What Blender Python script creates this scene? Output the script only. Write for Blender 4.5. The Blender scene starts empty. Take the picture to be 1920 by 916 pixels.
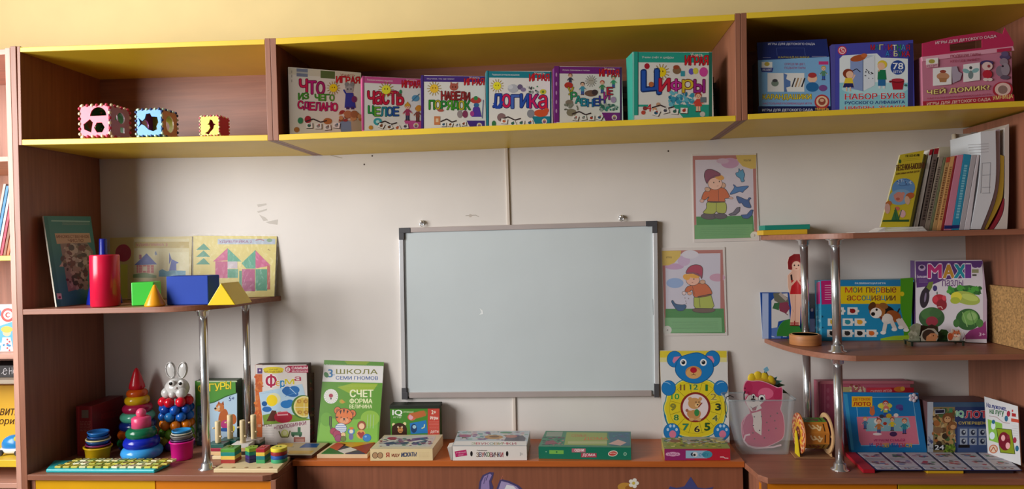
import bpy, bmesh, math, random
from mathutils import Vector, Matrix
from mathutils.geometry import tessellate_polygon, delaunay_2d_cdt
random.seed(4)
S = bpy.context.scene
COL = S.collection
# ---------------------------------------------------------------- camera
F, YAW, PIT, ROL, DIST = 1288.25, -0.0848, -0.0032, -0.0248, 2.4
fw = Vector((math.sin(YAW)*math.cos(PIT), math.cos(YAW)*math.cos(PIT), math.sin(PIT)))
rt0 = Vector((math.cos(YAW), -math.sin(YAW), 0)); up0 = rt0.cross(fw)
rt = rt0*math.cos(ROL) + up0*math.sin(ROL); up = -rt0*math.sin(ROL) + up0*math.cos(ROL)
EYE = Vector((0, -DIST, 0))
cd = bpy.data.cameras.new('camera'); cam = bpy.data.objects.new('camera', cd); COL.objects.link(cam)
cd.sensor_width = 36; cd.lens = F*36/1920; cd.clip_start = .02
cam.matrix_world = Matrix(((rt.x, up.x, -fw.x, EYE.x), (rt.y, up.y, -fw.y, EYE.y), (rt.z, up.z, -fw.z, EYE.z), (0, 0, 0, 1)))
S.camera = cam
# ---------------------------------------------------------------- world, light, exposure
w = bpy.data.worlds.new('sky'); S.world = w; w.use_nodes = True
bg = w.node_tree.nodes['Background']; bg.inputs[0].default_value = (.75, .87, 1, 1); bg.inputs[1].default_value = .4
def area(name, loc, rot, sx, sy, power, col):
    l = bpy.data.lights.new(name, 'AREA'); l.shape = 'RECTANGLE'; l.size = sx; l.size_y = sy; l.energy = power; l.color = col
    o = bpy.data.objects.new(name, l); o.location = loc; o.rotation_euler = rot; COL.objects.link(o); return o
R_ = math.radians
area('window_or_fill_light', (-2.8, -2.2, .50), (R_(90), 0, R_(-90)), 2.2, 1.5, 165, (1, .985, .975))
area('window_or_fill_light', (-1.2, -4.95, .35), (R_(90), 0, 0), 2.2, 1.7, .8, (1, .97, .94))  # added fill from behind the camera, no rear window known
S.view_settings.view_transform = 'Standard'; S.view_settings.look = 'None'; S.view_settings.gamma = 1
S.view_settings.exposure = 0.0
# ---------------------------------------------------------------- helpers
def ray(px, py): return fw + rt*((px-960)/F) - up*((py-458)/F)
def at(px, py, y=0.0):                      # the point of depth plane y that lies at that spot of the photograph
    d = ray(px, py); return EYE + d*((y+DIST)/d.y)
def atz(px, py, z): d = ray(px, py); return EYE + d*(z/d.z)
def hit(px, py, O, n): d = ray(px, py); return EYE + d*((O-EYE).dot(n)/d.dot(n))
def lin(c):
    if isinstance(c, str): c = [int(c[i:i+2], 16)/255 for i in (0, 2, 4)]
    return tuple((x/12.92 if x <= .04045 else ((x+.055)/1.055)**2.4) for x in c)
MATS = {}
def mat(c, rough=.5, metal=0, coat=0, grain=0, gscale=(1, 1, 1), bump=0, trans=0, alpha=1, sss=0):
    key = (c, rough, metal, coat, grain, gscale, bump, trans, alpha)
    if key in MATS: return MATS[key]
    m = bpy.data.materials.new('material_%s' % (c if isinstance(c, str) else 'x')); m.use_nodes = True
    nt = m.node_tree; b = nt.nodes['Principled BSDF']; col = lin(c) + (1,)
    b.inputs['Base Color'].default_value = col; b.inputs['Roughness'].default_value = rough
    b.inputs['Metallic'].default_value = metal; b.inputs['Coat Weight'].default_value = coat
    b.inputs['Transmission Weight'].default_value = trans; b.inputs['Alpha'].default_value = alpha
    g = grain or .05
    tc = nt.nodes.new('ShaderNodeTexCoord'); mp = nt.nodes.new('ShaderNodeMapping'); nz = nt.nodes.new('ShaderNodeTexNoise')
    mp.inputs['Scale'].default_value = gscale; nz.inputs['Scale'].default_value = 6; nz.inputs['Detail'].default_value = 5
    nt.links.new(tc.outputs['Object'], mp.inputs[0]); nt.links.new(mp.outputs[0], nz.inputs[0])
    hs = nt.nodes.new('ShaderNodeHueSaturation'); hs.inputs['Color'].default_value = col
    mr = nt.nodes.new('ShaderNodeMapRange'); mr.inputs[1].default_value = .3; mr.inputs[2].default_value = .7
    mr.inputs[3].default_value = 1-g; mr.inputs[4].default_value = 1+g
    nt.links.new(nz.outputs[0], mr.inputs[0]); nt.links.new(mr.outputs[0], hs.inputs['Value']); nt.links.new(hs.outputs[0], b.inputs['Base Color'])
    if bump:
        bp = nt.nodes.new('ShaderNodeBump'); bp.inputs['Strength'].default_value = bump; bp.inputs['Distance'].default_value = .002
        nt.links.new(nz.outputs[0], bp.inputs['Height']); nt.links.new(bp.outputs[0], b.inputs['Normal'])
    MATS[key] = m; return m
# printed card: flat ink colours kept per face, slightly glossy
pm = bpy.data.materials.new('printed_ink'); pm.use_nodes = True
_b = pm.node_tree.nodes['Principled BSDF']; _b.inputs['Roughness'].default_value = .38
_a = pm.node_tree.nodes.new('ShaderNodeAttribute'); _a.attribute_name = 'ink'
pm.node_tree.links.new(_a.outputs['Color'], _b.inputs['Base Color'])
WOODV = mat('96614a', .42, grain=.16, gscale=(14, 14, .7))       # laminate, grain upright
WOODH = mat('96614a', .42, grain=.16, gscale=(.7, 14, 14))       # laminate, grain along the board
YEL = mat('eac536', .38); CHROME = mat('eceef0', .2, metal=.9); ORG = mat('d4700f', .4)
class M:
    def __init__(s): s.v = []; s.f = []; s.m = []; s.c = []; s.sm = []
    def add(s, vs, fs, m=None, c=None, smooth=False):
        k = len(s.v); s.v += [tuple(v) for v in vs]
        for f in fs: s.f.append([i+k for i in f]); s.m.append(m); s.c.append(c); s.sm.append(smooth)
        return s
    def hexa(s, fr, bk, m):                  # two matching quads TL,TR,BR,BL
        return s.add(list(fr)+list(bk), [(0, 3, 2, 1), (4, 5, 6, 7), (0, 1, 5, 4), (1, 2, 6, 5), (2, 3, 7, 6), (3, 0, 4, 7)], m)
    def box(s, a, b, m):
        (x0, y0, z0), (x1, y1, z1) = a, b
        q = lambda y: [(x0, y, z1), (x1, y, z1), (x1, y, z0), (x0, y, z0)]
        return s.hexa(q(y0), q(y1), m)
    def obox(s, c, ax, ay, az, m):           # centre and three half axes
        c, ax, ay, az = map(Vector, (c, ax, ay, az))
        q = lambda k: [c-ax+k*ay+az, c+ax+k*ay+az, c+ax+k*ay-az, c-ax+k*ay-az]
        return s.hexa(q(-1), q(1), m)
    def prism(s, pts, d, m, smooth=False):   # any planar outline pushed along d
        pts = [Vector(p) for p in pts]; d = Vector(d); n = len(pts)
        s.add(pts, [list(range(n))], m); s.add([p+d for p in pts], [list(range(n))[::-1]], m)
        return s.add(pts+[p+d for p in pts], [(i, i+n, (i+1) % n+n, (i+1) % n) for i in range(n)], m, smooth=smooth)
    def lathe(s, c, prof, m, n=32, ax=(0, 0, 1), sy=1, smooth=True):   # prof: (radius, height) list
        q = Vector(ax).normalized().to_track_quat('Z', 'Y'); c = Vector(c); vs = []
        for r, h in prof:
            for i in range(n):
                a = 2*math.pi*i/n; vs.append(c + q @ Vector((r*math.cos(a), r*math.sin(a)*sy, h)))
        fs = [(j*n+i, j*n+(i+1) % n, (j+1)*n+(i+1) % n, (j+1)*n+i) for j in range(len(prof)-1) for i in range(n)]
        s.add(vs, fs, m, smooth=smooth)
        s.add(vs[:n], [list(range(n))[::-1]], m); return s.add(vs[-n:], [list(range(n))], m)
    def cyl(s, c, r, h, m, n=32, ax=(0, 0, 1), bev=0, sy=1):
        p = [(r, 0), (r, h)] if not bev else [(r-bev, 0), (r-bev*.3, bev*.3), (r, bev), (r, h-bev), (r-bev*.3, h-bev*.3), (r-bev, h)]
        return s.lathe(c, p, m, n, ax, sy)
    def ball(s, c, r, m, sx=1, sy=1, sz=1, n=20, q=None):
        vs = []; k = n//2
        for j in range(k+1):
            t = math.pi*j/k
            for i in range(n):
                a = 2*math.pi*i/n; v = Vector((r*sx*math.sin(t)*math.cos(a), r*sy*math.sin(t)*math.sin(a), -r*sz*math.cos(t)))
                if q: v = q @ v
                vs.append(Vector(c)+v)
        return s.add(vs, [(j*n+i, j*n+(i+1) % n, (j+1)*n+(i+1) % n, (j+1)*n+i) for j in range(k) for i in range(n)], m, smooth=True)
    def torus(s, c, R, r, m, n=36, k=14, sz=1, ax=(0, 0, 1), a0=0, a1=2*math.pi):
        q = Vector(ax).normalized().to_track_quat('Z', 'Y'); vs = []; full = abs(a1-a0) > 6.2; nn = n if full else n+1
        for i in range(nn):
            a = a0+(a1-a0)*i/n
            for j in range(k):
                b = 2*math.pi*j/k; vs.append(Vector(c)+q @ Vector(((R+r*math.cos(b))*math.cos(a), (R+r*math.cos(b))*math.sin(a), r*sz*math.sin(b))))
        return s.add(vs, [(i*k+j, ((i+1) % nn)*k+j, ((i+1) % nn)*k+(j+1) % k, i*k+(j+1) % k) for i in range(n) for j in range(k)], m, smooth=True)
    def tube(s, pts, r, m, k=8):
        pts = [Vector(p) for p in pts]; vs = []
        for i, p in enumerate(pts):
            t = (pts[min(i+1, len(pts)-1)]-pts[max(i-1, 0)]).normalized(); q = t.to_track_quat('Z', 'Y')
            for j in range(k):
                b = 2*math.pi*j/k; vs.append(p+q @ Vector((r*math.cos(b), r*math.sin(b), 0)))
        s.add(vs, [(i*k+j, i*k+(j+1) % k, (i+1)*k+(j+1) % k, (i+1)*k+j) for i in range(len(pts)-1) for j in range(k)], m, smooth=True)
        s.add(vs[:k], [list(range(k))[::-1]], m); return s.add(vs[-k:], [list(range(k))], m)
    def build(s, name, parent=None, loc=None, bevel=0, label=None):
        L = Vector(loc) if loc is not None else (parent_loc(parent) if parent else Vector())
        me = bpy.data.meshes.new(name); me.from_pydata([tuple(Vector(v)-L) for v in s.v], [], s.f)
        ms = []
        for p, m, c, g in zip(me.polygons, s.m, s.c, s.sm):
            m = pm if c is not None else m
            if m not in ms: ms.append(m); me.materials.append(m)
            p.material_index = ms.index(m); p.use_smooth = g
        if any(c is not None for c in s.c):
            at_ = me.color_attributes.new('ink', 'FLOAT_COLOR', 'CORNER')
            for p, c in zip(me.polygons, s.c):
                cc = (c or (1, 1, 1)) + (1,)
                for li in p.loop_indices: at_.data[li].color = cc
        if any(c is None for c in s.c):
            bm = bmesh.new(); bm.from_mesh(me)
            if len(bm.verts) < 20000: bmesh.ops.remove_doubles(bm, verts=bm.verts, dist=1e-6)
            bmesh.ops.recalc_face_normals(bm, faces=bm.faces); bm.to_mesh(me); bm.free()
        o = bpy.data.objects.new(name, me); COL.objects.link(o)
        if parent: o.parent = parent
        else: o.location = L
        if bevel:
            b = o.modifiers.new('bevel', 'BEVEL'); b.width = bevel; b.segments = 2; b.limit_method = 'ANGLE'
        if label: o['label'] = label
        return o
def parent_loc(p):
    L = Vector()
    while p: L += p.location; p = p.parent
    return L
def tag(o, label, cat, group=None):
    o['label'] = label; o['category'] = cat
    if group: o['group'] = group
    return o
def thing(name, label, cat, loc, group=None):
    o = bpy.data.objects.new(name, None); COL.objects.link(o); o.location = loc; o.empty_display_size = .05
    return tag(o, label, cat, group)
def struct(name, m, **k):
    o = m.build(name, **k); o['kind'] = 'structure'; return o
# ---------------------------------------------------------------- flat printed art, placed on the real face of a thing
TXT = {}
def glyphs(s, off=0):                         # outlines of the built-in font, filled by winding number
    if s in TXT: return TXT[s]
    cu = bpy.data.curves.new('t', 'FONT'); cu.body = s; cu.resolution_u = 3; cu.fill_mode = 'NONE'
    o = bpy.data.objects.new('t', cu); COL.objects.link(o); me = o.to_mesh()
    vs = [(v.co.x, v.co.y) for v in me.vertices]; nxt = {}
    for e in me.edges: nxt.setdefault(e.vertices[0], []).append(e.vertices[1]); nxt.setdefault(e.vertices[1], []).append(e.vertices[0])
    o.to_mesh_clear(); bpy.data.objects.remove(o); bpy.data.curves.remove(cu)
    seen = set(); loops = []
    for a in range(len(vs)):
        if a in seen or a not in nxt: continue
        b = a+1 if a+1 in nxt[a] else nxt[a][0]; L = [a]; seen.add(a)
        while b not in seen: L.append(b); seen.add(b); c = [q for q in nxt[b] if q not in seen]; b = c[0] if c else a
        if len(L) > 2: loops.append(L)
    edges = [(L[k], L[(k+1) % len(L)]) for L in loops for k in range(len(L))]
    if not edges: TXT[s] = ([(0, 0), (1, 0), (1, 1)], []); return TXT[s]
    pts, _, tris, *_ = delaunay_2d_cdt([Vector(v) for v in vs], edges, [], 0, 1e-5)
    box = [(L, min(vs[q][0] for q in L), max(vs[q][0] for q in L), min(vs[q][1] for q in L), max(vs[q][1] for q in L)) for L in loops]; keep = []
    for t in tris:
        x = sum(pts[q].x for q in t)/3; y = sum(pts[q].y for q in t)/3; wn = 0
        for L, bx0, bx1, by0, by1 in box:
            if not (bx0 <= x <= bx1 and by0 <= y <= by1): continue
            for k in range(len(L)):
                (x1, y1), (x2, y2) = vs[L[k]], vs[L[(k+1) % len(L)]]; cr = (x2-x1)*(y-y1)-(x-x1)*(y2-y1)
                if y1 <= y < y2 and cr > 0: wn += 1
                elif y2 <= y < y1 and cr < 0: wn -= 1
        if wn: keep.append(tuple(t))
    x0 = min(p.x for p in pts); x1 = max(p.x for p in pts); y0 = min(p.y for p in pts); y1 = max(p.y for p in pts)
    TXT[s] = ([((p.x-x0)/max(x1-x0, 1e-6), (p.y-y0)/max(y1-y0, 1e-6)) for p in pts], keep); return TXT[s]
class Art:
    def __init__(s, O, n, lift=.0003, step=.000003):
        s.O = Vector(O); s.n = Vector(n).normalized(); s.k = lift; s.step = step; s.m = M()
        if s.n.dot(EYE-s.O) < 0: s.n = -s.n
    sx = 1; fl = 1; tr = None; xmax = 1e9; zmin = -9
    def crop(s, x0, y0, k): s.tr = (x0, y0, k); return s      # coordinates read off an enlargement of the photograph
    def P(s, x, y):
        if s.tr: x, y = s.tr[0]+x*s.sx/s.tr[2], s.tr[1]+y/s.tr[2]
        x = min(x, s.xmax); p = hit(x, y, s.O, s.n) + s.n*s.k; p.z = max(p.z, s.zmin); return p
    def _n(s): s.k += s.step
    def poly(s, pts, c):
        s._n(); P = [s.P(*p) for p in pts]; c = lin(c)
        if len(pts) <= 4: s.m.add(P, [tuple(range(len(P)))], c=c)
        else:
            t = tessellate_polygon([[Vector((p[0], p[1], 0)) for p in pts]]); s.m.add(P, [tuple(a) for a in t], c=c)
        return s
    def rect(s, x0, y0, x1, y1, c, dy=0, dx=0): return s.poly([(x0, y0), (x1, y0+dy), (x1+dx, y1+dy), (x0+dx, y1)], c)
    def ell(s, cx, cy, rx, ry, c, rot=0, n=0, a0=0, a1=360):
        n = n or int(min(40, max(10, 9+1.3*max(rx, ry)/(s.tr[2] if s.tr else 1))))
        pts = []; full = a1-a0 >= 360
        for i in range(n if full else n+1):
            a = math.radians(a0+(a1-a0)*i/n); x, y = rx*math.cos(a), ry*math.sin(a); r = math.radians(rot)
            pts.append((cx+x*math.cos(r)-y*math.sin(r), cy+x*math.sin(r)+y*math.cos(r)))
        return s.poly(pts, c)
    def line(s, pts, wd, c):
        for (a, b), (e, f) in zip(pts, pts[1:]):
            L = math.hypot(e-a, f-b) or 1; nx, ny = -(f-b)/L*wd/2, (e-a)/L*wd/2
            s.poly([(a+nx, b+ny), (e+nx, f+ny), (e-nx, f-ny), (a-nx, b-ny)], c); s.k -= s.step*.7
        s._n(); return s
    def text(s, t, x0, y0, x1, y1, c, dy=0, out=None, ow=.045, bold=.02, sk=0):
        vs, fs = glyphs(t); H = y1-y0; b = max(0, bold)*H*.5
        def put(col, shifts):
            s._n()
            for dx, dz in shifts: s.k += .0000012; s.m.add([s.P(x0+u*(x1-x0)+sk*(v-.5)+dx, y1-H*v+dy*u+dz) for u, v in vs], fs, c=lin(col))
        if out: r = b+ow*H*1.1; put(out, [(r*math.cos(q*math.pi/4), r*math.sin(q*math.pi/4)) for q in range(8)])
        put(c, [(-b, -b*.4), (b, b*.4), (-b, b*.4), (b, -b*.4)] if b else [(0, 0)]); return s
    def letters(s, t, x0, y0, x1, y1, cols, dy=0, out=None, jig=.07, bold=.035):
        n = len(t); w_ = (x1-x0)/n
        for i, ch in enumerate(t):
            if ch == ' ': continue
            j = random.uniform(-jig, jig)*(y1-y0); o = dy*(i+.5)/n
            s.text(ch, x0+i*w_+w_*.04, y0+j+o, x0+(i+1)*w_-w_*.04, y1+j+o, cols[i % len(cols)], out=out, bold=bold)
        return s
    def lines(s, x0, y0, x1, y1, n, c, dy=0):        # small print too small to read
        for i in range(n):
            y = y0+(y1-y0)*i/max(n-1, 1); x = x0
            while x < x1-1:
                wd = random.uniform(2.5, 7); o = dy*(x-x0)/(x1-x0)
                s.rect(x, y+o, min(x+wd, x1), y+1.3+o, c); s.k -= s.step; x += wd+1.3
        s._n(); return s
    def sun(s, x, y, r, c='f2d21a', c2='a8892a'):
        for i in range(14):
            a = i*math.pi/7; s.line([(x+r*.9*math.cos(a), y+r*.9*math.sin(a)), (x+r*1.7*math.cos(a), y+r*1.7*math.sin(a))], max(r*.16, .7), c2)
        s.ell(x, y, r, r, c); s.ell(x-r*.3, y-r*.15, r*.12, r*.18, '5a3a10'); s.ell(x+r*.3, y-r*.15, r*.12, r*.18, '5a3a10'); return s
    def scatter(s, x0, y0, x1, y1, cols, n, r, seed=1, dy=0):
        g = random.Random(seed)
        for i in range(n):
            x, y = g.uniform(x0, x1), g.uniform(y0, y1); y += dy*(x-x0)/(x1-x0); rr = r*g.uniform(.5, 1.2)
            if g.random() < .8: s.ell(x, y, rr, rr*g.uniform(.5, 1)*s.fl, g.choice(cols), g.uniform(0, 180) if s.fl == 1 else 0, 10)
            else:
                a = g.uniform(0, 6); s.poly([(x+rr*math.cos(a+k*2.1)*g.uniform(.6, 1.2), y+rr*s.fl*math.sin(a+k*2.1)) for k in range(3)], g.choice(cols))
            s.k -= s.step*.6
        return s
    def kid(s, x, y, h, hair='7a3a1a', top='c03028', legs='3050a0', skin='f0c0a0', dress=False):   # x centre, y feet
        r = h*.15; s.ell(x-h*.07, y-h*.03, h*.08, h*.035, '5a2a1a'); s.ell(x+h*.07, y-h*.03, h*.08, h*.035, '5a2a1a')
        s.rect(x-h*.11, y-h*.34, x-h*.01, y-h*.05, skin if dress else legs); s.rect(x+h*.01, y-h*.34, x+h*.11, y-h*.05, skin if dress else legs)
        s.line([(x-h*.1, y-h*.6), (x-h*.25, y-h*.42)], h*.08, top); s.line([(x+h*.1, y-h*.6), (x+h*.25, y-h*.45)], h*.08, top)
        s.ell(x-h*.26, y-h*.41, h*.04, h*.04, skin); s.ell(x+h*.26, y-h*.44, h*.04, h*.04, skin)
        s.poly([(x-h*.1, y-h*.68), (x+h*.1, y-h*.68), (x+h*(.2 if dress else .13), y-h*.3), (x-h*(.2 if dress else .13), y-h*.3)], top)
        s.ell(x, y-h*.86, r*1.18, r*1.12, hair); s.ell(x, y-h*.81, r*.92, r*.9, skin)
        s.ell(x-r*.35, y-h*.83, r*.12, r*.18, '201510', n=8); s.ell(x+r*.35, y-h*.83, r*.12, r*.18, '201510', n=8)
        s.ell(x, y-h*.75, r*.3, r*.1, 'b03030', n=8); return s
    def oline(s, pts, c, wd=5): return s.line(list(pts)+[pts[0]], wd, c)
    def opoly(s, pts, c, oc='2a2420', wd=5):
        if len(pts) >= 8:
            n = len(pts); out = []
            for i in range(n):
                p0, p1, p2, p3 = (pts[(i+k) % n] for k in (-1, 0, 1, 2))
                for k in range(4):
                    t = k/4; out.append(tuple(.5*(2*p1[j]+(p2[j]-p0[j])*t+(2*p0[j]-5*p1[j]+4*p2[j]-p3[j])*t*t+(3*p1[j]-p0[j]-3*p2[j]+p3[j])*t**3) for j in (0, 1)))
            pts = out
        return s.poly(pts, c).oline(pts, oc, wd)
    def oell(s, cx, cy, rx, ry, c, oc='2a2420', wd=5, rot=0): return s.ell(cx, cy, rx+wd*.6, ry+wd*.6, oc, rot).ell(cx, cy, rx-wd*.3, ry-wd*.3, c, rot)
    def done(s, parent, name='printed_cover', label=None): return s.m.build(name, parent, label=label)
def interp(tab, x):
    for (a, p), (b, q) in zip(tab, tab[1:]):
        if x <= b: return p+(q-p)*(x-a)/(b-a)
    return tab[-1][1]
# standing box: front face BL..BR at depths yl, yr on height z; TL height from the photograph; lean = backward slope
def gbox(name, label, cat, bl, br, tl, z, yl, yr, dep, side, lean=0, group=None, front=None, bevel=.0012, part='box', face='e8e4dc'):
    zz = z if callable(z) else (lambda x: z)
    A = at(bl[0], bl[1], yl); B = at(br[0], br[1], yr); e_ = .0008 if callable(z) else 0; A.z = zz(A.x)+e_; B.z = zz(B.x)+e_
    e = (B-A).normalized(); back = Vector((-e.y, e.x, 0)).normalized(); u = (Vector((0, 0, 1))+back*lean).normalized()
    n = e.cross(u).normalized(); T = hit(tl[0], tl[1], A, n); H = (T-A).dot(u)
    wd = back*math.sqrt(1/(1+lean*lean))-Vector((0, 0, lean/math.sqrt(1+lean*lean)))
    # keep the lowest edge on the shelf
    lift = Vector((0, 0, lean/math.sqrt(1+lean*lean)*dep)) if lean > 0 else Vector()
    A = A+lift; B = B+lift
    T = thing(name, label, cat, (A+B)/2+wd*dep/2-lift*1, group)
    fr = [A+u*H, B+u*H, B, A]; m = M(); m.hexa(fr, [p+wd*dep for p in fr], side)
    m.build(part, T, bevel=bevel)
    a = Art(A, n, lift=.0004)
    if a.n.dot(wd) > 0: a.n = -a.n
    a.corners = fr; a.T = T; a.wd = wd; a.u = u; a.H = H; a.e = e; a.dep = dep; a.W = (B-A).length
    a.m.add([p+a.n*.0003 for p in fr], [(0, 1, 2, 3)], c=lin(face)); a.zmin = max(fr[2].z, fr[3].z)+.0004
    return a
def sideart(a, right=False):                 # art plane on the left or right flank of a standing box
    p = a.corners[2 if right else 3]; s = Art(p, a.e, lift=.0004); s.zmin = a.zmin; return s
# thin plate with cut-out holes: outlines in a local frame (origin o, axes ax, ay), thickness along az
def plate(m, outer, holes, o, ax, ay, az, mt):
    o, ax, ay, az = map(Vector, (o, ax, ay, az)); L = [[Vector((p[0], p[1], 0)) for p in r] for r in [outer]+holes]
    tri = tessellate_polygon(L); pts = [o+ax*p.x+ay*p.y for r in L for p in r]; n = len(pts)
    m.add(pts+[p+az for p in pts], [tuple(t) for t in tri]+[tuple(i+n for i in t[::-1]) for t in tri], mt)
    k = 0
    for r in L:
        c = len(r); q = pts[k:k+c]; m.add(q+[p+az for p in q], [(i, (i+1) % c, (i+1) % c+c, i+c) for i in range(c)], mt); k += c
    return m
def circ(cx, cy, rx, ry=None, n=20, a0=0, a1=360):
    ry = ry or rx; full = a1-a0 >= 360
    return [(cx+rx*math.cos(math.radians(a0+(a1-a0)*i/n)), cy+ry*math.sin(math.radians(a0+(a1-a0)*i/n))) for i in range(n if full else n+1)]
def rrect(x0, y0, x1, y1, r, n=5):
    P = []
    for cx, cy, a in ((x1-r, y1-r, 0), (x0+r, y1-r, 90), (x0+r, y0+r, 180), (x1-r, y0+r, 270)):
        P += [(cx+r*math.cos(math.radians(a+90*i/n)), cy+r*math.sin(math.radians(a+90*i/n))) for i in range(n+1)]
    return P

# thin or thick box given by its front face in the photograph: BL and BR stand on height z, TL and TR may lean
def qbox(name, label, cat, BL, BR, TR, TL, z, yBL, yBR, yTL, dep, side, group=None, face='e8e4dc', bevel=.001, part='box', T=None):
    A = at(*BL, yBL); B = at(*BR, yBR)
    if z is not None: A.z = B.z = z
    C_ = at(*TL, yTL); n = (B-A).cross(C_-A).normalized()
    if n.y > 0: n = -n
    D_ = hit(TR[0], TR[1], A, n); fr = [C_, D_, B, A]; T = T or thing(name, label, cat, (A+B)/2+Vector((0, dep/2, 0)), group)
    lift = Vector((0, 0, max(0, n.z)*dep)) if z is not None else Vector()
    fr = [p+lift for p in fr]; m = M(); m.hexa(fr, [p-n*dep for p in fr], side); m.build(part, T, bevel=bevel)
    a = Art(A+lift, n, lift=.0005); a.m.add([p+n*.0003 for p in fr], [(0, 1, 2, 3)], c=lin(face)); a.T = T; a.fr = fr; a.zmin = min(p.z for p in fr)+.0004; return a
# flat box lying on height z: front bottom corners, photo row of its front top edge, the two back top corners
def fbox(name, label, cat, BL, BR, ytop, kl, kr, z, side, top, front, group=None, bevel=.0015, part='box'):
    A = atz(*BL, z); B = atz(*BR, z); u = Vector((B.x-A.x, B.y-A.y, 0)).normalized(); n = Vector((u.y, -u.x, 0))
    t = hit(BL[0], ytop, A, n); h = t.z-z; K1 = atz(*kl, z+h); K2 = atz(*kr, z+h)
    for K in (K1, K2):
        if K.y > -.004: K.y = -.004
    g = Vector((0, 0, h)); T = thing(name, label, cat, (A+B+Vector((K1.x, K1.y, z))+Vector((K2.x, K2.y, z)))/4, group)
    m = M(); m.hexa([A+g, B+g, B, A], [K1, K2, Vector((K2.x, K2.y, z)), Vector((K1.x, K1.y, z))], side); m.build(part, T, bevel=bevel)
    f = Art(A, n, lift=.0005); f.m.add([p+n*.0003 for p in (A+g, B+g, B, A)], [(0, 1, 2, 3)], c=lin(front))
    tp = Art(A+g, (0, 0, 1), lift=.0005, step=.000006); tp.m.add([p+Vector((0, 0, .0003)) for p in (K1, K2, B+g, A+g)], [(0, 1, 2, 3)], c=lin(top))
    f.zmin = z+.0004; tp.fl = .35; f.T = tp.T = T; f.A, f.B, f.h, f.K1, f.K2 = A, B, h, K1, K2; return f, tp
# ================================================================ the room
Y1 = -.375; FLOOR = -1.34; CEIL = 1.55; XW, XE, YS = -2.75, 3.2, -5.0
WALLY = mat('ecd498', .8, grain=.03, gscale=(1, 1, 1), bump=.15); WALLW = mat('e0dad4', .55, grain=.035, gscale=(.6, .6, .6), bump=.08)
ZS = .40
m = M(); m.box((XW, 0, ZS), (XE, .12, CEIL), WALLY); m.box((XW, 0, FLOOR), (XE, .12, ZS), WALLW); WB = struct('wall_back', m)
m = M(); m.box((XW-.2, YS-.2, FLOOR-.1), (XE+.2, .12, FLOOR), mat('5a4434', .5, grain=.1, gscale=(1, 8, 1))); struct('floor', m)
m = M(); m.box((XW-.2, YS-.2, CEIL), (XE+.2, .12, CEIL+.1), mat('706c66', .9)); struct('ceiling', m)
# left wall with its window opening, rear wall with an opening added for the fill light, right wall
m = M(); y0, y1, z0, z1 = -3.35, -1.05, -.3, 1.35
m.box((XW-.15, YS, FLOOR), (XW, 0, z0), WALLY); m.box((XW-.15, YS, z1), (XW, 0, CEIL), WALLY)
m.box((XW-.15, YS, z0), (XW, y0, z1), WALLY); m.box((XW-.15, y1, z0), (XW, 0, z1), WALLY); struct('wall_left', m)
m = M(); m.box((XW-.1, y0, z0), (XW-.04, y0+.06, z1), mat('f2f2f0', .4)); m.box((XW-.1, y1-.06, z0), (XW-.04, y1, z1), mat('f2f2f0', .4))
m.box((XW-.1, y0, z0), (XW-.04, y1, z0+.06), mat('f2f2f0', .4)); m.box((XW-.1, y0, z1-.06), (XW-.04, y1, z1), mat('f2f2f0', .4)); m.box((XW-.1, -2.23, z0), (XW-.04, -2.17, z1), mat('f2f2f0', .4)); struct('window_1', m)
WALLR = mat('5c554a', .85, grain=.04)
m = M(); m.box((XW, YS-.15, FLOOR), (-2.3, YS, CEIL), WALLR); m.box((-.1, YS-.15, FLOOR), (XE, YS, CEIL), WALLR)
m.box((-2.3, YS-.15, FLOOR), (-.1, YS, -.5), WALLR); m.box((-2.3, YS-.15, 1.2), (-.1, YS, CEIL), WALLR); struct('wall_front', m)
m = M(); m.box((XE, YS, FLOOR), (XE+.12, 0, CEIL), WALLR); struct('wall_right', m)
# cable strip on the wall above and below the whiteboard
m = M(); a, b = at(951, 278, 0), at(957, 420, 0)
for (p, q) in (((949.5, 276), (954, 424)), ((964, 742), (965.5, 822))):
    a, b = at(*p, 0), at(*q, 0); m.hexa([a+Vector((-.005, -.006, 0)), a+Vector((.005, -.006, 0)), b+Vector((.005, -.006, 0)), b+Vector((-.005, -.006, 0))], [a+Vector((-.005, 0, 0)), a+Vector((.005, 0, 0)), b+Vector((.005, 0, 0)), b+Vector((-.005, 0, 0))], mat('d8ccc0', .5))
struct('trim_1', m, bevel=.001)
# scuffs and torn tape marks on the wall
a = Art((0, 0, 0), (0, -1, 0), lift=.0003)
for pts in ([(482, 383), (499, 381), (500, 384), (484, 388)], [(482, 396), (501, 391), (500, 394), (484, 399)], [(498, 416), (521, 411), (520, 421), (505, 419)], [(486, 402), (497, 407), (503, 413), (494, 414)]): a.poly(pts, 'b8b0a6')
for x, y in ((683, 308), (698, 292), (1253, 283)): a.ell(x, y, 1.6, 1.6, '3a2a20')
a.line([(873, 404), (892, 403), (898, 406)], 1.2, 'b0a79c'); a.ell(882, 404, 3, 3, 'c2b8ad'); a.line([(620, 291), (642, 296)], 1.5, 'b8ad9e')
o = a.done(WB, 'scuff_marks'); o['kind'] = 'stuff'
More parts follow.
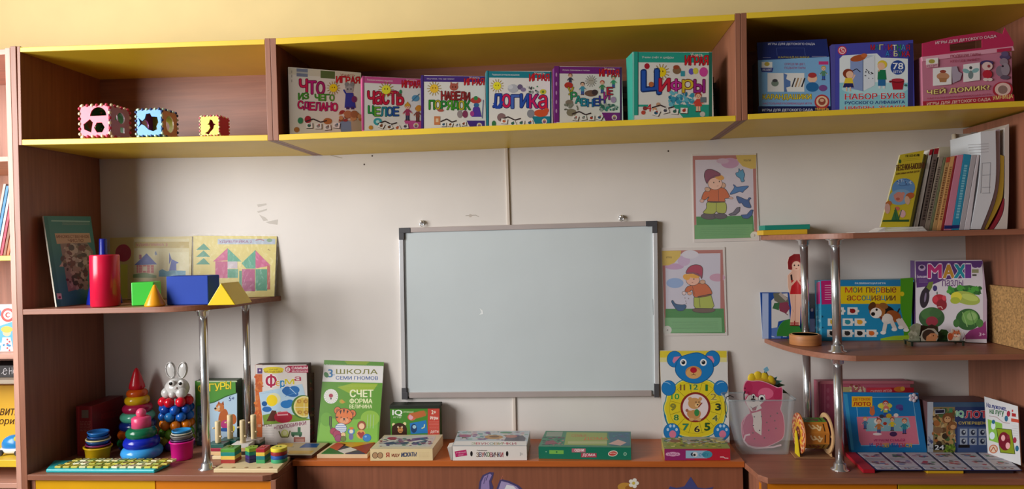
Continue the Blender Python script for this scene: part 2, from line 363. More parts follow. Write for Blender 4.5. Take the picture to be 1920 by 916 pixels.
# ================================================================ hanging cabinets
def slab(m, q, yf, yb, mt):                   # a board seen front-on: photo quad TL,TR,BR,BL pushed straight back
    fr = [at(x, y, yf) for x, y in q]; m.hexa(fr, [Vector((p.x, yb, p.z)) for p in fr], mt); return fr
def board(q, name, T, mt, yb=-.001, yf=Y1, bevel=.0012):
    m = M(); slab(m, q, yf, yb, mt); return m.build(name, T, bevel=bevel)
ZTAB = [(at(x, y, Y1).x, at(x, y, Y1).z) for x, y in ((41, 261.5), (502, 252.5), (523, 252), (1380, 216.3), (1402, 213.7), (1920, 188.4), (1990, 185))]
zt = lambda x: interp(ZTAB, x)
for nm, lab, L, Rr, tb in (
    ('wall_cabinet', 'open hanging cabinet holding the three shape sorter cubes, leftmost of three', [(31.5, 86.5), (37.5, 86.5), (41, 272), (35, 272)], [(496, 71.5), (506, 71.5), (512, 263), (502, 263.4)], None),
    ('wall_cabinet', 'long open hanging cabinet holding six board game boxes, middle of three', [(506.5, 71.5), (517, 71.2), (523, 263), (512.5, 263)], [(1378, 24.8), (1388.4, 24.3), (1390.4, 226), (1380, 227)], None),
    ('wall_cabinet', 'open hanging cabinet with blue and pink handled cartons, rightmost of three', [(1389, 24.3), (1400, 23.6), (1402, 224), (1391, 226)], [(1975, -6), (1986, -6.5), (1987, 196), (1976, 197)], None)):
    fl = at(*L[2], Y1); T = thing(nm, lab, 'cabinet', (fl.x, -.18, fl.z), 'hanging cabinets over the board')
    board(L, 'side_panel', T, WOODV); board(Rr, 'side_panel', T, WOODV)
    xl, xr = L[1][0], Rr[0][0]; xlb, xrb = L[2][0], Rr[3][0]
    TOP = [(37.5, 88.5, 97.5), (496, 73.5, 83), (517, 71.5, 83), (1378, 26.5, 38), (1400, 23.6, 34.5), (1920, -5, 6.5), (1975, -8, 3.5)]
    BOT = [(41, 261.5, 271.8), (502, 252.5, 263.3), (523, 252, 263), (1380, 216.3, 227), (1402, 213.7, 224), (1920, 188.4, 199.4), (1976, 186, 197)]
    g = lambda tab, x, k: interp([(t[0], t[k]) for t in tab], x)
    board([(xl, g(TOP, xl, 1)), (xr, g(TOP, xr, 1)), (xr, g(TOP, xr, 2)), (xl, g(TOP, xl, 2))], 'top_board', T, YEL)
    board([(xlb, g(BOT, xlb, 1)), (xrb, g(BOT, xrb, 1)), (xrb, g(BOT, xrb, 2)), (xlb, g(BOT, xlb, 2))], 'bottom_board', T, YEL)
    A, B = at(xl, g(TOP, xl, 2), Y1), at(xr, g(TOP, xr, 2), Y1); C_, D_ = at(xrb, g(BOT, xrb, 1), Y1), at(xlb, g(BOT, xlb, 1), Y1)
    for p in (A, B, C_, D_): p.y = -.006
    m = M(); m.hexa([A, B, C_, D_], [p+Vector((0, .005, 0)) for p in (A, B, C_, D_)], WOODH); m.build('back_panel', T)
# ================================================================ base cabinets and racks
ZC = -.694; ZO = ZC+.0005
def curved(name, pts, z0, z1, T, mt):
    m = M(); m.prism([(x, y, z1) for x, y in pts], (0, 0, z0-z1), mt); return m.build(name, T, bevel=.0012)
def bez(a, b, c, n=10): return [tuple((1-t)**2*a[i]+2*t*(1-t)*b[i]+t*t*c[i] for i in (0, 1)) for t in [k/n for k in range(n+1)]]
def pole(T, x, y, z0, z1):
    m = M(); m.cyl((x, y, z0), .0125, z1-z0, CHROME, 28); o = m.build('pole', T)
    for zz, s in ((z0, 1), (z1, -1)):
        f = M(); f.lathe((x, y, zz), [(.026, 0), (.026, .002), (.018, .005), (.0165, .018), (.0135, .019)], CHROME, 28, ax=(0, 0, s)); f.build('flange', o, loc=parent_loc(T))
XLT = -1.7235; XR = 1.306
def cab(name, lab, x0, x1, yf, zt_, wt, top_out, doors, group=None):
    T = thing(name, lab, 'shelf unit', ((x0+x1)/2, yf/2, FLOOR), group)
    curved('worktop', top_out, zt_-.0175, zt_, T, wt)
    for a_, b_ in ((x0, x0+.017), (x1-.017, x1)):
        m = M(); m.box((a_, yf+.012, FLOOR+.001), (b_, -.002, zt_-.0178), WOODV); m.build('side_panel', T, bevel=.001)
    m = M(); m.box((x0+.017, -.008, FLOOR+.08), (x1-.017, -.003, zt_-.018), WOODH); m.build('back_panel', T)
    m = M(); m.box((x0+.017, yf+.03, FLOOR+.001), (x1-.017, yf+.046, FLOOR+.08), WOODH); m.build('plinth', T)
    for (a_, b_, mt) in doors:
        m = M(); m.box((a_+.0015, yf+.0125, FLOOR+.082), (b_-.0015, yf+.029, zt_-.021), mt); d = m.build('door', T, bevel=.001)
        h = M(); h.tube([(a_+.03, yf+.013, -.86), (a_+.03, yf-.012, -.87), (a_+.03, yf-.012, -.95), (a_+.03, yf+.013, -.96)], .004, CHROME); h.build('door_handle', d, loc=parent_loc(T))
    return T
xe = atz(540, 880, ZC).x
dy_ = mat('e0a60c', .35); do_ = mat('d87c10', .35)
lx = at(287, 905, Y1).x; rx_ = at(514, 905, Y1).x; lx0 = at(60, 905, Y1).x
T = cab('shelf_unit', 'left wooden unit with one curved shelf on two chrome poles above yellow and orange doors', XLT, -.9188, Y1, ZC, WOODH,
    [(XLT, -.001), (XLT, Y1), (-.955, Y1), (-.932, Y1+.012), (-.922, Y1+.035), (-.918, Y1+.08), (-.918, -.001)], [(lx0, lx, dy_), (lx, rx_-.004, do_)])
m = M(); m.box((XLT-.019, Y1, FLOOR+.001), (XLT, -.001, at(20, 86.5, Y1).z), WOODV); m.build('side_panel', T, bevel=.0012)
out = [(XLT, -.001), (XLT, Y1)] + bez((-1.30, Y1), (-1.10, Y1), (-1.095, -.15), 26) + bez((-1.09, -.12), (-1.075, -.05), (-1.045, -.001), 8)
curved('curved_shelf', out, -.190, -.173, T, WOODH)
pole(T, -1.168, -.31, ZC, -.190); pole(T, at(462, 640, -.07).x, -.07, ZC, -.190)
rx0 = at(1427, 908, Y1).x; rxm = at(1687, 905, Y1).x
T = cab('shelf_unit', 'right wooden unit with two curved shelves on chrome poles above orange and yellow doors', .533, XR-.001, Y1, ZC, WOODH,
    [(.516, -.001), (.516, -.24), (.528, -.345), (.548, Y1), (XR-.001, Y1), (XR-.001, -.001)], [(rx0, rxm, do_), (rxm, XR-.018, mat('c29a08', .35))])
m = M(); m.box((XR, -.62, FLOOR+.001), (XR+.018, -.001, at(1806, 242.5, 0).z), WOODV); m.build('side_panel', T)
def rshelf(xe, pull): return [(XR, -.001), (xe, -.001)] + bez((xe, -.002), pull, (.80, Y1), 30) + [(XR, Y1)]
curved('curved_shelf', rshelf(.645, (.655, -.33)), -.0135, .0025, T, WOODH); curved('curved_shelf', rshelf(.649, (.655, -.32)), -.362, -.346, T, WOODH)
P1, P2 = (.777, -.3), (at(1508, 500, -.078).x, -.078)
for (x, y) in (P1, P2): pole(T, x, y, -.346, -.0135); pole(T, x, y, ZC, -.362)
# long low bench between them
YM = -.245; OT = mat('c0642a', .33, grain=.08, gscale=(.7, 10, 10)); ZM = -.689
T = thing('bench_cabinet', 'long low cabinet with orange worktop under the whiteboard', 'cabinet', (-.2, YM/2, FLOOR))
m = M(); m.box((-.915, YM, ZM-.018), (.5155, -.001, ZM), OT); m.build('worktop', T, bevel=.0012)
m = M(); m.box((-.905, YM+.012, FLOOR+.001), (.512, YM+.028, ZM-.0182), mat('92583f', .45, grain=.13, gscale=(16, 16, .5))); fp = m.build('front_panel', T)
a = Art((0, YM+.012, 0), (0, -1, 0), lift=.0005)
a.poly([(897, 918), (899, 902), (905, 890), (918, 884), (926, 885), (924, 895), (921, 902), (925, 912), (924, 918)], '4c4470'); a.poly([(901, 918), (903, 902), (908, 892), (919, 887), (922, 890), (917, 901), (918, 918)], '9a86b8')
a.line([(911, 900), (915, 890)], 1.5, '4c4470'); a.line([(907, 906), (910, 894)], 1.3, '4c4470')
a.poly([(930, 918), (938, 897), (943, 898), (955, 901), (972, 909), (982, 918)], '4c4470'); a.poly([(934, 918), (940, 901), (952, 904), (968, 911), (975, 918)], 'a99ac4'); a.poly([(945, 918), (950, 908), (962, 910), (970, 918)], 'e8e6ea'); a.line([(939, 899), (943, 891)], 1.2, 'c0705a')
a.done(fp, 'animal_sticker')
a = Art((0, YM+.012, 0), (0, -1, 0), lift=.0005)
a.ell(1172, 912, 14, 8, 'c8923e'); a.ell(1180, 914, 8, 5, 'a86a2a')
for i in range(5): a.ell(1188+6*math.cos(i*1.257), 905+6*math.sin(i*1.257), 4, 3.6, 'f0ece0')
a.ell(1188, 905, 3, 3, 'd8c050'); a.done(fp, 'flower_sticker')
a = Art((0, YM+.012, 0), (0, -1, 0), lift=.0005)
a.poly([(1252, 918), (1256, 911), (1268, 914), (1283, 911), (1295, 893), (1308, 913), (1322, 915), (1338, 912), (1332, 920)], '4a4e86'); a.done(fp, 'star_sticker')
# ================================================================ shape sorter cubes, left hanging cabinet
def plast(c, r=.35, **k): return mat(c, r, **k)
def sorter(label, px0, px1, y, cf, cs, ct, holes, sholes, teeth, left=None):
    A = at(px0, 230, y); B = at(px1, 230, y); w_ = B.x-A.x; z = zt(A.x); h = w_/2; cx = A.x+h
    T = thing('shape_sorter_cube', label, 'toy cube', (cx, y+h, z), 'shape sorter cubes'); t = .004; g = .92
    out = rrect(-g, -g, g, g, .22)
    X, Y, Z = Vector((h, 0, 0)), Vector((0, h, 0)), Vector((0, 0, h)); c = Vector((cx, y+h, z+h*1.08))
    for nm, o, ax, ay, az, col, hl in (('front_face', c-Y*.98, X, Z, (0, t, 0), cf, holes), ('side_face', c+X*.98, Y, Z, (-t, 0, 0), cs, sholes), ('top_face', c+Z*.96, X, Y, (0, 0, -t), ct, [circ(0, 0, .3)]),
                                       ('back_face', c+Y*.98, X, Z, (0, -t, 0), ct, [circ(0, 0, .4)]), ('side_face', c-X*.98, Y, Z, (t, 0, 0), left or ct, [circ(0, 0, .4)]), ('bottom_face', c-Z*.96, X, Y, (0, 0, t), cf, [])):
        m = M(); plate(m, out, hl, o, ax, ay, az, plast(col, .3)); m.build(nm, T, bevel=.0008)
    for q, tc in enumerate(teeth):
        m = M()
        for sx in (-1, 1):
            for i in range(6):
                if i % 2 != q: continue
                v = -.78+1.56*i/5
                for P in (c-Y*.95+X*sx*.97+Z*v, c-Y*.95+Z*sx*.95+X*v, c+Y*.95+X*sx*.97+Z*v, c+X*.97+Z*sx*.95+Y*v, c-X*.97+Z*sx*.95+Y*v): m.ball(P, h*.105, plast(tc), n=10)
        m.build('edge_teeth', T)['kind'] = 'stuff'
semi = lambda x, y, r: circ(x, y, r, n=12, a0=0, a1=180)
hexa_ = lambda x, y, r: circ(x, y, r, n=6)
fish = [(-.78, .35), (-.5, .12), (-.3, .3), (-.2, .62), (.1, .66), (.2, .42), (.62, .38), (.7, 0), (.55, -.3), (.62, -.5), (.3, -.62), (-.05, -.5), (-.35, -.2), (-.55, -.1), (-.8, -.3), (-.66, 0)]
dolph = [(.05, .62), (.3, .5), (.42, .2), (.66, .1), (.45, .02), (.38, -.3), (.05, -.62), (-.1, -.85), (-.5, -.7), (-.2, -.55), (.05, -.2), (-.02, .1), (-.2, .1), (-.05, .28)]
sorter('pink and lilac shape sorter cube with half round and polygon holes, leftmost cube', 148, 206, -.365, 'e8506e', 'b9a0ac', '3f7a3c', [semi(.25, .3, .52), hexa_(.3, -.42, .34), [(-.72, -.2), (-.3, .1), (-.12, -.1), (-.25, -.7), (-.68, -.5)]], [circ(.1, .3, .35), [(-.5, .1), (-.3, .5), (-.15, .1)], [(0, -.6), (.4, -.6), (.4, -.25), (0, -.25)]], ('f0e0b8', 'd03a58'))
sorter('blue shape sorter cube with a fish shaped hole beside the pink cube', 254, 304, -.36, '2a94dc', 'c9b184', 'c8c040', [fish], [circ(0, 0, .5, .62, 14)], ('bfe0c8', '2c4a80'), left='8a3a90')
sorter('small yellow shape sorter cube with a dolphin hole and crimson side', 374, 411, -.355, 'e4e04a', 'c02a50', 'e070a0', [dolph], [], ('f0e8b0', 'e86a80'))
# ================================================================ board game boxes, middle hanging cabinet
def ubox(label, TL, TR, yl, dep, side, name='game_box', cat='box', group=None, face='e6e1d8', yr=None, **k):
    z0 = at(TL[0], TL[1], yl).z
    yr = atz(TR[0], TR[1], z0).y if yr is None else yr
    return gbox(name, label, cat, (TL[0], TL[1]), (TR[0], TR[1]), TL, zt, yl, yr, dep, side, group=group, face=face, **k)
GA = 'learning games in the long cabinet'
def series(a, x0, x1, yt, yb, band, dyt, fold=0, bh=12, tx='Развиваем внимание и мышление'):
    W = x1-x0
    a.rect(x0, yt, x1, yt+bh, band, dy=dyt); a.text(tx, x0+W*.05, yt+bh*.38, x0+W*.5, yt+bh*.66, 'e8dcd8', dy=dyt*.5, bold=0)
    if fold: a.rect(x0-fold, yt-1, x0, yb+4, band, dx=0); a.rect(x0-1.2, yt-1, x0-.2, yb+4, '2a2030')
    a.poly([(x0+W*.70, yb-14), (x1, yb-14), (x1, yb+5), (x0+W*.78, yb+5)], band)
    a.letters('ИгрАЯ', x0+W*.66, yt+bh*.35+dyt*.66, x1-1, yt+bh+5+dyt*.66, ['d8262c', 'c81e30'], dy=dyt*.3, out='6a1018')
    a.text('Учись', x0+W*.74, yt+1+dyt*.8, x1-W*.08, yt+bh*.4+dyt*.8, 'f0d0c0')
    a.ell(x0+W*.91, yb-5, 5, 5, 'e8d8d0'); a.ell(x0+W*.91, yb-4, 3, 3, '8a5a7a'); a.ell(x0+W*.91, yb-7, 2.4, 1.6, 'c8a050')
    a.k += .000004
PU = ['b03a28', '7a4a2a', '3a6a5a', '4a4a58', '9a9490', 'c86a40', '2a5a7a']
def puzz(a, x0, y0, x1, y1, sd):
    g = random.Random(sd); n = 4; w_ = (x1-x0)/n
    a.line([(x0, y0+6), (x0+w_*.9, y0+1), (x0+w_*1.7, y0+7), (x0+w_*2.4, y0+4)], 2.2, '3a2a2c')
    for i in range(n):
        cx, cy = x0+w_*(i+.45), (y0+y1)/2+g.uniform(-2, 3); r = w_*.48; t = g.uniform(-.5, .5)
        q = [(cx+r*1.1*math.cos(t+k*math.pi/2+.7), cy+r*.85*math.sin(t+k*math.pi/2+.7)) for k in range(4)]
        a.poly([(x+1, y+1) for x, y in q], '2e2228'); a.poly(q, 'efe9e2'); a.ell(cx, cy, r*.42, r*.36, g.choice(PU)); a.ell(cx+r*.2, cy-r*.3, r*.2, r*.2, g.choice(PU))
# 1
a = ubox('cream box with pink letters ЧТО and a blue coated mouse, first at the left', (540, 125.5), (676.5, 136.4), -.345, .03, mat('6b5a52', .6), group=GA, face='e2dccc')
a.rect(541, 127, 677, 139, 'd4ccb4', dy=10); a.rect(556, 128, 577, 143, '7a8296', dy=1.5); a.rect(601, 132, 628, 146, '5c6c3a', dy=2)
a.rect(556, 134, 577, 137, 'b8b8b0', dy=1.5)
a.poly([(642, 258), (634, 226), (680, 222), (681, 258)], 'b8a484'); a.poly([(642, 258), (636, 230), (646, 224), (658, 228), (660, 258)], '7a90a8')
for x, y, r in ((547, 132, .8), (547, 140, .8), (547, 149, .8)): a.line([(x, y), (x, y+5)], .8, '4a4040')
a.letters('ИгРАЯ', 630, 143, 675, 155, ['d8262c', 'c81e30'], dy=2, out='7a1018'); a.text('Учись', 638, 138, 665, 143, 'a85040')
a.letters('ЧТО', 561, 148, 609, 172, ['d81e4e', 'c01e78', 'b01e6a'], dy=5, out='7a1040')
a.letters('ИЗ', 559, 174, 579, 186, ['4a9a2c'], out='2a5a1c'); a.letters('ЧЕГО', 590, 176, 627, 188, ['4a9a2c', '68a83a'], dy=2, out='2a5a1c')
a.letters('СДЕЛАНО', 558, 189, 633, 204, ['d81e5a', 'c8206a'], dy=5, out='7a1040')
a.sun(625, 165, 7.5)
a.ell(655, 163, 8, 6, '9a9a98'); a.ell(650, 158, 4, 4, '8a8a88'); a.ell(660, 158, 4, 4, '8a8a88'); a.ell(655, 168, 7, 7, 'a8a8a4'); a.ell(652, 167, 1.2, 1.6, '202020'); a.ell(658, 167, 1.2, 1.6, '202020')
a.poly([(648, 174), (662, 174), (667, 202), (646, 202)], '2c3c96'); a.line([(649, 176), (644, 168)], 3, '2c3c96'); a.ell(664, 186, 5, 6, '7a3060'); a.rect(649, 200, 655, 205, '3a2a60'); a.rect(658, 200, 664, 205, '3a2a60')
a.scatter(636, 210, 676, 226, ['b06a3a', 'a03a30', '8a5a3a', 'c8905a'], 26, 5, 5); a.ell(652, 214, 7, 7, 'b4774a'); a.ell(664, 214, 7, 7, 'a5683e')
a.ell(563, 226, 5, 6, '3c8a5a'); a.ell(577, 224, 6, 7, 'b02838'); a.ell(614, 227, 8, 6, 'b8703a'); a.ell(556, 243, 5, 5, 'b0763a')
puzz(a, 572, 222, 640, 250, 3); a.done(a.T)
# 2
a = ubox('pink banded box with red word ЧАСТЬ and a clown, second from the left', (679, 142.5), (789.5, 148), -.34, .05, mat('c45a88', .5), group=GA)
series(a, 683, 789.5, 143, 240, 'c8508a', 5, 4)
a.letters('Часть', 689, 170, 757, 194, ['d01e3c', 'c81e44'], dy=3, out='7a1028'); a.letters('ЦЕЛОЕ', 690, 199, 748, 216, ['2e9a3c', '6aa82c', '2a8a9a', '2a5a9c', '2a4a9c'], dy=2, out='1a4a3a')
a.sun(724, 168, 8.5, c='f0e83a'); a.ell(748, 178, 5, 4, '8a3a3a'); a.ell(751, 172, 2.5, 4, '3a8a5a'); a.ell(779, 184, 7, 6, '5a98b8'); a.line([(772, 190), (786, 176)], 1.5, '3a6a8a')
a.kid(764, 226, 32, hair='b06a2a', top='a83a5a', legs='3a3a5a'); a.poly([(758, 199), (764, 190), (770, 199)], 'd8a030'); a.kid(783, 228, 28, hair='a04a1a', top='8a4a3a', legs='703a2a'); a.ell(785, 203, 6, 6, 'd8902c')
a.ell(708, 228, 8, 7, '3aa0a8'); a.ell(708, 228, 3.5, 3, 'bfe0dc'); a.ell(695, 239, 4, 4, 'd0902c'); puzz(a, 708, 226, 768, 247, 8); a.done(a.T)
# 3
a = ubox('dark purple banded box with green word ПОРЯДОК, third from the left', (789.5, 141), (909, 143), -.34, .05, mat('3a2a5a', .5), group=GA)
series(a, 795, 909, 142, 240, '4a2f7e', 1, 5.5, bh=11, tx='Изучаем, что где лежит')
a.sun(814, 166, 8, c='f0c03a'); a.ell(851, 163, 8, 7, 'b05a4a'); a.poly([(844, 160), (845, 153), (849, 157)], 'b05a4a'); a.poly([(854, 157), (859, 154), (858, 161)], 'b05a4a'); a.ell(849, 163, 1, 1.4, '201010'); a.ell(854, 163, 1, 1.4, '201010')
a.letters('НАВЕДИ', 827, 171, 881, 187, ['a83030', '8a2a2a'], dy=2, out='5a1818'); a.letters('ПОРЯДОК', 804, 189, 882, 206, ['3a9a2c', 'c8b02c', '2e8a3c', '5aa82c'], out='1a4a1a')
a.ell(892, 188, 10, 6, 'c04038'); a.ell(892, 184, 4, 4, '3a8a4a'); a.poly([(884, 219), (887, 202), (893, 197), (899, 202), (903, 219)], '5a3a9a'); a.ell(893, 197, 5, 4, '3a6a9a'); a.line([(906, 187), (904, 222)], 1.6, '6a6a90'); a.ell(885, 213, 4, 5, 'b0408a')
a.rect(814, 218, 825, 234, 'd08050'); a.rect(817, 222, 822, 229, 'e8c8a0'); a.ell(862, 214, 5, 7, '9a8a8a'); a.ell(872, 214, 5, 7, '8a3a5a'); a.ell(826, 207, 6, 2.5, 'b05a4a'); puzz(a, 826, 222, 876, 244, 11); a.done(a.T)
# 4
a = ubox('teal banded box with blue and red word ЛОГИКА, fourth from the left', (911, 133.4), (1034, 133.6), -.335, .03, mat('2a7a86', .5), group=GA)
series(a, 917, 1031, 133.4, 232, '1f7f8c', 1, 5.5, bh=12, tx='Развиваем логическое мышление')
a.rect(1031, 134, 1034, 240, '17525c')
a.sun(932, 161, 7.5, c='f0e42c'); a.ell(962, 166, 10, 8, 'b8b8bc'); a.ell(957, 163, 5, 4, 'd0d0d2'); a.ell(975, 163, 5, 5, '6a5a7a'); a.ell(981, 168, 5, 4, '8a7a9a'); a.scatter(987, 162, 1008, 178, ['3a8a5a', '4a4a4a', 'e0e0e0', '9a9a98'], 22, 3, 4); a.ell(1018, 172, 6, 5, 'd0c838'); a.ell(1018, 172, 2.5, 2.5, '6a8a2a')
a.letters('Логика', 924, 177, 1026, 202, ['2448a8', 'd81e4e', '4a6ab8', '2a50a8', 'c81e60', 'd81e3c'], out='1a2a6a'); a.poly([(924, 193), (929, 193), (933, 199), (938, 190), (944, 190), (938, 204), (929, 204)], '2448a8')
a.ell(1014, 212, 13, 7, 'd0562c'); a.ell(1024, 207, 5, 5, 'd0562c'); a.ell(995, 213, 7, 8, '8a8a90'); a.ell(940, 220, 8, 8, '8a6a6a'); a.ell(926, 232, 4, 6, '3a7a4a'); puzz(a, 938, 218, 1002, 239, 14); a.done(a.T)
# 5
a = ubox('magenta purple banded box with an arc of green letters, fifth from the left', (1041, 124), (1166, 126), -.34, .04, mat('6a2a72', .5), group=GA)
series(a, 1049, 1162, 124.8, 225, '7a2a7c', 1.2, 10, bh=13, tx='Играем, сравниваем и считаем')
a.rect(1162, 126, 1166, 236, '4c1a52')
for i in range(5): a.ell(1043, 140+i*17, 1.4, 4, 'c89ac0')
a.sun(1108, 152, 6.5, c='b8b0a0', c2='6a6258')
for x, y, h_, hc, tc in ((1092, 178, 24, '3a2a20', '4a9ab0'), (1129, 175, 24, 'c0402c', '4a8a5a'), (1069, 160, 22, '8a4a2a', '3a3a48'), (1150, 165, 22, '3a7a4a', '3a9a6a')): a.kid(x, y, h_, hair=hc, top=tc)
a.ell(1066, 160, 8, 6, 'c03a2c'); a.ell(1108, 175, 12, 6, '7a5a4a'); a.ell(1115, 173, 6, 5, '4a3a3a')
for i, ch in enumerate('УРАВНЕНИЕ'):
    t = math.radians(160-140*i/8); x = 1107-40*math.cos(math.pi-t); y = 160+34*math.sin(t); a.text(ch, 1107+39*math.cos(t)-6, y-8, 1107+39*math.cos(t)+5, y+6, ['c8b02c', '3a9a5a', '2a9a8a', '2a8aa0', '2a7ab0', '2a4aa0', '4a3a9a', 'b02a8a', 'c82a3c'][i], out='1a3a3a', bold=.05)
a.ell(1067, 192, 7, 5, '8a7a68'); a.ell(1150, 187, 5, 6, 'b090b0'); a.ell(1071, 211, 9, 7, '8a8068'); a.scatter(1122, 196, 1158, 206, ['3a6a5a', '5a6a6a', '3a8a7a', 'a0a8a0'], 34, 3.4, 6); a.scatter(1058, 196, 1084, 206, ['6a6a5a', '8a8a7a'], 14, 3, 8); puzz(a, 1072, 208, 1132, 232, 19); a.done(a.T)
# 6
a = ubox('tall turquoise box with big word ЦИФРЫ, rightmost of the row', (1185.5, 97.4), (1335, 97.7), -.345, .07, mat('2f9a86', .5), group=GA)
series(a, 1197, 1329, 97.8, 212, '2aa08a', .8, 11, bh=19, tx='Учим счёт и цифры')
a.rect(1186, 98, 1189, 225, '7fd0c0'); a.rect(1329, 98, 1335, 222, '1c6a58'); a.poly([(1260, 196), (1329, 196), (1329, 222), (1282, 222)], '2aa08a'); a.rect(1197, 196, 1215, 200, '2aa08a')
a.ell(1213, 124, 5, 5.5, 'b02030'); a.sun(1240, 135, 9); a.ell(1269, 132, 8, 7, '8a6a4a'); a.ell(1268, 126, 6, 4, 'a04a30'); a.rect(1276, 133, 1284, 143, '3a9aa8'); a.ell(1296, 134, 5, 6, '6a5ac0'); a.ell(1304, 133, 5, 6, 'd8d04a'); a.ell(1319, 135, 8, 9, 'd0489a')
a.text('Ц', 1204, 133, 1238, 178, '2a58b0', out='16306a', bold=.05, dy=-3); a.ell(1221, 158, 5, 5, 'c06a3a')
a.letters('ифры', 1235, 146, 1322, 170, ['d0263c', 'c8309a', 'd8c02c', '9a2a8a'], dy=3, out='6a1030')
a.scatter(1254, 172, 1300, 196, ['3a98b0', '2a7a98', '6ab8c8'], 60, 4, 9, dy=2); a.kid(1309, 210, 36, hair='b03a2c', top='d04a3c', legs='3a8a5a', dress=True); a.rect(1313, 182, 1324, 192, '6a7a80'); a.text('4', 1212, 195, 1221, 209, 'c8202c')
for x, y, c in ((1206, 211, 'c04a3a'), (1227, 205, 'd8a07a'), (1209, 203, '8a3a3a'), (1234, 196, 'c89a7a')): a.ell(x, y, 4, 4, c)
puzz(a, 1222, 196, 1292, 222, 23); a.ell(1317, 214, 5, 5, 'c8c8c0'); a.done(a.T)
# flat boxes stacked behind them
zz = zt(at(1250, 215, -.16).x)+.0005; cols = ['2e2a2c', '4a4640', '26332c', '5a5650', '32302c', '3e4a44', '2a2628', '4e463c']; top = at(1180, 150, -.17).z; n = 8; hh = (top-zz)/n
for i in range(n):
    m = M(); x0, x1 = at(1150+random.uniform(-3, 3), 180, -.17).x, at(1343+random.uniform(-4, 2), 180, -.17).x
    m.box((x0, -.17+random.uniform(-.004, .004), zz+i*hh+.0003), (x1, -.03, zz+(i+1)*hh-.0006), mat(cols[i], .6)); c = Vector(((x0+x1)/2, -.1, zz+i*hh))
    tag(m.build('flat_box', loc=c, bevel=.001), '%s flat box in the dark stack behind the tall turquoise box' % ('bottom', 'second from bottom', 'third from bottom', 'fourth from bottom', 'fourth from top', 'third from top', 'second from top', 'topmost')[i], 'box', 'flat boxes stacked behind the turquoise box')
# ================================================================ right hanging cabinet
a = ubox('light blue carton with navy carry flap and word КАРАНДАШИКИ', (1421, 113), (1555, 112), -.33, .06, mat('6a5848', .6), name='handled_carton', cat='carton', group='game cartons of the right cabinet', face='7fb0d8', yr=-.325)
f = a.corners; m = M(); P = [f[0], f[1], f[1]+Vector((-.004, .006, .054)), f[0]+Vector((0, .006, .054))]
m.hexa(P, [p+Vector((0, .003, 0)) for p in P], mat('1c2a6a', .5)); m.build('carry_flap', a.T)
a.rect(1421, 199, 1558, 215, '1a2050'); a.text('ИГРЫ ДЛЯ ДЕТСКОГО САДА', 1429, 204, 1524, 209.5, 'e8e8f0', dy=-.5, bold=.03)
a.rect(1428, 116, 1448, 128, 'f0f0e8'); a.ell(1438, 120, 5, 4, 'c8b04a'); a.poly([(1426, 127), (1450, 127), (1448, 135), (1428, 135)], '2a3a8a'); a.text('РАЗ-ВИТ', 1430, 128.5, 1447, 133, 'f0f0f0')
a.text('ОПРЕДЕЛИ ЦВЕТ,', 1471, 118, 1510, 123, 'a03a6a'); a.text('ПОДБЕРИ ПАРЫ', 1471, 125, 1510, 130, 'a03a6a'); a.rect(1535, 115, 1553, 121, 'c83a7a')
a.rect(1439, 137, 1508, 172, 'e8e6e0'); a.ell(1453, 156, 7, 6, '7a8a7a'); a.ell(1453, 151, 5, 3, '4a4a4a'); a.poly([(1469, 137), (1476, 140), (1474, 148), (1482, 152), (1482, 162), (1474, 164), (1476, 172), (1470, 172)], '5a7ab0')
for i, c in enumerate(('3a3a40', 'a07a50', 'd8c0a0', '202028')): a.line([(1485+i*6, 163), (1491+i*6, 146)], 2.6, c)
a.kid(1544, 150, 26, hair='c8a83a', top='5a8a6a'); a.ell(1523, 147, 9, 8, 'f0c0a0'); a.ell(1523, 141, 8, 5, 'b03a3a'); a.ell(1523, 163, 12, 9, '2a6aa0'); a.ell(1543, 165, 8, 6, '7a4a8a')
a.text('КАРАНДАШИКИ', 1430, 177, 1521, 188, 'f0d838', dy=-.5, out='6a4a10', ow=.05, bold=.03); a.text('НАСТОЛЬНАЯ РАЗВИВАЮЩАЯ ИГРА', 1430, 192, 1522, 196.5, 'c0306a', bold=0)
a.ell(1541, 191, 14, 14, 'b83a3a'); a.ell(1541, 190, 11, 10, 'e8c8a0'); a.ell(1541, 190, 7, 7, '9a4a3a'); a.ell(1541, 188, 4, 3, 'e0b090'); a.text('УМНИЦА', 1528, 202, 1554, 208, 'f0c050'); a.done(a.T)
b = Art(P[0], (P[1]-P[0]).cross(P[3]-P[0])); b.text('ИГРЫ ДЛЯ ДЕТСКОГО САДА', 1440, 80.5, 1528, 85, 'e0e0ec', bold=.03); b.line([(1456, 90), (1457, 104)], 1, '4a5a9a'); b.line([(1508, 90), (1510, 104)], 1, '4a5a9a'); b.line([(1457, 90), (1508, 90)], 1, '3a4a8a')
b.text('КАРАНДАШИКИ', 1459, 105.5, 1517, 110, 'b8a83a'); b.line([(1430, 108), (1445, 108)], 1, '8a8aa8'); b.line([(1522, 106), (1550, 106)], 1, '8a8aa8'); b.done(a.T, 'printed_flap')
a = ubox('violet box of magnetic letters with 78 in a blue disc', (1559, 83.5), (1712, 80), -.335, .06, mat('3c3470', .5), name='letters_box', cat='box', face='4a4aa8', yr=-.335)
a.poly([(1574, 110), (1580, 104), (1644, 100), (1652, 108), (1702, 110), (1702, 210), (1574, 210)], 'e6ecec'); a.rect(1574, 155, 1702, 210, '8cc8d4'); a.ell(1640, 166, 62, 12, 'b4dce0')
a.rect(1703, 81, 1712, 215, '33306e'); a.rect(1559, 84, 1566, 215, '55529c')
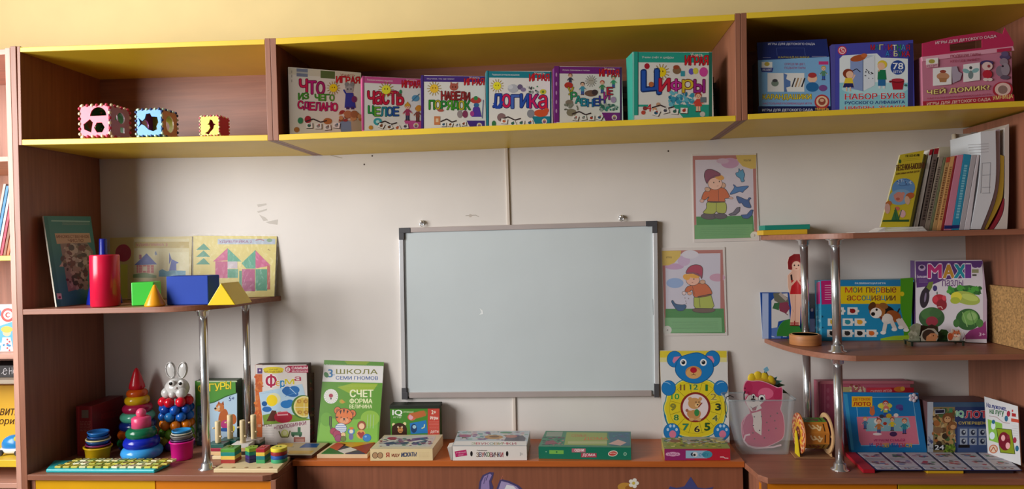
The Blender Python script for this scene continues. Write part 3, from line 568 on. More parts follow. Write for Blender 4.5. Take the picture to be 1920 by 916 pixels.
a.ell(1579, 94.5, 8.5, 8.5, 'd03048'); a.ell(1579, 94.5, 6.6, 6.6, 'f0e0e0'); a.ell(1579, 94.5, 5.2, 5.2, 'c82a40'); a.text('5', 1576, 91, 1582, 98, 'f0e0e0')
a.letters('МАГНИТНАЯ', 1632, 84, 1706, 94, ['c02a3c', '2a7a9a', 'e8e0a0', '6a3ab0', 'c83a2c', 'f0f0e0', '3a9a5a', '5a9ad0', 'b02a4a'], out='201a50', bold=.04)
a.letters('АЗБУКА', 1660, 96, 1706, 106, ['3a8ad0', '6a3ab0', 'e8e0b0', '2a7a5a', 'c02a3c', 'd02a3c'], out='201a50', bold=.04)
a.poly([(1594, 110), (1618, 112), (1618, 171), (1594, 166)], '8a9cc8'); a.poly([(1618, 112), (1640, 104), (1640, 160), (1618, 171)], 'dfe4ea'); a.line([(1618, 112), (1618, 171)], 1.2, '3a4a6a'); a.poly([(1594, 110), (1610, 102), (1640, 104), (1618, 112)], 'c0ccdc')
a.ell(1609, 109, 15, 6, 'b0552c', -12); a.ell(1620, 104, 6, 4, 'c86a3a'); a.scatter(1621, 130, 1637, 148, ['2a2a30'], 14, 1.8, 2); a.line([(1598, 133), (1606, 129), (1613, 135)], 1.6, '2a2a38')
a.ell(1590, 138, 10, 9, '8a3a22'); a.ell(1593, 140, 7, 7, 'f0c0a0'); a.poly([(1585, 146), (1598, 146), (1601, 163), (1580, 163)], 'e8c83a'); a.poly([(1583, 156), (1599, 156), (1601, 164), (1580, 164)], '2a2a60'); a.line([(1598, 149), (1603, 140)], 2.4, 'f0c0a0'); a.line([(1587, 163), (1587, 171)], 2.4, 'f0c0a0'); a.line([(1594, 163), (1594, 171)], 2.4, 'f0c0a0')
a.ell(1654, 121, 9, 8, 'e8c83a'); a.ell(1652, 124, 7, 7, 'f0c0a0'); a.poly([(1646, 131), (1660, 131), (1662, 149), (1645, 149)], '1f7a50'); a.rect(1646, 149, 1660, 161, '2a6aa0'); a.rect(1647, 161, 1651, 166, 'e0e0e0'); a.rect(1655, 161, 1659, 166, 'e0e0e0'); a.line([(1647, 134), (1650, 128)], 2.4, 'f0c0a0')
a.ell(1683, 126.5, 13.5, 13.5, '2a4a98'); a.text('78', 1674, 118, 1693, 130, 'f2f2f2', bold=.05); a.text('ШТУК', 1675, 132, 1692, 137, 'f2f2f2')
a.poly([(1671, 152), (1695, 152), (1692, 168), (1674, 168)], 'a82030'); a.ell(1683, 152, 12, 3.6, '7a1a24'); a.ell(1683, 150, 12, 3, 'b83040'); a.ell(1669, 153, 2.5, 2, '7a1a24'); a.ell(1698, 160, 3, 2, '3a6a5a')
a.text('НАБОР БУКВ', 1584, 176, 1696, 187, 'c81e30', dy=-2.5, out='f0f0f0', ow=.03, bold=.05); a.text('РУССКОГО АЛФАВИТА', 1584, 190, 1696, 196, '2a3a88', dy=-2, bold=.04); a.text('ЦИФРЫ, ЗНАКИ', 1584, 199, 1696, 208, 'c81e30', dy=-2, out='f0f0f0', ow=.03, bold=.05)
a.done(a.T)
a = ubox('pink carton with crimson carry flap and words ЧЕЙ ДОМИК?', (1728, 106), (1897, 87), -.335, .07, mat('c87a90', .5), name='handled_carton', cat='carton', group='game cartons of the right cabinet', face='e6a4b6', yr=-.335, part='box')
f = a.corners; e = a.e
# the top edge climbs to the right: wedge between box and flap
q0 = f[0]; q1 = at(1897, 87, -.335); q1.x = f[1].x; q1.y = f[1].y
m = M(); P = [at(1728, 82, -.33), at(1744, 78, -.33), at(1786, 69, -.33), at(1860, 58.5, -.33), at(1879, 65, -.33), at(1882.5, 52, -.33), at(1899, 81, -.33), at(1898, 88, -.33), at(1728, 107, -.33)]
xy = [(p.x, p.z) for p in P]; H = [at(x, y, -.33) for x, y in ((1779, 84), (1840, 75), (1840, 90), (1780, 97))]
plate(m, xy, [[(p.x, p.z) for p in H]], (0, -.334, 0), (1, 0, 0), (0, 0, 1), (0, .003, 0), mat('c02e58', .5)); m.build('carry_flap', a.T)
m = M(); m.prism([Vector((p.x, -.3375, p.z)) for p in (at(1728, 107, -.335), at(1898, 87, -.335), at(1901, 95, -.335), at(1729, 115, -.335))], (0, .004, 0), mat('e6a4b6', .5)); m.build('front_edge', a.T)
a = (lambda A_: (setattr(A_, 'T', a.T), A_)[1])(Art(at(1800, 140, -.3382), (0, -1, 0), lift=.0003)); a.zmin = .3575
a.poly([(1730, 190), (1901, 177), (1902, 190), (1731, 203)], 'b02a3c'); a.text('ИГРЫ ДЛЯ ДЕТСКОГО САДА', 1738, 192, 1857, 198.5, 'f0d8c0', dy=-9, bold=.03);
fl_ = Art(at(1800, 140, -.3350), (0, -1, 0), lift=.0003); fl_.text('ИГРЫ ДЛЯ ДЕТСКОГО САДА', 1754, 78, 1868, 84, 'f4dce0', dy=-13, bold=.03); fl_.done(a.T, 'flap_lettering')
a.text('ЧЕЙ ДОМИК?', 1738, 167, 1855, 179, 'f0e088', dy=-10, out='7a4a2a', ow=.04, bold=.04); a.text('НАСТОЛЬНАЯ РАЗВИВАЮЩАЯ ИГРА', 1738, 183, 1858, 187, 'b02a50', dy=-8, bold=.01)
a.text('ПОДБЕРИ ПАРЫ', 1782, 103, 1838, 109, 'a02a48', dy=-4); a.text('КТО ГДЕ ЖИВЁТ?', 1782, 112, 1838, 118, 'a02a48', dy=-4); a.rect(1869, 92, 1896, 98, 'c02a50', dy=-3)
a.rect(1736, 110, 1759, 122, 'f0e8e0', dy=-2); a.ell(1747, 115, 6, 4, 'b0a04a'); a.rect(1737, 121, 1759, 127, 'e0a8b4', dy=-2); a.text('РАЗ-ВИТ', 1739, 122, 1757, 126, '7a2a4a', dy=-2)
a.rect(1749, 128, 1784, 161, 'f0ebe8', dy=-3); a.rect(1806, 121, 1837, 154, 'f0ebe8', dy=-4); a.poly([(1784, 125), (1794, 124), (1797, 134), (1804, 138), (1800, 150), (1786, 156)], 'b0a0b0')
a.ell(1768, 143, 12, 7, 'c8906a'); a.poly([(1760, 146), (1776, 146), (1774, 154), (1762, 154)], 'b07a50'); a.ell(1768, 134, 6, 3, 'a04a3a'); a.ell(1820, 140, 5, 8, '7a8a8a'); a.ell(1811, 133, 7, 4, '8ab8b8', 20); a.ell(1829, 132, 7, 4, '8ab8b8', -20); a.ell(1820, 127, 3, 3, '4a4a4a')
a.ell(1850, 118, 12, 5, '4a3a6a'); a.ell(1851, 124, 10, 8, 'e8c8c0'); a.ell(1854, 124, 3, 3, 'a03a40'); a.ell(1851, 139, 9, 8, 'c02a3c'); a.ell(1848, 149, 5, 3, 'e8d8d0'); a.ell(1856, 149, 5, 3, 'e8d8d0')
a.ell(1884, 107, 10, 5, '5a4a70'); a.ell(1884, 101, 7, 5, '6a5a80'); a.ell(1882, 116, 8, 7, '9a8490'); a.ell(1875, 133, 8, 10, '8a7a86'); a.ell(1885, 130, 8, 12, 'a0909a'); a.ell(1884, 145, 9, 4, '6a5a6a'); a.ell(1880, 124, 2, 2, '2a1a2a')
a.ell(1880, 168, 19, 15, 'b02a3c', -6); a.ell(1880, 167, 15, 12, 'e8c4b8', -6); a.ell(1880, 168, 9, 8, '9a7a70'); a.text('УМНИЦА', 1861, 180, 1899, 189, 'f0d080', dy=-4, bold=.04); a.done(a.T)
# the faces of the two cartons flush with the shelf
# ================================================================ neighbouring cabinet at the left edge
NX = XLT-.0195
T = thing('book_cabinet', 'neighbouring open cabinet with yellow shelf edges at the left edge', 'cabinet', (NX-.4, -.19, FLOOR))
LW = mat('d09c88', .42, grain=.14, gscale=(14, 14, .7)); LIT_WH = mat('d09c88', .42, grain=.14, gscale=(.7, 14, 14))  # paler copy of the laminate: stronger light on this cabinet put into colour
zN = at(4, 90, Y1).z
m = M(); m.box((NX-.0175, Y1, FLOOR+.001), (NX, -.001, zN), LW); m.build('side_panel', T, bevel=.001)
m = M(); m.box((NX-.85, Y1, FLOOR+.001), (NX-.8325, -.001, zN), LW); m.build('side_panel', T, bevel=.001)
NR, NL = NX-.018, NX-.832
m = M(); m.box((NL, -.006, FLOOR+.1), (NR, -.001, zN), LW); m.build('back_panel', T)
def nsh(yp, th, mt, name='shelf', yf=Y1+.004):
    z = at(8, yp, yf).z; m = M(); m.box((NL+.0005, yf, z-th), (NR-.0005, -.007, z), mt); m.build(name, T, bevel=.001); return z
nsh(92, .017, LIT_WH, 'top_board'); nsh(293, .016, LIT_WH); z480 = nsh(479, .016, YEL, yf=-.352); z565 = nsh(663, .016, LIT_WH); z715 = nsh(712, .012, mat('b0a08c', .5)); z862 = nsh(862, .022, YEL); nsh(905, .017, LIT_WH)
for i, (c, h) in enumerate((('b8b0a8', .235), ('3a8ac0', .228), ('c8c4c0', .222), ('b03050', .215), ('8a5a3a', .2), ('c86a3a', .18), ('a8a898', .165), ('6a8a3a', .15), ('e0dccc', .13))):
    m = M(); a_ = NR-.136+i*.0115; s = .23*h; q = lambda y: [(a_+s, y, z480+h), (a_+s+.009, y, z480+h), (a_+.009, y, z480+.0008), (a_, y, z480+.0008)]
    m.hexa(q(-.30), q(-.14), mat(c, .5))
    tag(m.build('slanted_book', loc=(a_, -.22, z480), bevel=.0006), '%s leaning in the neighbouring cabinet at the left edge' % ('tall grey book', 'blue book', 'pale grey book', 'crimson book', 'brown book', 'orange book', 'grey green book', 'green book', 'thin cream booklet')[i], 'book', 'books leaning in the neighbouring cabinet')
def nthing(name, label, cat, y0p, y1p, z, y, th, c, x1=-.004, w_=.25):
    h = at(6, y0p, y).z-z; T_ = thing(name, label, cat, (NR-w_/2, y+th/2, z)); m = M(); m.box((NR-w_, y, z+.0008), (NR+x1, y+th, z+h), mat(c, .5)); m.build('body', T_, bevel=.001)
    a = Art((0, y, 0), (0, -1, 0), lift=.0005); a.T = T_; return a
a = nthing('picture_card', 'picture card with red ringed letter С in the cabinet at the left edge', 'card', 570, 660, z565, -.33, .01, 'e4e0da')
a.ell(15, 590, 13, 13, 'c83a30'); a.ell(15, 590, 8.5, 8.5, 'f0ece6'); a.ell(15, 590, 5, 5, 'c83a30'); a.ell(16, 590, 3, 3, 'f0ece6'); a.rect(17, 588, 22, 592, 'f0ece6'); a.poly([(-5, 578), (2, 582), (2, 590), (-5, 600)], '3a9ac8')
a.poly([(-5, 612), (25, 602), (25, 657), (-5, 657)], '5ab4dc'); a.ell(13, 622, 8, 8, 'f0c4a0'); a.ell(13, 617, 11, 6, 'e8c04a'); a.poly([(5, 632), (20, 632), (25, 657), (1, 657)], 'e8e4e0')
for i in range(6): a.ell(14+4*(i % 2), 636+4*i, 1.8, 1.8, 'c83040')
a.scatter(-4, 643, 20, 653, ['2a8ac0', 'e8f0f0'], 12, 3, 2); a.done(a.T)
a = nthing('black_box', 'black box with silver handwriting in the cabinet at the left edge', 'box', 685, 712, z715, -.33, .1, '1e1a1c')
a.text('С Но', 6, 690, 30, 703, 'c0bcc0', dy=-3, bold=0); a.line([(3, 700), (8, 695), (14, 694)], 1, 'c0bcc0'); a.done(a.T)
a = nthing('poster_folder', 'yellow folder with brown slanted writing in the cabinet at the left edge', 'folder', 722, 862, z862, -.26, .012, 'f0bc30')
a.text('звити', -8, 765, 36, 778, '4a2a10', sk=3); a.text('торик', -10, 785, 36, 798, '4a2a10', sk=3); a.done(a.T)
c0 = at(6, 855, -.30); c0.x = NR-.062; c0.z = z862+.0008; T_ = thing('toy_car', 'blue and white toy car with yellow driver at the left edge', 'toy car', c0)
m = M(); m.lathe(c0+Vector((0, 0, .006)), [(.045, 0), (.05, .004), (.05, .012), (.046, .015)], mat('e8e8e4', .35), 28, sy=.6); m.build('chassis', T_)
m = M(); m.ball(c0+Vector((-.005, 0, .03)), .038, mat('2a8ed8', .25), 1.1, .65, .8, 24); m.build('body', T_)
m = M(); m.ball(c0+Vector((.022, -.008, .05)), .017, mat('c8c040', .4), 1.2, .9, .7); m.ball(c0+Vector((.03, -.012, .057)), .008, mat('4a6a2a', .4)); m.build('driver', T_)
for dx in (-.03, .03):
    for dy in (-.03, .03): m = M(); m.cyl(c0+Vector((dx, dy-.004, .009)), .009, .008, mat('2a2a2e', .6), 16, ax=(0, 1, 0)); m.build('wheel', T_)
# ================================================================ left curved shelf
ZL = -.1725
qbox_ = qbox('hardback_book', 'green hardback with a picture panel leaning on the left side panel', 'book', (106.5, 575), (192, 566), (170, 406), (81.5, 405), ZL, -.322, -.14, -.306, .006, mat('d8d0c0', .6), face='3f8a80')
a = qbox_; a.crop(70, 395, 4.82)
a.poly([(54, 50), (90, 52), (215, 862), (180, 868)], '2f7a72'); a.line([(125, 90), (475, 96)], 10, '9ac8bc'); a.lines(225, 104, 470, 124, 3, 'd8c8b0')
a.poly([(205, 290), (440, 275), (505, 370), (430, 690), (280, 730)], '9a8474'); a.scatter(225, 310, 470, 500, ['7a4a3a', 'b8a48c', '5a4a3a', 'c8b8a0', '8a7a5a'], 90, 26, 3); a.scatter(270, 520, 440, 700, ['6a3028', 'a88a74', '4a3028', 'c0a890'], 70, 24, 4)
a.poly([(155, 203), (470, 200), (485, 285), (175, 298)], 'd0ae86'); a.text('МНОЖЕСТВЕННОЕ', 172, 218, 468, 246, '7a3a1a', bold=.04); a.text('ЧИСЛО', 275, 254, 415, 282, '7a3a1a', bold=.04)
a.poly([(172, 745), (215, 745), (222, 798), (182, 798)], 'd8ccc4'); a.ell(200, 780, 12, 12, 'a83040'); a.done(a.T)
c = at(196, 560, -.212); c.z = ZL; R = .053; h = at(196, 447, -.212).z-ZL
m = M(); m.lathe(c, [(R, 0), (R, .003), (.045, .05), (.028, .10), (.0125, h-.05), (.0115, h-.002), (.010, h)], mat('16249a', .3), 40); tag(m.build('skittle', loc=c), 'dark blue tapering plastic skittle standing behind the red cylinder', 'skittle')
c = at(198, 560, -.315); c.z = ZL; h = at(198, 477, -.33).z-ZL
m = M(); m.lathe(c, [(.038, 0), (.0425, .003), (.0425, h-.004), (.041, h-.001), (.038, h)], mat('e01c44', .22), 48); tag(m.build('cylinder_block', loc=c), 'tall red plastic cylinder standing at the left of the curved shelf', 'toy block')
film = bpy.data.materials.new('clear_film'); film.use_nodes = True; b_ = film.node_tree.nodes['Principled BSDF']; nt = film.node_tree
b_.inputs['Roughness'].default_value = .12; b_.inputs['Alpha'].default_value = .06; b_.inputs['Base Color'].default_value = (.6, .6, .6, 1); b_.inputs['Specular IOR Level'].default_value = 1
vz = nt.nodes.new('ShaderNodeTexVoronoi'); vz.inputs['Scale'].default_value = 45; vz.feature = 'DISTANCE_TO_EDGE'; nz = nt.nodes.new('ShaderNodeTexNoise'); nz.inputs['Scale'].default_value = 9
tc = nt.nodes.new('ShaderNodeTexCoord'); mx = nt.nodes.new('ShaderNodeMix'); mx.data_type = 'VECTOR'; mx.inputs[0].default_value = .12
nt.links.new(tc.outputs['Object'], nz.inputs[0]); nt.links.new(tc.outputs['Object'], mx.inputs[4]); nt.links.new(nz.outputs['Color'], mx.inputs[5]); nt.links.new(mx.outputs[1], vz.inputs['Vector'])
bp = nt.nodes.new('ShaderNodeBump'); bp.inputs['Strength'].default_value = .9; bp.inputs['Distance'].default_value = .006; nt.links.new(vz.outputs['Distance'], bp.inputs['Height']); nt.links.new(bp.outputs[0], b_.inputs['Normal'])
def sleeve(a, g=.002, name='plastic_film', pad=0):
    fr = a.fr; n = a.n; u = (fr[1]-fr[0]).normalized(); v = (fr[0]-fr[3]).normalized()
    P = [fr[0]-u*pad+v*pad, fr[1]+u*pad+v*pad, fr[2]+u*pad, fr[3]-u*pad]; m = M(); m.add([p+n*g for p in P], [(0, 3, 2, 1)], film); m.build(name, a.T)
a = qbox('card_pack', 'cream shape card pack with blue roofed house, behind the green cube', 'card pack', (208, 561), (358, 557), (360, 443), (206, 446), ZL, -.055, -.045, -.020, .006, mat('b8b088', .6), face='cdbb74', group='film wrapped card packs'); a.crop(180, 420, 4.579)
a.rect(325, 125, 800, 628, 'd0c48c'); a.rect(330, 150, 800, 205, 'b8a040'); a.text('УДИВЛЯЙКА 2', 345, 160, 615, 192, 'a83a2a', bold=.05, dy=-2); a.rect(545, 230, 550, 440, 'c8bc88'); a.rect(620, 240, 800, 440, 'dcd4a4')
a.ell(235, 247, 68, 75, 'a82040'); a.rect(212, 345, 272, 632, 'c8c83c')
a.poly([(330, 350), (435, 250), (525, 345)], '2c3f9a'); a.rect(370, 262, 392, 300, '9a3040'); a.rect(350, 350, 497, 420, 'b83a34')
for i in range(4): a.rect(362+i*34, 352, 370+i*34, 420, 'd8b090'); a.rect(350, 370+i*14, 497, 373+i*14, 'd8a080'); a.k -= a.step
a.rect(405, 362, 440, 400, 'd8c8a8'); a.poly([(318, 430), (420, 415), (520, 440), (520, 460), (318, 460)], '6a8a3a'); a.poly([(505, 240), (515, 230), (528, 262), (505, 265)], '5a6a8a')
a.poly([(628, 240), (650, 300), (628, 345)], '2c3f9a'); a.poly([(650, 300), (712, 330), (690, 340), (690, 440), (628, 400)], '3a4fae'); a.poly([(540, 400), (570, 385), (610, 405), (650, 395), (770, 400), (770, 450), (540, 450)], '3a8fae'); a.done(a.T); sleeve(a)
a = qbox('card_pack', 'shape card pack with pink and green houses in crinkled clear film', 'card pack', (361, 557), (514, 553), (519, 443), (361, 442), ZL, -.045, -.035, -.012, .006, mat('b8b088', .6), face='d4c46e', group='film wrapped card packs'); a.crop(180, 420, 4.579)
a.rect(825, 105, 835, 600, '6a5a30'); a.rect(1045, 125, 1540, 172, 'a8b4c4'); a.text('УДИВЛЯЙКА 2', 1055, 133, 1340, 163, '8a4a7a', bold=.06); a.ell(1490, 138, 24, 16, '7a9a7a'); a.line([(1370, 138), (1410, 130), (1445, 140)], 7, '9a5a5a')
for y in (165, 225, 290): a.poly([(860, y+55), (925, y), (980, y+55)], '2c8a6a')
a.poly([(1005, 320), (1130, 205), (1130, 310)], 'c0407a'); a.poly([(1130, 205), (1250, 320), (1130, 320)], '3a9a7a'); a.rect(1025, 318, 1130, 462, 'b83a74'); a.rect(1130, 320, 1215, 380, 'c0b4bc'); a.rect(1130, 385, 1220, 460, '2a8a66')
a.poly([(1250, 335), (1370, 220), (1370, 380), (1290, 380)], '3a9a7a'); a.poly([(1370, 225), (1500, 355), (1370, 380)], 'c0407a'); a.rect(1255, 385, 1365, 490, 'a83070'); a.rect(1370, 385, 1470, 570, '2a8a66'); a.rect(1255, 490, 1365, 575, '9a2a66'); a.rect(1230, 400, 1252, 580, '3a8a6a'); a.rect(1470, 350, 1495, 560, 'b0483a'); a.line([(1475, 215), (1495, 225)], 6, '8a6a3a'); a.done(a.T); sleeve(a, pad=.008)
G5 = 'geometric blocks on the left curved shelf'
def rbox(name, label, c, hx, hy, h, rot, mt, cat='toy block', bevel=.003, grp=G5):
    m = M(); r = math.radians(rot); ax = Vector((math.cos(r), math.sin(r), 0)); ay = Vector((-ax.y, ax.x, 0)); m.obox(Vector(c)+Vector((0, 0, h/2)), ax*hx, ay*hy, (0, 0, h/2), mt)
    return tag(m.build(name, loc=c, bevel=bevel), label, cat, grp)
c = at(275, 560, -.285); c.z = ZL+.0003; rbox('cube_block', 'bright green plastic cube behind the orange cone', c, .034, .034, .074, 14, mat('3ecb3c', .35))
c = at(290.5, 565, -.345); c.z = ZL; h = at(290.5, 533, -.345).z-ZL
m = M(); m.lathe(c, [(.0285, 0), (.0305, .003), (.029, .008), (.004, h-.002), (.001, h)], mat('f8a81c', .3), 40); tag(m.build('cone_block', loc=c), 'small orange plastic cone in front of the green cube', 'toy block', G5)
c = at(363, 560, -.29); c.z = ZL+.0003; h = at(360, 517, -.325).z-ZL
rbox('brick_block', 'long blue plastic brick between green cube and yellow wedge', c, .0715, .033, h, -3, mat('0038a0', .75))
p = [at(388, 565, -.362), at(441, 565, -.355), at(414, 530, -.358)]; p[0].z = p[1].z = ZL+.0003; m = M(); m.prism(p, (.012, .09, 0), mat('f4d420', .3)); tag(m.build('wedge_block', loc=(p[0]+p[1])/2+Vector((0, .045, 0)), bevel=.002), 'yellow plastic roof shaped wedge at the right of the blue brick', 'toy block', G5)
# ================================================================ left worktop
a = gbox('game_box', 'dark red box with small label standing behind the yellow cups', 'box', (145, 850), (174.5, 850), (145, 761), ZO, -.185, -.185, .165, mat('7e1c22', .4), face='8a2028')
a.rect(146, 762, 149, 850, 'a83034'); a.rect(153, 768, 166, 783, '7a6a60'); a.lines(150, 789, 170, 806, 7, 'a86058'); a.rect(150, 808, 170, 845, 'a83a20'); a.done(a.T)
s_ = sideart(a, True); s_.text('РАЗВИВАЮЩЕЕ ЛОТО', 190, 775, 228, 788, 'a83030', dy=-8); s_.done(a.T, 'side_print')
def cups(label, px, y, wpx, layers, name='stacking_cups', tilt=0):
    c = at(px, 850, y); c.z = ZO+abs(tilt)*.035; k = (c.y+DIST)/F; T_ = thing(name, label, 'stacking cups', c, 'stacking cup towers'); z = 0; q = Vector((tilt, 0, 1))
    for i, (col, r, h, lip) in enumerate(layers):
        m = M(); R1 = r*k; H = h*k; m.lathe(c+Vector((tilt*z, 0, z)), [(R1*.84, 0), (R1*.9, .002), (R1, H-.004), (R1*lip, H-.003), (R1*lip, H), (R1*.92, H), (R1*.88, H-.006)], mat(col, .25), 40, ax=q); m.build('cup', T_); z += H-.001*0
cups('yellow based tower of nested stacking cups beside the red box', 183, -.222, 23, [('e0b41c', 23, 26, 1.12), ('8a2a6a', 20.5, 5, 1.08), ('2a5a98', 20.5, 7, 1.04), ('e0d49a', 20.5, 3, 1.08), ('1c4a90', 19, 6, 1.02), ('2a78c8', 18.5, 8, 1.05)], tilt=.05)
cups('magenta based tower of nested stacking cups in front of the rabbit', 341.5, -.212, 22, [('e81c96', 21, 36, 1.1), ('5a3a6a', 20, 4, 1.05), ('8a8884', 19.5, 8, 1.05), ('c8c8b8', 17.5, 4, 1.05), ('2a8ac8', 17, 5, 1.04)])
# two ring pyramids
def rings(name, label, px, y, zz0, items, cone=None):
    c = at(px, 850, y); c.z = ZO; k = (y+DIST)/F; T_ = thing(name, label, 'ring pyramid', c, 'ring pyramids')
    m = M(); ztop = at(px, items[-1][1], y).z; m.cyl(c, .008, ztop-c.z, mat('d8d0b0', .4), 16); m.build('spindle', T_)
    for i, (col, y0, y1, r) in enumerate(items):
        zt_, zb = at(px, y0, y).z, at(px, y1, y).z; zb = max(zb, ZO); R = r*k; h = (zt_-zb)/2*1.12; m = M(); m.torus((c.x, c.y, max((zt_+zb)/2, ZC+h)), R-h*.95, h*.98, mat(col, .2), 44, 14); m.build('ring', T_)
    return T_, c
T_, c = rings('ring_pyramid', 'tall ring pyramid with a red cone top by the red box', 260, -.070, 0, [('1a2a8a', 832, 846, 34), ('1c6a3a', 818, 832, 37), ('c85a14', 803, 817, 36), ('142a78', 787, 803, 33), ('58b898', 771, 787, 31), ('b01e4a', 756, 772, 27), ('e0b414', 741, 757, 22.5), ('d05414', 729, 743, 19)])
y = -.070; z0, z1 = at(261, 730, y).z, at(261, 689, y).z; m = M(); H = z1-z0; m.lathe((c.x, c.y, z0), [(.018, 0), (.0265, H*.1), (.0245, H*.25), (.012, H*.78), (.006, H*.95), (.002, H)], mat('c81828', .25), 32); m.build('cone_top', T_)
T_, c = rings('ring_pyramid', 'ring pyramid with pink ball top in front of the taller pyramid', 266.5, -.200, 0, [('3a9ae0', 836, 858, 37.5), ('1428b0', 817, 838, 33), ('146a48', 800, 820, 28)])
y = -.198; k = (y+DIST)/F; z0, z1 = at(266, 801, y).z, at(266, 779, y).z
m = M(); m.lathe((c.x, c.y, z0), [(.026, 0), (.030, .003), (.030, z1-z0-.006), (.024, z1-z0-.001), (.012, z1-z0)], mat('e04a78', .3), 36); m.build('pink_cap', T_)
m = M(); m.ball((c.x, c.y, at(266, 773, y).z), 9.3*k, mat('e85a80', .3)); m.build('ball_top', T_)
# rabbit with balls
y = -.094; k = (y+DIST)/F; c = at(333, 850, y); c.z = ZC+.0005; T_ = thing('rabbit_toy', 'pearly white rabbit head toy over rows of coloured balls', 'toy rabbit', c); PW = mat('d8d6d2', .18, coat=.6)
hd = at(332, 727, y); m = M(); m.ball(hd, 24*k, PW, 1.0, .8, .86, 28); m.ball(hd+Vector((-15*k, -9*k, -7*k)), 11*k, PW); m.ball(hd+Vector((14*k, -9*k, -7*k)), 11*k, PW); m.ball(hd+Vector((0, -16*k, -9*k)), 7*k, PW); m.build('head', T_)
for sx, tilt, px in ((-1, -.16, 321), (1, .18, 343)):
    e0 = at(px, 693, y); q = Matrix.Rotation(tilt, 3, 'Y').to_quaternion(); m = M(); m.ball(e0, 16*k, PW, .62, .3, 1.05, 20, q=q); e = m.build('ear', T_)
    m = M(); pts = [e0+q @ Vector((math.cos(t)*8.6*k, -4.2*k, math.sin(t)*15*k)) for t in [j*math.pi/12 for j in range(25)]]; m.tube(pts, .9*k, PW, 6); m.build('ear_rim', e, loc=parent_loc(T_))
for px in (321.5, 339.5):
    p = at(px, 718, y-.032); m = M(); m.ball(p, 6.2*k, mat('f0eeea', .2), 1, .5, 1.1); e = m.build('eye', T_); m = M(); m.ball(p+Vector((0, -.0055, 0)), 3.4*k, mat('14120f', .1), 1, .5, 1); m.build('pupil', e, loc=parent_loc(T_))
m = M(); m.ball(at(331, 727, y-.047), 2.4*k, mat('b8a8a4', .3)); m.build('nose', T_)
m = M(); m.torus(at(331, 731, y-.046), 3.6*k, .5*k, mat('a89894', .4), 14, 6, ax=(0, 1, 0), a0=math.pi*.1, a1=math.pi*.9); m.build('mouth', T_)
rows = [(835, ['6a2a7a', '5a2a8a']), (822, ['a8b02a', 'c8a01c']), (808, ['5a9a24', '6aaa2a']), (793, ['e07c14', 'd87414']), (777, ['1c64c0', '2a84d0']), (764, ['164aa8', '1a58b8']), (750, ['d81830', 'c81428'])]
for ri, (py, cs_) in enumerate(rows):
    n_ = 7; zc = at(332, py, y).z
    for i in range(n_):
        t = 2*math.pi*(i+.5*(ri % 2)+.15)/n_; r = 24*k; m = M(); m.ball((c.x+r*math.cos(t), c.y+r*math.sin(t)*.85, max(zc, ZO+9.7*k)), 9.6*k, mat(cs_[i % 2], .12), n=18); m.build('ball', T_)
m = M(); m.cyl(c, 20*k, .012, mat('4a2a6a', .3), 32); m.build('base', T_); m = M(); m.cyl(c+Vector((0, 0, .012)), .006, hd.z-c.z-.03, PW, 12); m.build('stem', T_)
# mosaic tray
zt2 = ZC+.0115; P = [atz(86, 886, ZC), atz(292, 885.5, ZC), atz(327, 868, ZC), atz(322, 862, ZC), atz(112, 864, ZC)]
P[3].y = P[4].y = -.266; P[2].y = min(P[2].y, -.285)
P[0].y = P[1].y = max(P[0].y, Y1+.003); T_ = thing('mosaic_tray', 'turquoise tray set with rows of cream and yellow tiles at the front edge', 'tray', sum(P, Vector())/5)
m = M(); m.prism([(p.x, p.y, ZC+.0003) for p in P], (0, 0, .0115), mat('2ab4bc', .3)); m.build('tray', T_, bevel=.0035)
x0, x1 = P[0].x+.018, P[1].x+.01; g = random.Random(5)
for r in range(3):
    yy = P[0].y+.021+r*.030
    for i in range(13):
        xx = x0+(x1-x0)*(i+.5)/13+r*.006+ (.004 if r % 2 else 0)
        if yy > P[3].y-.008: continue
        m = M(); a_ = g.uniform(-.15, .15); m.obox((xx, yy, zt2+.0035), (.0100*math.cos(a_), .0100*math.sin(a_), 0), (-.010*math.sin(a_), .011*math.cos(a_), 0), (0, 0, .003), mat(g.choice(['e8e2a8', 'd8d05a', 'c8c23c', 'efe8c0', 'a8b048', 'd0c050']), .4)); t_ = m.build('tile', T_, bevel=.001)
        m = M(); cc = g.choice(['8a6a1c', '6a3a1c', '3a6a3a', '9a8a2a']); m.obox((xx, yy, zt2+.0069), (.007*math.cos(a_+.6), .007*math.sin(a_+.6), 0), (-.0035*math.sin(a_+.6), .0035*math.cos(a_+.6), 0), (0, 0, .0004), mat(cc, .5)); m.build('letter_mark', t_, loc=parent_loc(T_))
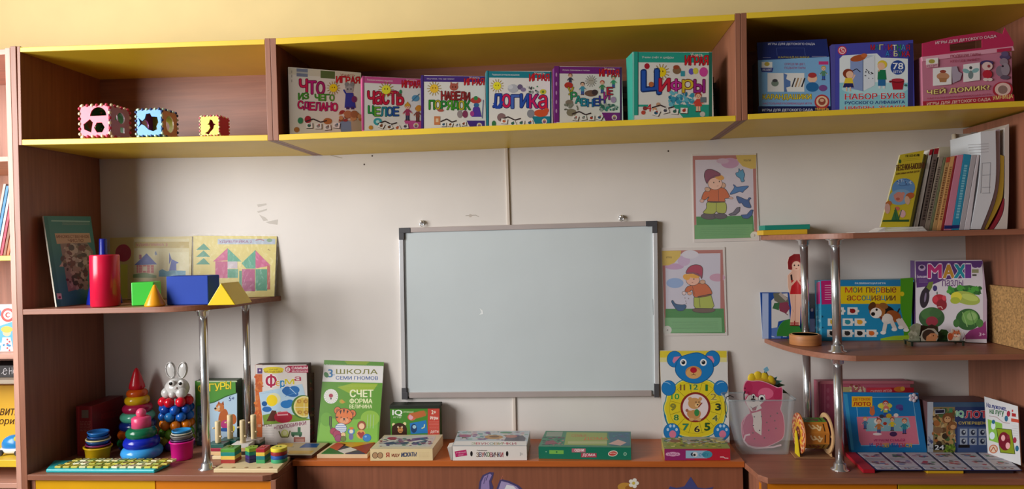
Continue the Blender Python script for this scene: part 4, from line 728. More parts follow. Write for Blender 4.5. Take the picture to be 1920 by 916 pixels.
# peg sorter behind, shape sorter board in front
PWD = mat('e2cda0', .5, grain=.08, gscale=(1, 12, 12)); bd = atz(398, 861, ZC).y
T_ = thing('peg_sorter', 'wooden sorter with four pegs standing on stacked square plates', 'wooden toy', (at(445, 850, -.16).x, -.15, ZC)); xa = at(398, 861, bd).x; xb = at(492, 850, -.15).x
m = M(); m.box((xa, bd, ZO), (xb, -.110, ZC+.012), PWD); m.build('base_board', T_, bevel=.0015)
for (px, yp, tops, py0) in ((409, -.190, ['1f5a50', '9a2038', 'd8b484'], 788), (432, -.143, ['1a6a62', '1a5a52', '7a3a2a'], 776), (455.5, -.190, ['e8e4e0', 'd8b080', '2a2422'], 786), (476, -.143, ['b8b2b0', '1e4a34', '8a2028'], 776)):
    cx = at(px, 820, yp).x; zz_ = ZC+.0122
    for i, col in enumerate(tops[::-1]):
        m = M(); m.box((cx-.030+(i % 2)*.001, yp-.0215, zz_), (cx+.030, yp+.0215, zz_+.0115), mat(col, .4)); m.build('square_plate', T_, bevel=.001); zz_ += .0118
    ht = at(px, py0, yp).z-zz_; m = M(); m.cyl((cx, yp, zz_-.001), .0093, ht, PWD, 24, bev=.003); pg = m.build('peg', T_)
    for (dx, dz) in ((-1, .68), (1, .3), (.2, .22)):
        m = M(); m.cyl((cx+.0085*dx, yp-.004*abs(dx), zz_+ht*dz), .0028, .0075, PWD, 12, ax=(dx, -.5, 0)); m.build('side_pin', pg, loc=parent_loc(T_))
F1, F2, F3 = atz(398, 887.5, ZC), atz(521, 886.5, ZC), atz(545, 862, ZC); F1.y = F2.y = max(F2.y, Y1+.006); F4 = Vector((F1.x+.005, bd-.004, ZC))
F3.y = bd-.004
T_ = thing('shape_sorter_board', 'pale wooden board with dimples and four striped block stacks, front edge', 'wooden toy', (F1+F2+F3+F4)/4)
m = M(); m.prism([p+Vector((0, 0, .0005)) for p in (F1, F2, F3, F4)], (0, 0, .0125), PWD); m.build('board', T_, bevel=.002)
for px in (414, 438, 462, 485, 508):
    p = atz(px, 876, ZC+.0128); p.z = ZC+.0129; m = M(); m.lathe(p, [(.0065, 0), (.0062, .0003), (.001, .0004)], mat('a08058', .6), 20); m.build('dimple', T_)
yb_ = F1.y+.075; zz0 = ZC+.013
def stack(shape, pxl, pxr, cols):
    yy = yb_; xl_, xr_ = at(pxl, 870, yy-.025).x, at(pxr, 870, yy-.025).x; cx = (xl_+xr_)/2; r = (xr_-xl_)/2
    for i, col in enumerate(cols[::-1]):
        m = M(); z = zz0+i*.0116
        if shape == 'round': m.cyl((cx, yy, z), r, .0112, mat(col, .35), 32, bev=.001)
        elif shape == 'penta': m.prism([(cx+r*1.05*math.cos(t), yy+r*1.05*math.sin(t), z) for t in [math.radians(-90+72*j) for j in range(5)]], (0, 0, .0112), mat(col, .35))
        else: m.box((xl_, yy-.022, z), (xr_-.002, yy+.022, z+.0112), mat(col, .35))
        m.build('block', T_, bevel=.0008)
    for dx in (-.35, .1): m = M(); m.cyl((cx+dx*r, yy+.002, zz0+len(cols)*.0116), .004, .002, mat('8a9a3a' if shape != 'rect2' else 'b86a50', .5), 12); m.build('peg_tip', T_)
stack('rect', 413, 441, ['5aa03a', '1f8a80', 'e8c458', 'a03028']); stack('penta', 455, 478, ['8ab03a', '1f7a6a', '3a2a6a', '2a2450']); stack('rect2', 479.5, 497, ['a82030', 'e0c04a', '1f7a7c', '3a9a5a']); stack('round', 503, 532, ['e8d83a', '9a2a30', '2a5aa8', '3aa070'])
# box behind the pole
a = ubox('green box with yellow word ФИГУРЫ and a puppy, behind the chrome pole', (368.5, 713), (444.5, 712.5), -.075, .05, mat('2c4426', .45), face='4a8c34', yr=-.075) if 0 else gbox('game_box', 'green box with yellow word ФИГУРЫ and a puppy, behind the chrome pole', 'box', (368.5, 830), (444.5, 830), (368.5, 713.5), ZO, -.065, -.065, .05, mat('2c4426', .45), face='4f9436')
a.crop(285, 665, 4.074); a.rect(345, 196, 650, 206, 'b8c8a0'); a.poly([(345, 390), (480, 360), (560, 320), (650, 290), (650, 680), (345, 680)], 'b4d0e4'); a.line([(345, 392), (480, 358), (560, 318), (650, 288)], 8, '2a5a2a')
a.rect(345, 390, 400, 690, '4a6a78'); a.scatter(350, 420, 400, 660, ['6a8a9a', '2a4a5a', '8aa8b0'], 30, 14, 3)
a.letters('ФИГУРЫ', 350, 232, 605, 290, ['f4e02c', 'f0d828'], dy=-30, out='6a7a1a'); a.text('5+', 588, 318, 630, 352, '1c2a78', dy=-6)
a.ell(545, 480, 36, 70, 'b8602a', 10); a.ell(520, 400, 32, 34, 'c07038'); a.ell(497, 412, 22, 16, 'e0b080'); a.ell(485, 408, 9, 8, '201814'); a.poly([(500, 375), (510, 352), (525, 372)], 'a05024'); a.poly([(530, 372), (545, 350), (552, 385)], 'a05024'); a.ell(512, 395, 8, 9, 'f4f0e8'); a.ell(512, 396, 4, 5, '201814')
a.ell(620, 490, 26, 40, 'b8602a'); a.ell(560, 530, 34, 34, 'b83a7a'); a.ell(610, 560, 24, 26, 'e0d03a'); a.ell(560, 570, 50, 14, '2a5aa0'); a.done(a.T)
# ================================================================ whiteboard
YB = -.018; ALU = mat('c0b4b0', .35, metal=.25); ALS = mat('e4e4e6', .25, metal=.4)
TLp, TRp, BRp, BLp = (747.5, 427), (1232.5, 413.5), (1236.5, 742), (753, 746)
c = at(990, 744, YB); T = thing('whiteboard', 'large white marker board in aluminium frame on the wall', 'whiteboard', (c.x, -.009, c.z))
L4 = lambda a, b, t: (a[0]+(b[0]-a[0])*t, a[1]+(b[1]-a[1])*t)
def sub(u0, v0, u1, v1): return [L4(L4(TLp, TRp, u), L4(BLp, BRp, u), v) for u, v in ((u0, v0), (u1, v0), (u1, v1), (u0, v1))]
board(sub(.006, .01, .994, .99), 'writing_surface', T, mat('cdd6d8', .22, grain=.02), yb=-.003, yf=YB+.006, bevel=0)
board(sub(.03, 0, .97, .028), 'frame_rail', T, ALU, yb=-.002, yf=YB); board(sub(.03, .968, .97, 1), 'frame_rail', T, ALU, yb=-.002, yf=YB)
board(sub(0, .05, .017, .95), 'frame_rail', T, ALS, yb=-.002, yf=YB); board(sub(.983, .05, 1, .95), 'frame_rail', T, ALS, yb=-.002, yf=YB)
board(sub(.017, .03, .024, .97), 'inner_lip', T, mat('8e9092', .4), yb=-.002, yf=YB+.004)
for u0, v0, u1, v1 in ((0, 0, .045, .03), (.955, 0, 1, .03), (0, .965, .024, 1.008), (.98, .96, 1, 1.008)): board(sub(u0, v0, u1, v1), 'corner_cap', T, mat('4a4a4e', .5), yb=-.001, yf=YB-.0015)
for u0, v0, u1, v1 in ((0, 0, .02, .07), (.98, 0, 1, .07), (0, .94, .02, 1), (.98, .93, 1, 1)): board(sub(u0, v0, u1, v1), 'corner_cap', T, mat('4a4a4e', .5), yb=-.001, yf=YB-.0012)
a = Art((0, YB+.006, 0), (0, -1, 0), lift=.0004); a.poly([(899, 577), (905, 582), (906, 588), (898, 590), (903, 585)], 'f2f6f6'); a.line([(756, 610), (757, 640)], 1, '9aa0a4'); a.line([(1224, 560), (1225, 590)], 1, '8a9094'); a.done(T, 'dent_mark')
for px, py in ((791, 416), (1165, 407)):
    p = at(px, py+(3 if px < 900 else 2), -.010); m = M(); m.cyl(p+Vector((0, .009, .004)), .0085, .004, CHROME, 20, ax=(0, -1, 0)); m.ball(p+Vector((0, -.001, .006)), .0065, CHROME); m.torus(p+Vector((0, -.003, -.002)), .007, .0016, CHROME, 20, 8, ax=(0, 1, 0)); m.tube([p+Vector((0, .008, .004)), p+Vector((0, 0, .004))], .002, CHROME); tag(m.build('wall_hook', loc=p), ('left' if px < 900 else 'right')+' small chrome hook holding the top of the whiteboard', 'hook', 'whiteboard hooks')
# ================================================================ posters
def poster(label, quad, sheet, ox, oy):
    P = [at(x, y, -.0022) for x, y in quad]; m = M(); m.hexa(P, [p+Vector((0, .0012, 0)) for p in P], mat('ded6d0', .3)); c = sum(P, Vector())/4; T = thing('poster', label, 'poster', (c.x, -.002, c.z), 'pinned nursery posters'); m.build('sheet', T)
    m = M(); m.add([p+Vector((0, -.0012, 0)) for p in P], [(0, 1, 2, 3)], film2); m.build('plastic_sleeve', T)
    a = Art((0, -.0022, 0), (0, -1, 0), lift=.0001, step=.000006); a.crop(ox, oy, 5.086); a.T = T; return a
film2 = mat('e8e4e4', .12, alpha=.10, coat=.5)
a = poster('poster of a child in a purple hat facing blue birds, upper right of board', [(1297, 289), (1418, 287), (1424, 451), (1301, 454)], None, 1290, 280)
a.poly([(45, 62), (645, 50), (662, 840), (62, 855)], 'b87068'); a.poly([(68, 100), (618, 90), (632, 760), (80, 770)], 'd6ccd6'); a.ell(400, 130, 85, 50, 'c898b8'); a.ell(330, 110, 60, 26, 'ceb0c4')
a.poly([(455, 55), (650, 50), (648, 180), (600, 185), (520, 160), (475, 110)], 'd8b850'); a.text('УШЛИ', 530, 95, 600, 112, '5a4a10', bold=.05)
a.poly([(78, 640), (620, 628), (630, 780), (82, 775)], '3a8a40'); a.poly([(62, 720), (615, 712), (618, 840), (64, 855)], '6aa868'); a.lines(120, 748, 585, 815, 5, '2a5a34', dy=-6); a.ell(634, 818, 40, 36, 'd8d8d0'); a.text('3', 628, 808, 640, 828, '3a3a3a')
a.oell(205, 635, 80, 30, '5a5058', wd=5); a.oell(310, 635, 62, 26, '5a5058', wd=5)
a.opoly([(190, 500), (350, 500), (360, 600), (290, 605), (270, 590), (240, 615), (145, 605), (175, 560)], 'b0b848'); a.line([(270, 510), (268, 600)], 5, '5a5a20')
a.opoly([(190, 385), (240, 370), (340, 368), (385, 420), (395, 460), (350, 470), (345, 500), (190, 500), (200, 450), (165, 480), (130, 470), (150, 410)], 'd0662e'); a.line([(290, 385), (292, 490)], 4, '7a3a1a'); a.line([(190, 498), (345, 500)], 10, '4a2a1a')
a.oell(133, 490, 20, 16, 'e0b0a0', wd=3); a.oell(408, 462, 22, 10, 'e0b0a0', wd=3, rot=10); a.oell(185, 380, 26, 20, 'd8a888', wd=4, rot=20); a.oell(335, 342, 24, 24, 'd8a888', wd=4)
a.oell(258, 325, 68, 58, 'f0c0a8', wd=4); a.ell(300, 265, 45, 25, 'e0a040', 15); a.opoly([(155, 240), (170, 200), (210, 188), (265, 205), (310, 240), (230, 265), (190, 300), (180, 325), (160, 280)], '8a3a5a', wd=5); a.line([(180, 315), (205, 280), (250, 255), (310, 242)], 16, '7a3050')
a.ell(245, 315, 5, 8, '20180f'); a.ell(298, 305, 5, 8, '20180f'); a.line([(275, 350), (290, 346)], 4, 'a03030')
a.opoly([(455, 225), (480, 215), (485, 180), (500, 205), (520, 190), (530, 215), (540, 240), (530, 280), (538, 300), (510, 308), (495, 275), (465, 255)], '4a9ac0', '1a4a70'); a.opoly([(400, 425), (440, 365), (430, 335), (450, 345), (470, 358), (575, 348), (530, 395), (520, 410), (490, 402), (440, 420)], '3a7ab8', '1a3a70')
a.opoly([(460, 450), (490, 452), (560, 480), (580, 460), (600, 465), (580, 490), (600, 552), (540, 545), (510, 510), (485, 510)], '2a5a9a', '142a50'); a.opoly([(505, 625), (560, 620), (600, 575), (620, 575), (610, 625), (570, 660), (525, 655)], '2a5a9a', '142a50'); a.opoly([(385, 618), (430, 600), (465, 555), (495, 550), (490, 590), (450, 625), (400, 628)], '6a6478'); a.done(a.T)
a = poster('poster of a child bending down to feed a blue bird, lower right of board', [(1239, 464), (1359, 463), (1364, 628), (1247, 629)], None, 1235, 455)
a.poly([(30, 75), (610, 65), (640, 850), (60, 858)], 'b87068'); a.poly([(62, 105), (588, 98), (612, 775), (72, 775)], 'd2cedc'); a.ell(150, 225, 90, 30, 'c8a0c4'); a.ell(240, 170, 60, 50, 'cdb2d0'); a.ell(560, 330, 75, 38, 'd0a0b8'); a.rect(588, 100, 612, 775, 'b87068'); a.ell(155, 382, 82, 48, '94b0dc'); a.ell(300, 110, 80, 40, 'dcd8e2')
a.poly([(30, 75), (215, 75), (205, 130), (150, 190), (90, 215), (35, 215)], 'd8b850'); a.text('УТРО', 70, 130, 125, 147, '5a4a10', bold=.05); a.poly([(64, 628), (620, 625), (632, 860), (66, 860)], '3a8a40'); a.poly([(58, 712), (598, 712), (604, 850), (62, 855)], '78b47a'); a.lines(125, 745, 565, 815, 6, '2a5a34', dy=4); a.ell(82, 830, 42, 40, 'd8d8d0'); a.text('4', 76, 822, 90, 840, '3a3a3a')
a.oell(430, 640, 108, 26, '6a5248', wd=5); a.opoly([(335, 520), (500, 495), (530, 600), (510, 625), (350, 622), (335, 600)], 'b0bc48'); a.line([(385, 520), (395, 615)], 5, '5a5a20')
a.opoly([(330, 500), (320, 450), (280, 470), (250, 460), (270, 420), (320, 400), (400, 380), (450, 390), (495, 440), (500, 495), (370, 520)], 'd0662e'); a.line([(320, 410), (345, 495)], 4, '7a3a1a'); a.line([(370, 515), (500, 488)], 10, '4a2a1a'); a.oell(242, 478, 18, 18, 'e8d0d0', wd=4); a.oell(295, 480, 22, 16, 'e8a888', wd=3)
a.oell(418, 372, 26, 20, 'd8a888', wd=4); a.oell(325, 355, 64, 50, 'f0b8a0', wd=4); a.ell(265, 325, 35, 28, 'e8a83a', 20); a.ell(330, 315, 60, 20, 'e8a83a', 8); a.opoly([(260, 290), (285, 235), (340, 208), (395, 215), (420, 250), (410, 340), (385, 300), (320, 285)], 'b02c50', wd=5); a.line([(262, 288), (330, 285), (410, 320)], 16, '8a4a5a')
a.ell(335, 345, 5, 7, '20180f'); a.line([(315, 378), (328, 378)], 4, '8a2020')
for x, y in ((250, 525), (285, 530), (258, 555), (262, 575)): a.ell(x, y, 4, 5, '8a6a5a')
a.opoly([(122, 560), (135, 548), (160, 580), (220, 590), (250, 588), (262, 610), (230, 645), (185, 645), (150, 610)], '1f5a86', '0f2a48'); a.done(a.T)
# ================================================================ things on the long bench
ZB = ZM+.0005
a = gbox('game_box', 'white and orange ФЕРМА box standing beside the chrome poles', 'box', (480, 830), (578.5, 830), (480, 684), ZB, -.075, -.072, .045, mat('4a362c', .5), face='e0d8d2'); a.crop(470, 670, 5.385)
a.rect(48, 70, 118, 860, 'd06a34'); a.scatter(50, 180, 115, 600, ['c85a28', 'd88040', 'c06030'], 40, 20, 2); a.rect(50, 72, 118, 165, 'e0d8d2'); a.rect(68, 105, 118, 160, '5a3a78'); a.ell(93, 128, 10, 10, 'e0d0d8')
a.ell(230, 118, 105, 26, 'e0cc2a'); a.ell(230, 135, 100, 24, 'e0cc2a'); a.text('УМНЫЙ', 185, 108, 275, 124, '7a6a30'); a.text('МАТЕМАТИКА', 140, 132, 322, 152, '9a7a1a', bold=.05)
a.poly([(350, 100), (380, 82), (580, 78), (582, 150), (375, 150), (350, 135)], 'b02a50'); a.ell(378, 120, 23, 24, 'e8d8d8'); a.text('А', 368, 105, 390, 138, 'b02a50'); a.text('САМЫМ', 415, 90, 575, 118, 'f0e4e4', bold=.06); a.text('МАЛЕНЬКИМ', 418, 127, 575, 144, 'f0e4e4', bold=.02)
for ch, x0, y0, x1, y1, cc in (('Ф', 155, 168, 260, 300, 'b01e4a'), ('е', 256, 235, 298, 285, 'e0a83a'), ('р', 300, 230, 345, 318, '2a86c0'), ('м', 345, 215, 440, 268, 'd8c838'), ('а', 442, 190, 508, 235, 'b0204a')): a.text(ch, x0, y0, x1, y1, cc, out='f4f0ea', ow=.05, bold=.07)
a.poly([(85, 350), (520, 265), (545, 350), (600, 640), (130, 680)], 'b8d4e8'); a.lines(100, 345, 230, 360, 2, '4a6a8a', dy=-14)
a.ell(235, 415, 68, 60, 'e0e0b8'); a.ell(215, 432, 56, 58, 'f4d420'); a.ell(400, 350, 85, 42, '2a6ab0', 15); a.ell(370, 330, 45, 40, '2a6ab0'); a.ell(440, 325, 55, 40, '2f72b8'); a.line([(395, 305), (462, 368)], 7, 'b8d4f0'); a.line([(350, 390), (460, 350)], 5, '5a9ad0')
a.ell(360, 470, 58, 40, '2a7cc4'); a.ell(395, 450, 40, 28, '2a7cc4'); a.ell(140, 465, 28, 26, '1f5a9a'); a.ell(165, 520, 48, 28, '2a6ab0'); a.poly([(120, 580), (300, 540), (600, 620), (600, 680), (135, 680)], '7a9a3a')
a.poly([(160, 640), (215, 530), (260, 535), (250, 640)], '5a2a20'); a.ell(330, 600, 92, 58, 'a82038'); a.poly([(265, 550), (370, 535), (380, 580), (270, 585)], 'e0a0a8'); a.rect(275, 552, 375, 572, 'c03048', dy=-6)
a.xmax = 470+583/5.385; a.ell(530, 495, 118, 118, '4a7a3a'); a.ell(540, 495, 105, 108, 'e8dc9a'); a.ell(540, 495, 88, 92, 'd8b850'); a.line([(445, 500), (582, 500)], 5, 'f0ecc8'); a.line([(540, 400), (540, 595)], 5, 'f0ecc8')
for x, y in ((490, 440), (555, 440), (495, 550), (560, 550)): a.ell(x, y, 24, 20, 'b8883a'); a.ell(x+4, y, 10, 9, 'd8b058')
a.xmax = 1e9
a.poly([(130, 680), (600, 628), (600, 860), (135, 860)], 'e0d8d2'); a.text('+ПОЛОВИНКИ', 235, 690, 560, 728, '8a2a5a', dy=-52, bold=.05); a.text('10', 75, 672, 105, 700, 'e8d8c0'); a.text('игры', 118, 672, 210, 700, '6a4a4a', bold=.05); a.lines(110, 715, 240, 850, 9, '6a6468')
a.ell(345, 765, 38, 40, 'd0d880'); a.line([(285, 740), (310, 800), (380, 800), (400, 735)], 12, '6a6a2a'); a.ell(345, 760, 22, 26, 'e8e8b8'); a.rect(410, 750, 520, 785, '4a7a5a'); a.rect(475, 700, 505, 750, '4a7a5a'); a.ell(430, 785, 14, 14, '3a5a4a'); a.ell(500, 785, 14, 14, '3a5a4a'); a.rect(435, 800, 550, 850, 'a86a60'); a.rect(455, 820, 540, 850, 'c09080'); a.done(a.T)
s_ = sideart(a, True); s_.poly([(579.5, 700), (589, 698), (589, 822), (579.5, 826)], '5a4434'); s_.scatter(581, 706, 587, 815, ['7a6a3a', '8a3a3a', '3a5a3a', 'a08a5a'], 30, 3, 4); s_.done(a.T, 'side_print')
a = qbox('writing_pad', 'green spiral pad ШКОЛА СЕМИ ГНОМОВ with a tiger cub leaning on the wall', 'pad', (593, 829), (709, 831), (720, 679), (608, 675), ZB, -.085, -.085, -.010, .004, mat('d8d8c8', .6), face='5c9a1e'); a.crop(590, 665, 5.386)
a.poly([(96, 52), (700, 72), (698, 112), (94, 100)], '5a9430'); a.poly([(300, 60), (560, 65), (520, 98), (330, 92)], '8aa82a'); a.poly([(92, 100), (695, 112), (686, 282), (78, 268)], 'e8e6e4')
for i in range(36): a.line([(100+i*16.4, 92+i*.5), (102+i*16.4, 108+i*.5)], 5, 'dcdcd8'); a.k -= a.step
a.text('3', 138, 145, 182, 225, '2a7ab8', bold=.06); a.text('+', 186, 190, 205, 210, '2a7ab8'); a.ell(118, 200, 22, 30, '4a8a4a', -30); a.text('ШКОЛА', 218, 142, 635, 190, '7a7a1e', dy=3, bold=.05); a.text('СЕМИ ГНОМОВ', 215, 212, 640, 248, '2a5aa0', dy=3, bold=.05)
a.poly([(230, 325), (380, 285), (640, 290), (600, 350), (350, 385)], '9ab81e'); a.lines(235, 312, 640, 324, 1, 'e0e8a0'); a.ell(165, 417, 72, 74, 'f0f0ec'); a.ell(165, 417, 55, 57, 'e4e4dc'); a.ell(165, 410, 22, 20, 'b02a4a'); a.ell(165, 440, 8, 10, '4a3a3a')
for i in range(18): t = i*.35; a.ell(165+63*math.cos(t), 417+64*math.sin(t), 4, 4, '7a8a7a', n=6); a.k -= a.step
a.text('СЧЕТ', 358, 350, 590, 425, 'f0f4c8', bold=.09); a.text('ФОРМА', 355, 438, 582, 490, 'e8f0b8', bold=.08); a.text('ВЕЛИЧИНА', 352, 500, 580, 538, 'e8f0b8', bold=.06); a.ell(275, 470, 26, 20, 'b8a82a', 20); a.poly([(270, 440), (285, 465), (315, 475), (280, 485)], 'd8902a')
a.poly([(60, 680), (180, 640), (420, 650), (640, 620), (635, 885), (25, 870)], '7cb83a'); a.ell(560, 640, 95, 80, '8cbc3a'); a.ell(120, 650, 60, 70, '6aa82a')
for x in (530, 560, 590): a.line([(x, 740), (x+8, 600)], 5, 'a8c8a0')
a.opoly([(150, 620), (170, 622), (172, 720), (190, 760), (165, 760), (150, 700)], '5a6a2a', '1a1a14', 6)
for x, y in ((232, 560), (382, 590)): a.oell(x, y, 34, 36, 'e07a3a', '5a1e10', 6); a.ell(x, y, 18, 20, 'a85a3a')
a.oell(298, 620, 86, 82, 'e47a3a', '5a1e10', 6); 
for pts in ([(250, 560), (262, 600), (275, 555)], [(285, 548), (296, 592), (308, 548)], [(325, 556), (325, 598), (345, 565)], [(215, 620), (245, 625), (218, 640)], [(383, 640), (352, 640), (378, 660)]): a.poly(pts, '2a1a14')
a.ell(298, 662, 46, 30, 'e8a070'); a.ell(298, 645, 12, 9, '2a1410'); a.ell(268, 628, 7, 5, '2a1410'); a.ell(330, 634, 7, 5, '2a1410'); a.line([(298, 655), (285, 668)], 4, '5a1e10'); a.line([(298, 655), (315, 668)], 4, '5a1e10')
a.oell(265, 740, 58, 52, 'e0e4ec', '3a4a7a', 5)
for i in range(4): a.line([(212, 712+i*18), (318, 712+i*18)], 6, '3a70b8')
for x, y, r, c1 in ((190, 770, 34, 'a83050'), (225, 800, 40, 'a8305a'), (240, 840, 36, '9a3a6a'), (290, 805, 24, 'e8c890'), (290, 845, 28, '6a7a2a')): a.oell(x, y, r, r, c1, '5a1e2a', 4)
a.oell(370, 770, 34, 34, '4a90c0', '2a5a80', 4); a.ell(370, 772, 20, 20, 'e8dcc8'); a.ell(372, 740, 22, 14, 'd8702a'); a.ell(368, 825, 24, 32, '6a6aa0'); a.oell(475, 712, 42, 46, '9a4a24', '5a2a14', 4); a.ell(475, 718, 28, 30, 'f0c8a0'); a.ell(468, 800, 46, 46, 'd8a04a'); a.poly([(430, 790), (450, 772), (470, 785), (490, 772), (505, 792), (470, 845)], 'a02a28'); a.oell(528, 835, 42, 38, '2a7ac0', '1a4a80', 4); a.ell(516, 822, 12, 10, '7ab0e0'); a.done(a.T)
# wooden insert board and tangram
def slabtop(name, label, pts, z, th, mt, cat='wooden puzzle', group='wooden puzzles on the bench'):
    P = [atz(x, y, z+th) for x, y in pts]
    for p in P: p.y = min(p.y, -.005)
    c = sum(P, Vector())/len(P); c.z = z; T = thing(name, label, cat, c, group); m = M(); m.prism([(p.x, p.y, z+th) for p in P], (0, 0, -th), mt); m.build('base_board', T, bevel=.001)
    a = Art(P[0], (0, 0, 1), lift=.0003, step=.000006); a.T = T; return a
a = slabtop('insert_puzzle', 'wooden insert board with yellow and blue pieces beside the tangram', [(537, 851), (585, 851.5), (618, 829), (520, 829)], ZB, .0125, mat('5a2a1a', .5)); a.crop(500, 810, 8.727)
a.poly([(335, 372), (735, 376), (1000, 172), (190, 172), (180, 200), (300, 330)], 'b8a684'); a.poly([(370, 300), (780, 300), (720, 352), (350, 352)], 'c8a040'); a.poly([(190, 180), (440, 180), (420, 235), (130, 240)], 'c8a03a'); a.poly([(560, 230), (640, 178), (870, 182), (820, 248), (530, 252)], '24508c'); a.poly([(380, 245), (455, 232), (440, 242)], '2a1a14'); a.poly([(300, 335), (370, 322), (360, 330)], '2a1a14'); a.done(a.T)
a = slabtop('tangram_puzzle', 'wooden tangram tray of red, green, yellow and white pieces', [(594, 851.5), (689, 851.5), (706, 829), (626, 829)], ZB, .0125, mat('dcc098', .5)); 
TG = [([(602, 850.5), (618, 839), (645, 850.5)], '2a6a30'), ([(618, 838.5), (632, 829.8), (650, 833.5), (633, 844.5)], 'c0502c'), ([(632, 829.5), (704, 829.5), (658, 839.5)], 'd8a01c'), ([(633, 844.5), (645, 834.5), (657, 839), (646, 842)], '2a1e3a'), ([(633, 845), (657, 838.7), (671, 843.7), (646, 850.7)], 'd8d0c8'), ([(659, 840), (704, 829.8), (687, 850.5)], '9a2a20'), ([(648, 850.7), (672, 844.2), (685, 850.7)], '3a3450')]
for pts, cc in TG:
    P = [atz(x, y, ZB+.0125) for x, y in pts]
    P = [Vector((p.x, min(p.y, -.008), ZB+.0126)) for p in P]; cen = sum(P, Vector())/len(P); P = [p+(cen-p)*.03 for p in P]; m = M(); m.prism([p+Vector((0, 0, .0022)) for p in P], (0, 0, -.002), mat(cc, .45)); m.build('tangram_piece', a.T)
# cream box
f, t = fbox('game_box', 'cream box Я ИДУ ИСКАТЬ! lying on the bench beside the tangram', 'box', (694.5, 863), (811.5, 862.5), 841, (721, 815), (830.5, 814), ZB, mat('d0b084', .55), 'd8ccac', 'ead2a0', 'flat game boxes on the bench'); f.crop(680, 740, 5.206)
f.oell(122, 588, 26, 28, 'b89068', '4a3420', 5); f.oell(172, 588, 24, 28, 'b89068', '4a3420', 5); f.text('Я', 228, 562, 260, 605, 'b02020', bold=.08); f.text('ИДУ', 285, 572, 360, 606, '8a2a1a', bold=.07); f.text('ИСКАТЬ!', 378, 562, 525, 604, '16386a', dy=-8, bold=.08); f.lines(550, 560, 650, 612, 5, 'b89a70'); f.done(f.T, 'front_print')
t.crop(680, 740, 5.206); t.poly([(150, 505), (225, 405), (720, 400), (660, 505)], 'c8c8c0'); t.ell(290, 425, 50, 14, 'a83a58'); t.poly([(190, 470), (300, 455), (520, 460), (640, 440), (600, 480), (250, 485)], '3a4a6a'); t.poly([(380, 445), (480, 425), (640, 410), (620, 430), (450, 455)], '6a3a6a'); t.scatter(170, 420, 680, 500, ['3a4a70', '8a3a50', 'b8b8b0', '4a7a70', 'e0d8c0', '7a5a80'], 90, 20, 7); t.done(t.T, 'top_print')
a = gbox('game_box', 'small green IQ box with a brown bear behind the cream box', 'box', (733, 829), (825, 829), (733, 763.5), ZB, -.062, -.06, .045, mat('3c5a24', .5), face='4a8a30'); a.crop(680, 740, 5.206)
a.text('IQ', 292, 145, 385, 205, 'f0f4ec', bold=.08); a.text('ИГРЫ', 300, 208, 375, 225, 'c8d8b8'); a.text('для малышей', 398, 150, 495, 175, 'c8e0a8', dy=4); a.rect(635, 118, 750, 395, 'c84a3c'); a.text('2+', 672, 148, 715, 185, 'f0ecd8', bold=.06); a.text('Игры', 660, 205, 735, 245, 'f0dcd0', bold=.06); a.lines(650, 258, 745, 330, 6, 'e8c0b0'); a.text('дети', 662, 345, 740, 375, 'f0dcd0')
a.ell(480, 215, 42, 34, 'd06a50'); a.ell(470, 215, 22, 26, 'e0a8b8'); a.ell(570, 185, 60, 34, '7a8a3a', -10); a.poly([(450, 180), (600, 150), (620, 200), (520, 230)], 'c06a3a'); a.poly([(460, 275), (620, 245), (635, 370), (470, 380)], '2a7ac0'); a.ell(500, 325, 30, 44, '24406a'); a.ell(505, 310, 18, 18, 'a0c8d8'); a.line([(575, 325), (600, 315), (605, 285)], 10, 'd8e0a0')
a.ell(302, 288, 16, 16, 'e8d8a0'); a.ell(410, 280, 16, 16, 'e8d8a0'); a.ell(358, 335, 74, 64, '3a2014'); a.rect(285, 335, 432, 395, '3a2014'); a.ell(368, 340, 26, 30, 'c88a50'); a.ell(365, 322, 7, 8, '1a1010'); a.ell(345, 312, 7, 10, 'e8d8b0'); a.ell(385, 312, 7, 10, 'e8d8b0'); a.line([(355, 352), (382, 352)], 6, '5a2a1a'); a.done(a.T)
m = M(); f4 = a.corners; m.hexa([p+Vector((0, -.002, .0)) for p in (f4[0]+Vector((-.002, 0, .008)), f4[1]+Vector((.002, 0, .008)), f4[1]+Vector((.002, 0, -.004)), f4[0]+Vector((-.002, 0, -.004)))], [p+Vector((0, .049, .0)) for p in (f4[0]+Vector((-.002, 0, .008)), f4[1]+Vector((.002, 0, .008)), f4[1]+Vector((.002, 0, -.004)), f4[0]+Vector((-.002, 0, -.004)))], mat('1c2418', .5)); m.build('lid', a.T, bevel=.001)
m = M(); m.torus((f4[0]+f4[1])/2+Vector((-.025, .015, .009)), .006, .001, mat('202020', .4), 16, 6, ax=(0, 1, 0), a0=0, a1=math.pi); m.build('string_loop', a.T)
# white box
f, t = fbox('game_box', 'white carton with magenta sticker and slots lying on the bench', 'box', (849, 862.5), (988, 862), 836, (859.5, 807), (994, 807), ZB, mat('e4dcd4', .5), 'c8ccd0', 'ece4dc', 'flat game boxes on the bench'); f.crop(680, 740, 5.206)
f.poly([(898, 550), (1010, 532), (1020, 588), (908, 606)], 'c02868'); f.text('УЧЁНЫЙ', 912, 556, 1005, 570, 'f0c8d8', dy=-8); f.text('КОТ', 935, 580, 985, 592, 'f0c8d8', dy=-4)
for x in (1062, 1410): f.ell(x, 572, 12, 26, '1a1618')
f.text('Развивающие', 1115, 534, 1215, 548, '4a3a3a'); f.letters('ЗВУКОВИЧКИ', 1108, 556, 1372, 602, ['8a6a4a', '3a3a6a', 'a83040', '3a3a50', '5a8a4a', 'a84a5a', '6a5a6a']); f.text('3+', 1535, 560, 1560, 590, 'a0a0a0'); f.done(f.T, 'front_print')
